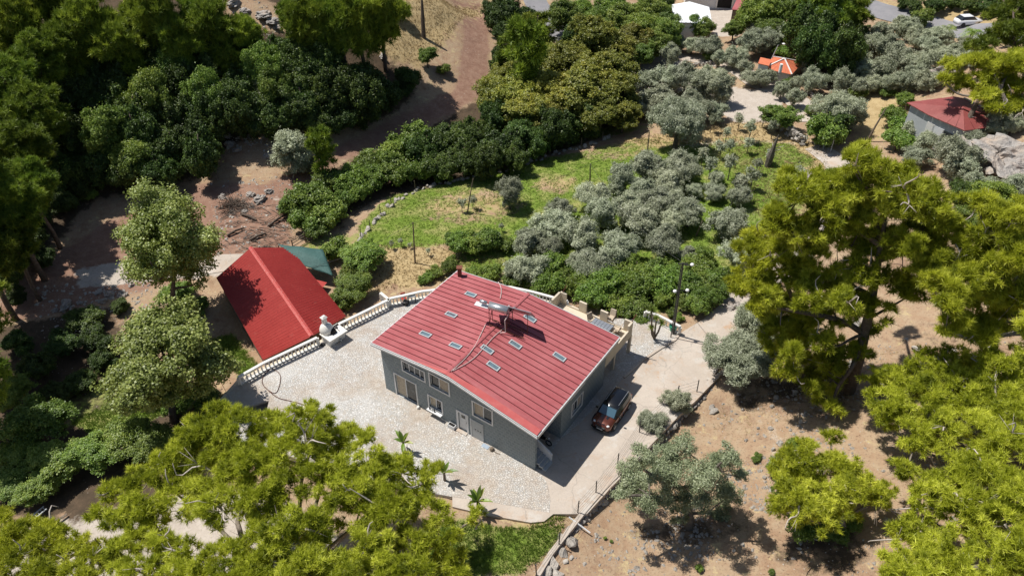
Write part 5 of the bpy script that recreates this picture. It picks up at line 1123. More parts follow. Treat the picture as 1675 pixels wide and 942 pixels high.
# white-roofed house, top
z = 0.6; hw_ = empty('white_house', [*at(1135,20,z)[:2], z], label='white house with flat white sheet roof at the top edge', cat='house')
Rf = [at(1100,37,z+2.8), at(1165,38,z+2.8), at(1160,12,z+3.4), at(1128,3,z+3.8), at(1099,8,z+3.3)]
mb = MB(); mb.hex8([q-[0,0,.1] for q in Rf], Rf); mb.build('roof', M['white_roof'], hw_)
for i in range(1,9): a = Rf[0]+(Rf[1]-Rf[0])*i/9; b_ = Rf[4]+(Rf[2]-Rf[4])*i/9; MB().bar(a+[0,0,.06], b_+[0,0,.06], .07).build('seam', M['frame'], hw_)
MB().prism([q+(sum(Rf)/5-q)*.08 for q in Rf], z-1, z+2.72).build('wall', M['white'], hw_)
hb = empty('grey_building', [*at(1170,-8,z)[:2], z], label='pale building with a dark open garage at the top edge', cat='building')
gA, gB = at(1148,12,z), at(1198,14,z); gd = (gB-gA)/np.linalg.norm(gB-gA); gn = np.array([-gd[1], gd[0], 0])
MB().prism([gA-gd*3, gB+gd*.5, gB+gd*.5+gn*7, gA-gd*3+gn*7], z-1, z+4.5).build('wall', M['frame'], hb)
MB().bar(gA+gd*2.6+[0,0,1.3]-gn*.02, gA+gd*5.0+[0,0,1.3]-gn*.02, .06, 2.6).build('garage_shade_panel', M['soot_shade'], hb)  # dark slab stands for the shade inside the open garage
MB().bar(gA+gd*2.4+[0,0,2.75]-gn*.2, gA+gd*5.2+[0,0,2.75]-gn*.2, .5, .15).build('lintel', M['white'], hb)
for a in (2.4,5.1): MB().bar(gA+gd*a+[0,0,0]-gn*.1, gA+gd*(a+.01)+[0,0,2.7]-gn*.1, .25).build('pillar', M['white'], hb)
R2 = [at(1197,16,z+2.4), at(1212,17,z+2.4), at(1226,-4,z+3.2), at(1208,-6,z+3.2)]
sh2 = empty('red_shed', [*R2[0][:2], z], label='small shed with a pinkish red lean-to roof beside the pale building', cat='shed'); MB().hex8([q-[0,0,.1] for q in R2], R2).build('roof', M['roof'], sh2); MB().prism([q+(sum(R2)/4-q)*.12 for q in R2], z-1, z+2.25).build('wall', M['wood'], sh2)
R3 = [at(1208,10,z+2.6), at(1236,22,z+2.2), at(1236,10,z+2.6), at(1224,0,z+2.6)]
sh3 = empty('tiled_shed', [*R3[0][:2], z], label='small terracotta roof half hidden by trees at the top', cat='shed'); MB().hex8([q-[0,0,.1] for q in R3], R3).build('roof', M['terracotta'], sh3); MB().prism([q+(sum(R3)/4-q)*.12 for q in R3], z-1, z+2.0).build('wall', M['wood'], sh3)
# low walls along far terraces
def lowwall(pts, label, h=.6, m='rock_white', wd=.35):
    P = [hit(*p) for p in pts]; r = empty('terrace_wall', P[0], label=label, cat='wall'); k = 0
    for a, c in zip(P, P[1:]):
        L_ = np.linalg.norm(c-a); n = max(1, int(L_/.5))
        for j in range(n):
            for l in range(2 if h > .5 else 1):
                p = a+(c-a)*j/n+[RNG.normal(0,.06), RNG.normal(0,.06), .1+.3*l]; link('stone', RW[k % 5], r, p-np.array(r.location), (RNG.random(), RNG.random(), RNG.random()*6), (.35,.28,.22)); k += 1
lowwall([(1075,118),(1110,112),(1150,108),(1180,104)], 'long low pale wall below the olives left of the tiled house')
lowwall([(1290,150),(1325,155),(1337,172),(1336,190)], 'pale wall along the outer side of the lane bend')
lowwall([(1360,80),(1385,72),(1405,70)], 'broken wall under the tall dark trees near the road')
# white car on the road
wc = hit(1581,42); wcar = empty('white_car', wc+[0,0,.12], .15, label='white car on the main road behind the palms', cat='car')
wpaint = mat('white_car_paint', (.8,.8,.82), .3, coat=.5)
X = [-2.1,-1.9,-1.2,0,1.1,1.8,2.1]; Wd = [.6,.8,.88,.9,.88,.8,.6]; ZT = [.8,.95,.98,.95,.92,.8,.6]
rows = []
for x, wd, zt_ in zip(X, Wd, ZT): r = [(x,0,.25),(x,wd,.3),(x,wd,.6),(x,wd*.9,zt_),(x,0,zt_+.03)]; rows.append(r+[(p[0],-p[1],p[2]) for p in r[-2:0:-1]])
n = 8; MB().add([p for r in rows for p in r], [(i*n+j,i*n+(j+1)%n,(i+1)*n+(j+1)%n,(i+1)*n+j) for i in range(6) for j in range(n)]+[tuple(range(n)), tuple(range(6*n,7*n))]).build('body', wpaint, wcar, smooth=True, local=True)
MB().hex8([(-1.8,-.78,.95),(.9,-.78,.95),(.9,.78,.95),(-1.8,.78,.95)], [(-1.4,-.6,1.4),(.3,-.6,1.4),(.3,.6,1.4),(-1.4,.6,1.4)]).build('window_glass', M['glass'], wcar, local=True)
MB().box((-.55,0,1.425), (1.6,1.2,.05)).build('roof', wpaint, wcar, local=True, bevel=.02)
for s2 in (-1,1):
    for x in (-1.3,1.3): MB().tube([(x,s2*.75,.32),(x,s2*.92,.32)], [.32,.32], 14).build('wheel', M['black'], wcar, local=True)

# ------------------------------------------------------------------ foliage
def tri_mesh(name, V, F, tone, m, extra=None):
    """V (n,3), F (k,3 or 4) int, tone per face"""
    me = bpy.data.meshes.new(name); k = F.shape[1]; me.vertices.add(len(V)); me.vertices.foreach_set('co', V.astype(np.float32).ravel())
    me.loops.add(F.size); me.loops.foreach_set('vertex_index', F.astype(np.int32).ravel()); me.polygons.add(len(F)); me.polygons.foreach_set('loop_start', np.arange(0, F.size, k, dtype=np.int32)); me.update(calc_edges=True)
    a = me.attributes.new('tone', 'FLOAT', 'FACE'); a.data.foreach_set('value', np.clip(tone, 0, 1).astype(np.float32)); me.materials.append(m); return me
def unit(v): return v/(np.linalg.norm(v, axis=-1, keepdims=True)+1e-9)
def points_in_lobes(rng, lobes, n, sub=9, spread=.55, shell=.6, flat=1.0):
    """clump points: each lobe (x,y,z,r,rz) holds sub-clumps near its surface; returns points, outward direction, clump tone"""
    L = np.array(lobes, float); wgt = L[:,3]**2; wgt /= wgt.sum(); li = rng.choice(len(L), n, p=wgt)
    sd = unit(rng.normal(size=(len(L), sub, 3))+np.array([0,0,.35])); sr = shell*rng.uniform(.6,1.15,(len(L), sub, 1)); sub_c = sd*sr; stone_ = rng.random((len(L), sub)); ltone = rng.random(len(L))
    si = rng.integers(0, sub, n); off = sub_c[li, si]+unit(rng.normal(size=(n,3)))*spread*rng.random((n,1))**.5
    P = L[li,:3]+off*np.stack([L[li,3], L[li,3], L[li,4]], 1)
    return P, unit(off+1e-6), .45*stone_[li, si]+.2*ltone[li]
def leaves(rng, lobes, n, ln, wd, up=.95, out=.7, m=None, name='crown', **k):
    k = dict(dict(sub=16, spread=.38, shell=.78), **k); P, O, tn = points_in_lobes(rng, lobes, n, **k); P = P+rng.normal(size=P.shape)*(rng.random((n,1)) < .07)*ln*1.1
    nrm = unit(rng.normal(size=(n,3))*.85+O*out+np.array([0,0,up])); t = unit(np.cross(nrm, rng.normal(size=(n,3)))); b_ = np.cross(nrm, t)
    l = ln*rng.uniform(.6,1.3,(n,1)); w_ = wd*rng.uniform(.7,1.2,(n,1))
    V = np.stack([P-t*l*.5, P+b_*w_*.5+nrm*l*.06, P+t*l*.5, P-b_*w_*.5+nrm*l*.06], 1).reshape(-1,3); F = np.arange(4*n).reshape(n,4)
    return tri_mesh(name, V, F, tn*.9+.5*rng.random(n)**1.3, m)
def needles(rng, lobes, ntuft, per, ln, wd, m=None, name='crown', **k):
    k = dict(dict(sub=13, spread=.34, shell=.82), **k); P, O, tn = points_in_lobes(rng, lobes, ntuft, **k); c = np.repeat(P, per, 0); o = np.repeat(O, per, 0)
    n = len(c); d = unit(rng.normal(size=(n,3))*.7+o*.35+np.array([0,0,.35])); s_ = unit(np.cross(d, np.array([0,0,1.])+.8*rng.normal(size=(n,3)))); l = ln*rng.uniform(.6,1.25,(n,1)); w_ = wd*rng.uniform(.7,1.3,(n,1))
    V = np.stack([c+s_*w_*.6, c-s_*w_*.6, c+d*l], 1).reshape(-1,3); F = np.arange(3*n).reshape(n,3)
    return tri_mesh(name, V, F, np.repeat(tn*.9+.4*rng.random(ntuft), per)+.1*rng.random(n), m)
def wood_mesh(rng, trunk, tr, lobes, m, nl=None, sides=6, twigs=0, thick=1.0):
    """trunk path with radii, limbs from the trunk to each lobe"""
    mb = MB(); trunk = [np.array(p, float) for p in trunk]; mb.tube(trunk, tr, sides+2)
    L_ = lobes[:nl]; prim = None
    if len(L_) > 16:
        C_l = np.array([l[:3] for l in L_]); k_ = max(5, len(L_)//5); ch = [int(np.argmin(np.linalg.norm(C_l-np.array(trunk[-1]), axis=1)))]
        while len(ch) < k_: ch.append(int(np.argmax(np.min([np.linalg.norm(C_l-C_l[c], axis=1) for c in ch], axis=0))))
        prim = []; H_ = trunk[-1][2]
        for c in ch:
            e = C_l[c]-[0,0,L_[c][4]*.6]; hd = np.hypot(e[0]-trunk[-1][0], e[1]-trunk[-1][1]); za = np.clip(e[2]-hd*.45, H_*.35, H_*.95)
            s_ = np.array([np.interp(za, [p[2] for p in trunk], [p[j] for p in trunk]) for j in range(3)]); Ln = np.linalg.norm(e-s_); m1 = s_+(e-s_)*.35+rng.normal(size=3)*Ln*.07+[0,0,Ln*.03]; m2 = s_+(e-s_)*.7+rng.normal(size=3)*Ln*.05-[0,0,Ln*.04]
            path = smooth([s_, m1, m2, e], 2); r0 = min(tr[0]*.5, .04*Ln**.8+.04)*thick; mb.tube(path, [r0, r0*.8, r0*.55, r0*.25], sides-1); prim.append((np.array(path), r0))
        for i_, (x, y, z, r, rz) in enumerate(L_):
            if i_ in ch: continue
            c = np.array([x, y, z-rz*.5]); best = min(((np.linalg.norm(p-c)+(.6*Ln if q < len(pp)*.3 else 0), pi, q) for pi, (pp, r0) in enumerate(prim) for q, p in enumerate(pp)), key=lambda t: t[0]); s_ = prim[best[1]][0][best[2]]; Ln = np.linalg.norm(c-s_); r1_ = min(prim[best[1]][1]*.5, .03*Ln**.8+.025)
            mid = (s_+c)/2+rng.normal(size=3)*Ln*.12; mb.tube(smooth([s_, mid, c], 1), [r1_, r1_*.6, r1_*.3], 5)
            for _ in range(2): e = c+rng.normal(size=3)*[r*.6,r*.6,rz*.5]; mb.tube([mid*.4+c*.6, e], [r1_*.4, .008], 4)
        return mb
    for (x, y, z, r, rz) in lobes[:nl]:
        c = np.array([x, y, z-rz*.25]); zs = [p[2] for p in trunk]; zt_ = min(max(c[2]-np.hypot(x-trunk[-1][0], y-trunk[-1][1])*.28, zs[0]+(zs[-1]-zs[0])*.25), zs[-1])
        i = max(j for j in range(len(trunk)) if trunk[j][2] <= zt_+1e-6); i = min(i, len(trunk)-2); f = (zt_-trunk[i][2])/(trunk[i+1][2]-trunk[i][2]+1e-9); f = min(max(f,0),1); s_ = trunk[i]+(trunk[i+1]-trunk[i])*f
        L_ = np.linalg.norm(c-s_); mid = (s_+c)/2+rng.normal(size=3)*L_*.1-[0,0,L_*.06]; r0 = max(.03, thick*.022*L_**.8+.02); mb.tube(smooth([s_, mid, c], 1), [r0, r0*.8, r0*.55, r0*.3][:4], sides-1)
        for _ in range(3): e = c+rng.normal(size=3)*[r*.6,r*.6,rz*.5]; mb.tube([mid*.4+c*.6, e], [r0*.45, r0*.12], 4)
    return mb
def std_lobes(rng, R, H0, H1, n, rl=.42, flat=.8, top=1.0):
    """irregular crown: lobes on an ellipsoid between heights H0 and H1"""
    out = []; cz = (H0+H1)/2; hz_ = (H1-H0)/2
    for i in range(n):
        d = unit(rng.normal(size=3)+[0,0,.25]); r = R*rl*rng.uniform(.7,1.25); k = rng.uniform(.45,.85); r *= rng.choice([.75,1,1.2]); out.append((d[0]*k*(R-r*.3), d[1]*k*(R-r*.3), cz+d[2]*k*max(hz_-r*.4,.1), r, r*flat))
    out.append((0,0,cz,R*.5,hz_*.6)); return out
KINDS = {}; SPREAD = 1.2
def onY(px, py, Y): r = ray(px, py); return np.array([0,0,CAM_H])+r*(Y/r[1])
def variant(kind, seed, R, H0, H1, nl, leaf, m, wood='bark', fn='leaves', n=9000, trunk_r=.12, rl=.42, flat=.8, lean=.1, name=None, per=16, twig=None, **k):
    rng = np.random.default_rng(seed); lb = std_lobes(rng, R, H0, H1, nl, rl, flat); kk = dict(k)
    cr = leaves(rng, lb, n, leaf[0], leaf[1], m=M[m], **kk) if fn == 'leaves' else needles(rng, lb, n, per, leaf[0], leaf[1], m=M[m], **kk)
    tk = [(0,0,-.5),(lean*R*rng.normal()*.4, lean*R*rng.normal()*.4, H0*.5),(lean*R*rng.normal(), lean*R*rng.normal(), (H0+H1)/2),(0,0,H0+(H1-H0)*.8)]
    wm = wood_mesh(rng, tk, [trunk_r*1.25, trunk_r, trunk_r*.7, trunk_r*.3], lb, None, nl=min(nl, 9), sides=5).mesh('trunk', M[wood], True)
    KINDS.setdefault(kind, []).append((R, (H0+H1)/2, cr, wm))
for i in range(4): variant('olive', 100+i, 2.2, .3, 3.5, 16, (.20,.07), 'olive', 'olive_bark', n=24000, trunk_r=.17, rl=.40, flat=.85)
for i in range(2): variant('olive', 110+i, 4.0, 1.1, 5.6, 28, (.22,.08), 'olive', 'olive_bark', n=56000, trunk_r=.3, rl=.33, flat=.8)
for i in range(2): variant('young_olive', 120+i, .9, .7, 2.5, 6, (.22,.07), 'olive', 'olive_bark', n=1100, trunk_r=.06, rl=.45)
for i in range(4): variant('dark', 130+i, 2.3, .1, 3.6, 20, (.18,.10), 'dark', n=30000, trunk_r=.14, rl=.34)
for i in range(3): variant('bush', 140+i, 1.7, .0, 2.2, 12, (.19,.10), 'broad', n=12000, trunk_r=.07, rl=.40)
for i in range(3): variant('broad', 150+i, 3.0, .8, 5.6, 24, (.20,.12), 'broad', n=38000, trunk_r=.18, rl=.38)
for i in range(3): variant('yellow', 160+i, 3.4, 1.0, 8.0, 30, (.23,.14), 'yellow', n=44000, trunk_r=.2, rl=.34)
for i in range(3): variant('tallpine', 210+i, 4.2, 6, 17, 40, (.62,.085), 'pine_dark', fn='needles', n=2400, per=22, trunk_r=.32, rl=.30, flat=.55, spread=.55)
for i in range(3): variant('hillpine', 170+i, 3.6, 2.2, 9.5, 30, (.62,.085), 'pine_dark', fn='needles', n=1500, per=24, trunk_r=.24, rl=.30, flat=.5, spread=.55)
for i in range(2): variant('cypress', 180+i, 1.5, .4, 6.0, 14, (.4,.06), 'pine_dark', fn='needles', n=900, per=16, trunk_r=.12, rl=.5, flat=.7)
for i in range(2): variant('sapling', 190+i, .55, .3, 1.6, 5, (.2,.08), 'fig', n=350, trunk_r=.03, rl=.5)
NAMES = dict(olive='olive_tree', young_olive='young_olive_tree', dark='dark_shrub_tree', bush='bush', broad='broadleaf_tree', yellow='plane_tree', hillpine='pine_tree', tallpine='pine_tree', cypress='conifer', sapling='sapling')
CATS = dict(olive='olive tree', young_olive='olive tree', dark='tree', bush='bush', broad='tree', yellow='tree', hillpine='pine tree', tallpine='pine tree', cypress='conifer', sapling='sapling')
def plant(kind, cx, cy, rpx, label, group=None, vs=1.0, name=None, cat=None, Y=None):
    """crown centre and half width as seen; stands on the ground at its real distance"""
    vr = [v for v in KINDS[kind]]; R = None; p = hit(cx, cy, 2.0); 
    for _ in range(4):
        R = rpx*mpp(p)*SPREAD
        near = sorted(vr, key=lambda v: abs(math.log(v[0]/max(R,.05)))); near = [v for v in near if abs(v[0]-near[0][0]) < .01]; v = near[RNG.integers(len(near))]; s_ = R/v[0]; p = hit(cx, cy, v[1]*s_*vs) if Y is None else onY(cx, cy, Y)
    g = float(tz(p[0], p[1])); vs = vs if Y is None else min(1.4, max(.6, (p[2]-g)/(v[1]*s_))); o = empty(name or NAMES[kind], (p[0], p[1], g), RNG.random()*6.28, label=label, cat=cat or CATS[kind], group=group); o.scale = (s_*RNG.uniform(.88,1.1), s_*RNG.uniform(.85,1.12), s_*vs*RNG.uniform(.85,1.2))
    link('trunk', v[3], o); link('crown', v[2], o); return o
def rows(kind, lst, adj, where, group, nrow=4, **k):
    """lst of (cx, cy, r[, kind]); labels by row from the viewer and place in the row"""
    lst = sorted(lst, key=lambda e: -e[1]); per = math.ceil(len(lst)/nrow); RN = ['nearest','second','third','fourth','fifth','farthest']
    for r_ in range(nrow):
        row = sorted(lst[r_*per:(r_+1)*per], key=lambda e: e[0])
        for i, e in enumerate(row):
            plant(e[3] if len(e) > 3 else kind, e[0], e[1], e[2], f'{adj} {where}, {ORD[i]} from left, {RN[r_] if r_ < nrow-1 or nrow == 1 else "farthest"} row', group, **k)
z6 = lambda x, y, r, *a: (580+x/2.617, 180+y/2.617, r/2.617, *a)
z5 = lambda x, y, r, *a: (1000+x/2.481, y/2.481, r/2.481, *a)
z7 = lambda x, y, r, *a: (x/2.2433, y/2.2433, r/2.2433, *a)
z8 = lambda x, y, r, *a: (500+x/2.792, y/2.792, r/2.792, *a)
rows('olive', [z6(a[0]+10, a[1]+6, a[2]*.98) for a in [(735,565,80),(850,490,85),(720,680,85),(830,600,60),(960,550,85),(1050,440,75),(1020,360,65),(1120,590,85),(1020,660,80),(1130,300,70),(1160,420,70),(1240,240,75),(1215,330,72),(1330,290,75),(1290,390,75),(1210,480,80),(1320,560,78),(1390,240,70),(1420,430,75),(1390,200,60),(870,420,55),(1350,480,60),(940,640,55),(1330,350,60)]],
     'silver-grey olive tree', 'in the grove behind the house', 'olives of the dense grove', 5)
rows('olive', [z6(*a) for a in [(1540,350,45),(1450,340,36),(1610,490,85),(1650,370,50),(1640,620,75),(1440,620,52),(1545,290,30),(1655,290,30)]], 'olive tree', 'between grove and tall pine', 'olives right of the grove', 3)
plant('olive', *z6(665,355,62), 'small round olive standing alone in the open green field', vs=1.25)
plant('young_olive', *z6(460,395,22), 'left crown of the two-stemmed young olive in the field', vs=1.1)
plant('young_olive', *z6(505,380,22), 'right crown of the two-stemmed young olive in the field', vs=1.1)
plant('olive', *z6(1390,50,125), 'large spreading olive at the far edge of the green field')
rows('young_olive', [(1180,238,10),(1163,268,12),(1228,210,10),(1225,232,9),(1232,285,12),(1195,270,12),(1260,248,9),(1311,280,16),(1265,210,8),(1190,212,9),(1210,195,8),(1165,200,8),(1250,190,8),(1212,300,13),(1150,250,10),(1240,265,9),(1195,235,9)], 'young olive', 'planted in the grassy strip near the lane', 'young olives in the grassy strip', 3, vs=1.15)
# beyond: olives up right
rows('olive', [z5(*a) for a in [(240,230,45),(330,180,45),(400,190,50),(270,170,40),(440,240,40),(500,230,48),(560,180,55),(620,150,70),(700,140,60),(590,110,50),(540,270,38),(620,315,45),(580,310,42),(690,370,35),(750,345,35),(820,330,52),(800,270,45),(850,220,50),(810,250,40)]], 'olive tree', 'around the orange tiled roof', 'olives around the tiled house', 4)
rows('olive', [z5(*a) for a in [(150,330,50),(230,330,55),(200,400,70),(300,320,60),(370,350,60),(440,370,60),(330,430,65),(420,440,50),(260,470,70),(130,420,50),(400,310,45)]], 'grey olive tree', 'in the clump above the big olive', 'olives of the clump left of the lane', 3)
rows('olive', [z5(*a) for a in [(930,220,50),(1000,240,48),(1070,180,55),(1130,210,60),(1180,250,55),(1100,130,50),(1210,120,45),(1250,150,50),(1180,100,40),(1030,290,55),(1100,290,60),(1150,330,50),(1200,340,40),(1260,260,55),(1290,190,50),(940,330,50),(1000,350,45),(960,290,45),(1340,230,50),(1330,150,50),(1400,220,55),(1440,190,45),(1280,330,45),(1010,170,35),(1480,230,45),(1240,310,50),(1060,340,40)]], 'olive tree', 'on the far right terraces', 'olives on the far terraces', 5)
rows('dark', [(1590,8,16),(1620,12,18),(1650,5,14),(1560,3,14),(1530,8,15),(1500,10,14),(1480,5,12),(1395,40,12),(1412,55,14),(1500,38,14),(1520,62,12)], 'dark evergreen shrub', 'along the main road at the top right', 'shrubs along the main road', 2)
plant('bush', 1512,28,20, 'pink flowering oleander beside the main road'); plant('bush', 1478,46,14, 'pinkish oleander below the road bend')
plant('olive', *z5(910,440,95), 'large dark-green olive beside the lane, right of the bend'); plant('olive', *z5(985,470,60), 'pale olive joined to the right of the large olive by the lane'); plant('dark', *z5(930,520,60), 'dark tree in front of the large olive beside the lane'); plant('bush', *z5(860,545,75), 'bright green spreading bush at the lane near the dry-stone wall')
plant('broad', *z5(680,480,65), 'dense dark green fruit tree left of the lane', vs=.7); plant('olive', *z5(745,400,38), 'small olive beside the lane, right of the dense fruit tree')
rows('olive', [(1575,270,26),(1590,238,20),(1560,255,32),(1515,235,20),(1640,195,22),(1600,300,26),(1640,312,26),(1500,255,22),(1660,310,25),(1660,205,16)], 'olive tree', 'round the brown-red roofed house', 'olives round the brown-red roofed house', 3)
for x, y, r_, lb in ((1503,186,15,'olive tree hiding the left end of the brown-red roof'),(1532,192,17,'olive tree in front of the middle of the brown-red roof'),(1552,190,17,'olive tree beside the leaning trunk, in front of the brown-red roof'),(1595,212,22,'olive tree in front of the right half of the brown-red roof'),(1625,215,22,'olive tree at the right corner of the brown-red roof'),(1518,205,10,'small olive by the doors of the brown-red roofed house')): plant('olive', x, y, r_, lb, Y=float(at(x, y, ZB+2.0)[1]))
plant('bush', 1460,190,20, 'yellow-green creeper mound left of the brown-red roof'); plant('bush', 1478,203,24, 'reddish flowering shrub left of the brown-red roofed house'); plant('bush', 1470,232,22, 'low bright green bush beside the path to the brown-red roofed house')
plant('broad', 1630,330,34, 'dark green holm oak below the limestone outcrop'); plant('broad', 1600,355,30, 'second dark green oak, lower left of the holm oak'); plant('dark', 1580,320,26, 'dark shrub left of the holm oak')
rows('bush', [(1290,140,12),(1160,90,14),(1280,85,14),(1310,88,14),(1440,110,12),(1420,130,14),(1400,150,14),(1330,180,12),(1350,230,14),(1365,290,20),(1350,300,18),(1380,60,16),(1440,60,16),(1480,165,14),(1450,150,12)], 'green bush', 'among the olives on the far right', 'bushes among the far olives', 3)
# garden behind the house
rows('bush', [(755,398,22),(775,395,22),(800,393,22),(820,398,20),(738,392,14)], 'round green shrub', 'in the row behind the chimney', 'shrub row in the garden', 1)
rows('bush', [(700,455,10),(712,446,12),(735,438,12),(740,425,10),(690,460,8),(775,448,14),(790,455,18),(805,445,16)], 'small citrus bush', 'behind the balustrade near the chimney', 'citrus bushes behind the balustrade', 1)
rows('bush', [(840,462,20),(870,455,22),(900,470,24),(930,460,24),(960,465,28),(990,470,28),(1020,460,28),(1050,468,28),(1080,465,28),(900,440,24),(940,435,20),(1000,440,26),(1040,440,26),(1080,445,28),(1110,450,26),(1140,440,26),(1130,470,26),(1150,470,26),(1165,455,24),(970,485,24),(1010,495,22),(1140,500,20),(1155,490,20),(1175,475,22),(1150,420,20),(1190,450,20),(1085,490,18),(1120,495,16)], 'leafy garden shrub', 'in the hedge behind house and terrace', 'garden hedge shrubs', 4)
fl = plant('bush', 1035,502,24, 'bougainvillea with red and orange flowers at the terrace corner', name='bougainvillea', cat='flowering shrub'); plant('bush', 1050,522,12, 'small red flowering shrub at the foot of the terrace corner', name='flower_shrub', cat='flowering shrub')
# fig and fruit trees left of the garden
plant('broad', 595,415,34, 'dark fig tree in the dry grass right of the tarp', vs=.75); plant('broad', 575,470,30, 'leafy tree between barn roof and balustrade', vs=.7); plant('bush', 550,405,24, 'low round bush behind the green tarp'); plant('bush', 580,445,22, 'green bush at the right edge of the barn roof'); plant('bush', 565,490,20, 'bush in the gap between barn and balustrade')
# bushes along the creek
rows('bush', [(505,330,34),(530,345,32),(480,335,22),(500,365,26),(545,300,26),(575,300,28),(560,325,24),(590,315,24),(610,295,24),(515,375,20),(600,270,26),(620,260,24),(650,245,28),(665,235,30),(690,225,26),(640,280,28),(670,285,24),(700,275,26)], 'green thicket bush', 'beside the creek between red track and field', 'creek thicket bushes', 4)
plant('olive', 475,252,30, 'pale grey olive beside the red track, left of the thicket', vs=1.1); plant('olive', 505,268,18, 'smaller grey olive right of the pale olive by the track')
plant('cypress', 525,255,24, 'feathery light green tamarisk beside the pale olive')
rows('dark', [(735,215,26),(745,238,30),(700,245,30),(775,222,28),(760,260,30),(720,270,28),(790,265,30),(820,240,34),(850,225,34),(810,200,30),(870,200,30),(900,215,34),(930,205,30),(960,200,28),(880,235,26),(840,262,22),(750,290,0.1)][:16], 'dark green tree', 'in the creek wood above the field', 'dark trees of the creek wood', 3, vs=1.2)
rows('yellow', [(812,155,34),(845,168,40),(880,150,40),(838,128,32),(870,190,36),(920,160,44),(960,150,46),(990,125,42),(930,110,40),(965,80,40),(1000,85,36),(1015,150,36),(980,185,34),(900,100,34),(1035,60,30),(900,195,32),(1020,185,26),(940,190,30)], 'yellow-green plane tree', 'in the wood between track and olives', 'yellowing planes of the creek wood', 4, vs=.85)
plant('cypress', 848,80,26, 'bright pointed young pine right of the red track, upper one', vs=1.0); plant('cypress', 862,118,34, 'bright pointed young pine in front of the planes'); plant('cypress', 880,45,24, 'bright young pine beside the grey road', vs=.9); plant('cypress', 838,62,14, 'slim young pine beside the red track')
rows('dark', [(815,30,24),(830,62,22),(830,10,26),(850,30,26),(822,88,18),(812,12,18),(830,95,24),(870,62,22),(855,90,20),(945,60,24),(820,115,22)], 'dark green tree', 'between the red track and the grey road', 'trees between track and grey road', 3, vs=1.2)
rows('broad', [(925,30,26),(950,18,28),(975,35,28),(1000,20,28),(1025,30,30),(1050,50,30),(1060,20,30),(1085,30,26),(1050,85,26),(1070,70,26),(1090,55,24),(985,55,24),(1085,10,20),(1135,45,18),(1150,50,18),(1240,25,28),(1265,15,30),(1225,35,20),(1200,45,18),(1290,20,26),(1260,45,24)], 'leafy green tree', 'round the white-roofed house at the top', 'leafy trees round the white house', 4, vs=1.0)
for i, (x, y, r_) in enumerate([(1320,50,36),(1350,35,36),(1375,60,34),(1340,80,34),(1375,95,30),(1350,5,34),(1385,25,28)]): plant('dark', x, y, r_, f'very dark tall tree in the clump near the road, {ORD[i]} of seven', 'tall dark trees near the road', vs=1.7)
rows('hillpine', [(1365,15,34),(1395,10,30),(1330,12,28)], 'tall pine', 'above the dark clump near the road', 'tall pines near the road', 1, vs=1.2)
# palms
def palm(px, py, r, label, n=22):
    p = hit(px, py, 2.5); b = np.array([p[0], p[1], float(tz(p[0], p[1]))]); root = empty('palm_tree', b, label=label, cat='palm tree'); t_ = p; MB().tube([b-[0,0,.2], (b+t_)/2, t_], [.3,.24,.22], 8).build('trunk', M['bark'], root)
    R = r*mpp(p); rng = np.random.default_rng(int(px)); V = []; 
    for k in range(n):
        a = k*2.4; el_ = rng.uniform(-.2,1.1); d = np.array([math.cos(a)*math.cos(el_), math.sin(a)*math.cos(el_), math.sin(el_)]); path = [t_+d*R*s_-np.array([0,0,R*.55*s_*s_]) for s_ in np.linspace(0,1,9)]
        for i in range(8):
            q = path[i]; ax_ = path[i+1]-q; sd_ = np.cross(ax_, (0,0,1)); sd_ /= np.linalg.norm(sd_)+1e-9; w_ = R*.28*math.sin(math.pi*(i+.8)/9)
            for s2 in (-1,1): V.append([q, q+ax_*.45, q+ax_*1.2+sd_*s2*w_-[0,0,w_*.35], q+ax_*.8+sd_*s2*w_-[0,0,w_*.4]])
    V = np.array(V).reshape(-1,3); me = tri_mesh('fronds', V, np.arange(len(V)).reshape(-1,4), rng.random(len(V)//4), M['broad']); o = link('crown', me, root); o.matrix_parent_inverse = parent_matrix(root).inverted()
palm(1592,52,20, 'right-hand palm in front of the white car'); palm(1552,48,18, 'left-hand palm beside the main road')
# dark wooded slope, left
slope = []
rng = np.random.default_rng(5)
for gy_, (x0, x1, r_) in {300:(-40,100,34), 275:(-40,300,34), 250:(-40,330,36), 228:(-30,330,36), 205:(-30,340,36), 185:(-30,560,36), 165:(0,640,34), 148:(0,640,34), 130:(20,600,32), 112:(20,560,32), 95:(40,560,30), 75:(60,480,30), 55:(100,400,28)}.items():
    x = x0
    while x <= x1: slope.append((x+rng.uniform(-9,9), gy_+rng.uniform(-8,8), r_*rng.uniform(.8,1.1))); x += r_*1.45
slope = [s for s in slope if not (345 < s[0] < 470 and s[1] > 195)]
slope.sort(key=lambda q: -q[1])
for k in range(0, len(slope), 12):
    row = sorted(slope[k:k+12]); nm = ['lowest','second','third','fourth','fifth','sixth','seventh','eighth','ninth','tenth','eleventh','top'][min(k//12, 11)]
    for i, s in enumerate(row): plant('dark' if rng.random() < .93 else 'broad', *s, f'dark evergreen in the shaded left wood, {ORD[i]} from left in the {nm} tier', 'evergreens of the shaded left slope', vs=1.35)
for i, s in enumerate(sorted([(590,185,28),(630,158,28),(550,192,28),(605,145,30),(662,135,24),(515,200,26),(575,162,30),(535,172,28)])): plant('dark', *s, f'dark rounded evergreen just left of the red track, {ORD[i]} from left', 'evergreens left of the red track', vs=1.1)
plant('olive', 372,155,28, 'grey-green wild olive standing out from the dark slope, left one'); plant('olive', 422,160,26, 'grey-brown wild olive standing out from the dark slope, right one')
plant('broad', 700,92,16, 'green tree on the bare hill edge beside the track'); plant('bush', 728,112,12, 'yellowish bush at the corner of the red track')
plant('bush', 655,25,14, 'small dark shrub on the bare dry hill'); 
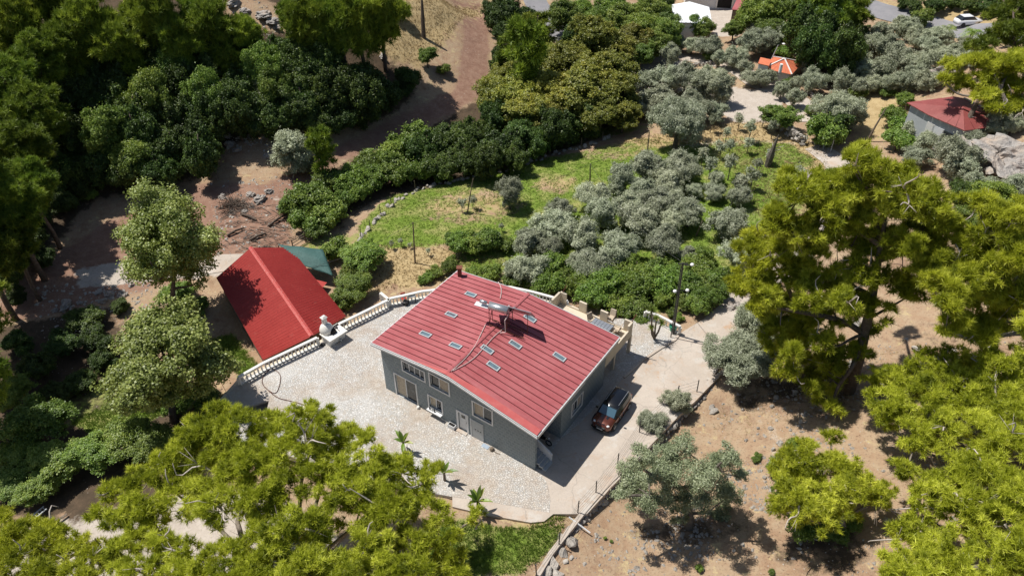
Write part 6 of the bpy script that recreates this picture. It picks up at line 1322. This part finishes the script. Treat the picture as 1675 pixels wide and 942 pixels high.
rows('bush', [(230,215,22),(280,245,22),(300,215,20),(200,170,24),(120,185,24),(260,180,18),(455,130,22),(480,150,22),(520,120,24),(340,90,22),(410,75,20),(500,75,22),(440,100,20)], 'sunlit green shrub', 'catching light on the dark left slope', 'sunlit shrubs on the dark slope', 3)
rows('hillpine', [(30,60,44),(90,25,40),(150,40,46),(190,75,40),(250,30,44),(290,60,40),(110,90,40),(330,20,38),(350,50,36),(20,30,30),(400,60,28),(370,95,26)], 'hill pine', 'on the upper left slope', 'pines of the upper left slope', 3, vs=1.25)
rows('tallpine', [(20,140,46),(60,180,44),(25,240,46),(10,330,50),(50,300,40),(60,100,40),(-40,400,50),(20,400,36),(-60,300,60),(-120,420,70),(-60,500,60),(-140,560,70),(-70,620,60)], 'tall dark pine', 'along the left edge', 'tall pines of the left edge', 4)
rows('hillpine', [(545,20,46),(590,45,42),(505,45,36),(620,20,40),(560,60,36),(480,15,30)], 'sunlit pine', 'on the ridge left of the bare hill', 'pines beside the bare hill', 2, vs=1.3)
for i, (x, y, r_) in enumerate([(20,330,30),(55,350,26),(15,440,30),(70,420,20),(100,330,22),(125,300,24),(80,300,26),(140,310,18),(25,480,20)]): plant('dark', x, y, r_, f'dark undergrowth shrub left of the clearing, {ORD[i]} of nine', 'undergrowth left of the clearing')
plant('dark', 30,400,36, 'dark pine-like shrub at the left edge beside the clearing'); plant('dark', 20,370,34, 'dark evergreen at the left edge above the clearing'); plant('bush', 110,315,12, 'pale grey-green bush at the edge of the clearing')
plant('bush', 150,320,12, 'small bush on the shaded red earth')
# lower left
plant('broad', 62,690,50, 'feathery light green tree at the left, above the fig bushes', vs=.8); plant('broad', 20,640,36, 'light green bush at the left edge', vs=.7)
for (x, y, r_, lb) in [(95,750,44,'fig tree at the lower left, left of the pair'),(150,745,40,'fig tree at the lower left, right of the pair'),(205,715,40,'fig tree below the large plane tree'),(250,720,34,'dark fig bush under the large plane tree'),(30,740,34,'low fig bush at the left edge'),(60,800,30,'fig bush above the ladder'),(20,790,30,'yellowing bush at the lower left edge')]: plant('broad', x, y, r_, lb, vs=.7)
rows('dark', [(140,520,26),(100,560,26),(60,600,30),(170,590,22),(130,620,26),(30,560,28),(90,640,22),(215,560,0.1)][:7]+[(160,560,26),(200,500,16)], 'dark bush', 'in the deep shade on the left', 'bushes in the left shade', 2, vs=.8)
rows('bush', [(300,640,26),(330,650,26),(280,660,28),(350,670,24),(250,650,24),(310,560,20),(290,480,24),(320,500,22)], 'dark green bush', 'under the two plane trees', 'bushes under the planes', 2)
rows('bush', [(1282,765,26),(1285,810,26),(1325,858,28),(1362,868,26),(1300,735,18),(1392,850,18)], 'bright green bush', 'beneath the small lower-right pine', 'bushes under the lower right pine', 1)
rows('bush', [(1236,749,8),(1240,744,6),(1143,930,7),(1262,935,5),(1000,885,3),(990,880,3)], 'tiny green bush', 'on the dry brown slope', 'tiny bushes on the dry slope', 1)

plant('olive', 1066,688,24, 'small olive by the driveway wall, left crown'); plant('olive', 1108,660,24, 'small olive by the driveway wall, right crown')
plant('olive', 1205,575,52, 'olive at the driveway bend under the tall pine, with dark trunk'); plant('olive', 1235,530,36, 'olive behind the one at the driveway bend')
rows('young_olive', [(640,400,5),(655,395,5),(700,410,5),(905,352,5),(940,345,5),(670,400,4),(820,370,5),(875,360,5)], 'tiny planted sapling', 'dotted in the lower green field', 'tiny saplings in the lower field', 2)
# ------------------------------------------------------------------ trees built one by one
def hero(name, base, lobes, style, label, cat, trunk_r, seed, n, leaf, m, wood, per=24, bare=6, flat=.6, top=None, vs=None, fill=True, **k):
    """lobes: (x, y, z, r) in the world"""
    rng = np.random.default_rng(seed); base = np.array(base, float); root = empty(name, base, label=label, cat=cat)
    L = [(l[0]-base[0], l[1]-base[1], l[2]-base[2], l[3], l[3]*flat) for l in lobes]
    if fill:
        ex = []
        for l in L: d = rng.normal(size=3)*[.9,.9,.25]*l[3]; ex.append((l[0]+d[0], l[1]+d[1], l[2]+d[2]-l[3]*.3, l[3]*rng.uniform(.5,.9), l[4]*.75))
        L = L+ex
    cr = (needles(rng, L, n, per, leaf[0], leaf[1], m=M[m], **k) if style == 'needles' else leaves(rng, L, n, leaf[0], leaf[1], m=M[m], **k)); link('crown', cr, root)
    c = np.mean([l[:3] for l in L], 0); zt_ = max(l[2] for l in L); tp_ = np.array(top)-base if top is not None else np.array([c[0], c[1], zt_*(.85 if style == 'needles' else .5)])
    tk = [np.array([0,0,-.8]), np.array([tp_[0]*.1, tp_[1]*.1, tp_[2]*.22]), np.array([tp_[0]*.35, tp_[1]*.35, tp_[2]*.5]), np.array([tp_[0]*.7, tp_[1]*.7, tp_[2]*.78]), tp_]
    link('trunk', wood_mesh(rng, tk, [trunk_r*1.3, trunk_r, trunk_r*.8, trunk_r*.5, trunk_r*.2], L, len(lobes), sides=7, thick=1.0).mesh('trunk', M[wood], True), root)
    for i in range(bare):
        l = L[rng.integers(len(L))]; a = np.array(l[:3])+[0,0,-.1]; d = unit(rng.normal(size=3)+[0,-.5,.7]); ln = l[3]*rng.uniform(1.0,1.6); mb = MB(); p1 = a+d*ln*.45+rng.normal(size=3)*.15; p2 = a+d*ln*.8+rng.normal(size=3)*.35; p3 = p2+unit(d+rng.normal(size=3)*.7)*ln*.4; mb.tube(smooth([a,p1,p2,p3], 1), [.085,.06,.04,.012], 5)
        for _ in range(3): e = p1+unit(d+rng.normal(size=3)*.8)*ln*.5; mb.tube([p1, e], [.025,.006], 4)
        link('bare_branch', mb.mesh('bare_branch', M['dead'], True), root)
    return root
def lobesY(lst, bY, fdoff, seed):
    rng = np.random.default_rng(seed); out = []
    for px, py, r in lst: p = onY(px, py, bY+fdoff(px, py)+rng.uniform(-1.3,1.3)); out.append((*p, r*mpp(p)*1.3))
    return out
def lobesZ(lst, fz, seed, jit=.6):
    rng = np.random.default_rng(seed); out = []
    for px, py, r in lst: p = at(px, py, fz(px, py)+rng.uniform(-jit,jit)); out.append((*p, r*mpp(p)*1.3))
    return out
# tall pine, right of the middle
b = hit(1300,612)
lo_ = [(1224,462,24),(1245,485,28),(1290,500,28),(1320,545,28),(1280,540,24),(1262,425,26),(1235,445,24),(1232,412,24),(1310,450,22),(1300,580,18),(1330,600,18),(1265,512,20),(1240,390,20)]
hero('pine_tree', b, lobesY(lo_, b[1], lambda x, y: (540-y)/70., 29), 'needles', 'lower pine leaning left beside the tall pine, above the driveway bend', 'pine tree', .28, 29, 4200, (.46,.048), 'pine', 'bark', bare=12, flat=.6)
b = hit(1388,640)
big = [(1400,268,24),(1440,275,28),(1480,298,28),(1375,302,26),(1515,320,26),(1300,312,26),(1335,330,32),(1420,310,36),(1465,330,36),(1520,345,36),(1280,365,32),(1318,385,36),(1365,360,34),(1395,395,32),(1345,425,34),(1500,385,34),(1540,375,30),(1340,470,34),(1375,480,28),(1425,450,24),(1480,430,30),(1350,600,24),(1330,640,16),(1500,470,26),(1355,520,22),(1360,590,22),(1405,575,16),(1420,540,14),(1345,560,20),(1370,560,16),(1410,500,18),(1440,345,28),(1462,385,26),(1425,395,22),(1405,440,20),(1400,335,28),(1385,450,22),(1470,300,30),(1310,450,26),(1500,330,26),(1345,300,24)]
hero('pine_tree', b, lobesY(big, b[1], lambda x, y: (560-y)/75., 3), 'needles', 'tall spreading pine in the middle right, its forked dark trunk showing', 'pine tree', .42, 3, 10500, (.46,.048), 'pine', 'bark', per=30, bare=26, flat=.65, top=onY(1452,330,b[1]+2.5))
# pine at the right edge
b = hit(1690,640)
rt_ = [(1555,430,28),(1592,405,30),(1630,380,30),(1662,350,28),(1545,470,28),(1582,455,30),(1620,440,30),(1660,425,30),(1555,510,28),(1600,500,30),(1640,485,30),(1672,480,28),(1620,540,24),(1660,530,26),(1672,395,28),(1530,420,22),(1520,455,20),(1580,530,20),(1700,440,34),(1700,500,30),(1690,380,30)]
hero('pine_tree', b, lobesY(rt_, b[1], lambda x, y: (540-y)/60., 5), 'needles', 'yellow-green pine filling the right edge at mid height', 'pine tree', .4, 5, 8200, (.46,.048), 'pine', 'pine_limb', bare=10, flat=.55)
# lower right pine
b = at(1790,905,3.5)
lr = [(1475,622,28),(1452,650,24),(1515,603,30),(1556,592,32),(1600,605,34),(1645,590,34),(1675,620,34),(1470,672,28),(1525,650,34),(1580,655,36),(1630,650,34),(1675,680,34),(1500,712,30),(1550,705,30),(1605,710,34),(1655,720,34),(1545,785,28),(1590,765,32),(1640,780,34),(1672,810,32),(1560,840,28),(1605,838,32),(1645,855,32),(1480,880,28),(1520,895,32),(1575,898,32),(1625,905,32),(1670,900,32),(1455,930,26),(1530,945,32),(1600,950,32),(1660,950,34),(1480,770,18),(1430,620,16),(1720,700,50),(1720,820,50),(1500,845,20)]
hero('pine_tree', b, lobesZ(lr, lambda x, y: 9.5-(1675-x)/60., 7), 'needles', 'large yellow-green pine filling the lower right corner', 'pine tree', .4, 7, 14000, (.38,.04), 'pine', 'pine_limb', bare=30, flat=.6, top=at(1690,760,9))
# small pine, lower right, with a long bare limb
b = hit(1378,872)
sm_ = [(1320,748,30),(1352,768,34),(1300,785,28),(1382,758,20),(1338,812,34),(1308,825,26),(1392,795,22),(1420,790,16),(1438,822,20),(1372,832,26),(1345,850,22),(1300,750,20),(1450,800,12)]
hero('pine_tree', b, lobesZ(sm_, lambda x, y: 4.6, 9), 'needles', 'smaller bright pine over green bushes, on the lower right slope', 'pine tree', .22, 9, 3400, (.35,.038), 'pine', 'pine_limb', bare=9, flat=.6)
# foreground pine, lower left
b = at(500,1110,-2)
ll = [(350,682,24),(388,700,30),(330,716,30),(300,748,30),(430,702,26),(468,692,24),(520,692,20),(560,722,30),(602,738,30),(500,728,34),(450,740,34),(400,760,34),(350,770,34),(268,772,22),(222,790,24),(182,802,16),(240,828,30),(298,815,34),(360,828,34),(420,810,34),(480,790,34),(540,780,34),(600,790,34),(648,772,28),(690,790,24),(640,830,32),(580,848,34),(520,850,34),(460,868,34),(400,880,34),(225,868,26),(700,838,26),(732,880,24),(682,890,30),(620,910,32),(560,920,32),(500,930,32),(430,935,32),(742,920,22),(692,940,28),(200,905,26),(380,945,28),(190,850,18),(640,960,34),(540,965,34),(450,970,34),(380,930,24),(262,893,20),(300,905,22),(335,925,24),(285,940,24),(225,930,20)]
hero('pine_tree', b, lobesZ(ll, lambda x, y: 9.5-abs(x-450)/95., 13), 'needles', 'huge yellow-green pine crown in the lower left foreground', 'pine tree', .3, 13, 18000, (.36,.036), 'pine', 'pine_limb', bare=40, flat=.6, top=at(460,860,8.5), per=24)
b = at(60,1080,-3)
hero('pine_tree', b, lobesZ([(30,885,30),(78,880,28),(20,928,32),(90,918,30),(130,890,20),(148,922,24),(5,858,24),(60,945,30),(120,948,28),(-10,900,34)], lambda x, y: 6.5, 17), 'needles', 'pine branches at the bottom left corner with bare grey twigs', 'pine tree', .3, 17, 3900, (.36,.036), 'pine', 'pine_limb', bare=12, flat=.6)
# sprawling pine on the rocks, upper right
b = hit(1650,215)
hero('pine_tree', b, lobesY([(1560,105,12),(1588,103,18),(1615,98,20),(1650,105,22),(1675,92,20),(1598,135,18),(1635,132,22),(1672,140,24),(1618,160,18),(1575,132,12),(1650,165,18),(1675,175,20),(1545,130,9)], b[1], lambda x, y: (190-y)/16., 19), 'needles', 'sprawling yellow-green pine on the rocks at the upper right', 'pine tree', .3, 19, 2300, (.6,.08), 'pine', 'pine_limb', bare=6, flat=.5)
b = hit(1655,110)
hero('pine_tree', b, lobesY([(1640,25,20),(1665,15,22),(1650,50,20),(1672,60,22),(1625,60,16),(1670,35,20),(1610,75,14),(1680,-5,24)], b[1], lambda x, y: (90-y)/14., 23), 'needles', 'dark green pine in the upper right corner', 'pine tree', .3, 23, 1500, (.6,.08), 'pine_dark', 'bark', bare=3, flat=.6)
# leaning bare pine trunk
b = hit(1553,256); t_ = onY(1609,148,b[1]+4)
lt = empty('bare_pine_trunk', b, label='tall leaning bare pine trunk in front of the brown-red roof', cat='tree'); MB().tube([b-[0,0,.5], b+(t_-b)*.35+[-.15,0,0], b+(t_-b)*.7, t_], [.42,.36,.28,.1], 9).build('trunk', M['bark'], lt)
for i in range(9): f = .35+.06*i; p = b+(t_-b)*f; MB().tube([p, p+[RNG.normal()*.7, RNG.normal()*.4, .3]], [.07,.02], 4).build('branch_stub', M['dead'], lt)
for (bx, by, tx, ty, lb) in [(1305,80,1320,28,'left slim bare pine trunk near the road'),(1322,68,1342,6,'second bare pine trunk near the road'),(1358,85,1390,30,'bare pine trunk leaning right near the road'),(693,62,690,0,'slim bare pine trunk on the dry hill')]:
    b = hit(bx, by); t_ = onY(tx, ty, b[1]+.5); o = empty('dead_pine', b, label=lb, cat='tree'); MB().tube([b-[0,0,.5], (b+t_)/2, t_], [.35,.28,.15], 8).build('trunk', M['bark'], o)
# dead pruned stump tree in the field
b = hit(1255,272); o = empty('dead_tree', b, label='gnarled dead tree with a bare top in the grassy strip', cat='tree'); MB().tube([b-[0,0,.3], b+[.1,0,1.2], b+[.25,0,2.6], b+[.45,0,4.2]], [.38,.42,.22,.04], 7).build('trunk', M['olive_bark'], o)
for i in range(7): p = b+[.15,0,.8+.3*i]; MB().tube([p, p+[RNG.normal()*.5, RNG.normal()*.4, .5]], [.08,.02], 4).build('branch', M['dead'], o)
# the big olive on the dry slope
b = hit(1128,862); R = 95*mpp(onY(1110,790,b[1]))
rr = np.random.default_rng(41); ol = []
for px, py, r_ in [(1035,770,30),(1030,805,24),(1050,740,26),(1085,735,28),(1120,720,26),(1080,775,34),(1125,765,36),(1165,750,28),(1190,735,22),(1205,755,20),(1170,785,32),(1195,800,24),(1060,810,26),(1100,805,32),(1140,810,32),(1175,825,24),(1090,760,30),(1150,770,28),(1040,785,26),(1015,800,16),(1215,770,12),(1110,835,18)]:
    py += 8; p = onY(px, py, b[1]+rr.uniform(-1.6,1.6)-(py-780)*.008); ol.append((*p, r_*mpp(p)*.98))
hero('olive_tree', b, ol, 'leaves', 'large silver-green olive casting a shadow on the dry slope', 'olive tree', .28, 41, 62000, (.16,.055), 'olive_near', 'olive_bark', bare=0, flat=.8, fill=False)
# the two plane trees on the left
def ell(cx, cy, rpx, Y, R, hz_, n, rl, seed):
    rng = np.random.default_rng(seed); c = onY(cx, cy, Y); out = []
    for i in range(n): d = unit(rng.normal(size=3)+[0,0,.1]); k = rng.uniform(.35,.95); out.append((c[0]+d[0]*R*k, c[1]+d[1]*R*k, c[2]+d[2]*hz_*k*(1.0), R*rl*rng.uniform(.7,1.2)))
    return out
b = hit(287,515); R = 72*mpp(onY(280,390,b[1]))
hero('plane_tree', b, ell(279,405,72,b[1],R*1.05,5.3,50,.40,31), 'leaves', 'tall upright plane tree beside the barn, its shadow on the red roof', 'tree', .28, 31, 52000, (.23,.18), 'plane', 'bark', bare=0, flat=.85, fill=False)
b = hit(285,690); R = 106*mpp(onY(275,590,b[1]))
hero('plane_tree', b, ell(270,588,106,b[1],R*1.0,4.0,46,.34,37), 'leaves', 'wide pale-leaved plane tree at the end of the balustrade', 'tree', .3, 37, 62000, (.23,.18), 'plane', 'bark', bare=0, flat=.75, fill=False)
# banana plants below the patio
def banana(px, py, hgt, n, label, seed):
    rng = np.random.default_rng(seed); b = hit(px, py); r = empty('banana_plant', b, label=label, cat='banana plant'); MB().tube([b-[0,0,.2], b+[0,0,hgt*.55]], [.13,.08], 8).build('stem', M['wood'], r)
    for k in range(n):
        a = k*2.4+rng.uniform(-.3,.3); el_ = rng.uniform(.5,1.35); L_ = rng.uniform(.9,1.7); d = np.array([math.cos(a)*math.cos(el_), math.sin(a)*math.cos(el_), math.sin(el_)]); c = b+[0,0,hgt*.5]; path = [c+d*L_*s_-np.array([0,0,1.1*s_*s_*L_*.5*math.cos(el_)]) for s_ in np.linspace(0,1,8)]; sd_ = unit(np.cross(d, (0,0,1))); V = []
        for i in range(7):
            for s2 in (-1,1):
                w0, w1 = [.15*math.sin(math.pi*min(1,(j/7)**.8))*(j > 0) for j in (i, i+1)]; up_ = np.array([0,0,.35]); V.append([path[i], path[i+1]-sd_*0, path[i+1]+sd_*s2*w1+up_*w1, path[i]+sd_*s2*w0+up_*w0])
        V = np.array(V).reshape(-1,3)-b; me = tri_mesh('leaf', V, np.arange(len(V)).reshape(-1,4), np.full(len(V)//4, rng.random()), M['banana']); link('leaf', me, r)
banana(662,742,2.6,9,'banana plant at the patio edge, leftmost of three',1); banana(728,790,2.4,7,'middle banana plant of the three below the patio',2); banana(782,838,2.6,13,'largest banana plant, rightmost of three on the lower lawn',3)
# yucca on the patio corner
def yucca(px, py, tops, label):
    b = at(px, py); r = empty('yucca', b, label=label, cat='yucca'); rng = np.random.default_rng(3)
    for (tx, ty, rr) in tops:
        t_ = onY(tx, ty, b[1]+rng.uniform(-.3,.3)); MB().tube([b, (b+t_)/2+[(t_[0]-b[0])*.15,0,-.1], t_], [.1,.08,.07], 7).build('trunk', M['wood'], r)
        nn_ = 90; d = unit(rng.normal(size=(nn_,3))+[0,0,.5]); s_ = unit(np.cross(d, rng.normal(size=(nn_,3)))); c = t_-b; L_ = rr*rng.uniform(.7,1.1,(nn_,1)); V = np.stack([np.tile(c,(nn_,1))+s_*.03, np.tile(c,(nn_,1))-s_*.03, c+d*L_], 1).reshape(-1,3); link('rosette', tri_mesh('rosette', V, np.arange(3*nn_).reshape(-1,3), rng.random(nn_), M['grass']), r)
yucca(1070,554,[(1066,508,.75),(1082,528,.6),(1065,536,.5),(1074,520,.5)], 'yucca with several bare stems on the white paved corner')
plant('bush', 1112,518,9, 'prickly pale green plant beside the lamp pole'); plant('bush', 1098,512,9, 'small lemon-green bush behind the small white balustrade')
# grass and weeds as geometry
def grass(n, polys, mask, h, w_, m, name, label, thr=.35):
    V = []; T_ = []
    Qs = [np.array([hit(*p)[:2] for p in P]) for P in polys]; As = np.array([abs(area([tuple(q) for q in Q])) for Q in Qs])
    for Q, A_ in zip(Qs, As):
        k = int(n*A_/As.sum()); lo, hi = Q.min(0), Q.max(0); xy = RNG.uniform(lo, hi, (int(k*2.6)+10, 2)); xy = xy[inpoly(xy[:,0], xy[:,1], Q)][:k]
        i = np.clip(np.searchsorted(gx, xy[:,0])-1, 0, len(gx)-2); j = np.clip(np.searchsorted(gy, xy[:,1])-1, 0, len(gy)-2); xy = xy[(mask[j, i]+.5*(fbm(xy[:,0]/2, xy[:,1]/2, 8)-.5) > thr)]
        xy = np.repeat(xy, 5, 0)+RNG.normal(0,.07,(len(xy)*5,2)); z = tz(xy[:,0], xy[:,1]); p = np.column_stack([xy, z-.02]); m_ = len(p); a = RNG.uniform(0,6.28,m_); s_ = np.stack([np.cos(a), np.sin(a), a*0], 1)*w_; tip = np.column_stack([RNG.normal(0,.4,(m_,2))*h, RNG.uniform(.4,1.1,m_)*h])
        V.append(np.stack([p+s_, p-s_, p+tip], 1).reshape(-1,3)); T_.append(RNG.random(m_)*.6+.4*fbm(xy[:,0]/1.5, xy[:,1]/1.5, 3))
    V = np.concatenate(V); tag(link(name, tri_mesh(name, V, np.arange(len(V)).reshape(-1,3), np.concatenate(T_), M[m])), label, kind='stuff')
FIELD = [[(585,370),(640,320),(760,292),(880,262),(960,246),(1060,225),(1150,232),(1290,235),(1335,262),(1290,320),(1245,400),(1190,490),(1100,500),(880,470),(740,440),(650,440),(570,460)]]
grass(26000, FIELD, green, .16, .035, 'grass', 'grass', 'short green grass of the field')
grass(5000, [[(380,545),(425,600),(400,620),(330,560)],[(690,850),(860,865),(940,830),(900,900),(850,942),(690,942)],[(110,690),(230,640),(300,660),(180,720)]], green, .28, .03, 'grass', 'grass', 'longer green grass around the yard', .3)
grass(9000, [[(560,470),(590,400),(740,400),(900,445),(900,480),(700,465),(600,480)],[(1000,235),(1120,212),(1250,195),(1360,240),(1340,330),(1270,390),(1160,240)],[(590,0),(800,0),(730,70),(690,110),(600,90)],[(860,835),(940,825),(930,850),(860,870)]], dry, .22, .03, 'drygrass', 'dry_grass', 'straw-coloured dry grass', .3)
grass(5000, [[(900,942),(1000,830),(1200,640),(1460,560),(1675,500),(1675,942)]], np.where(fbm(GX/5, GY/5, 77) > .52, .6, 0.0), .14, .02, 'drygrass', 'dry_grass', 'thin dry grass on the brown slope', .4)
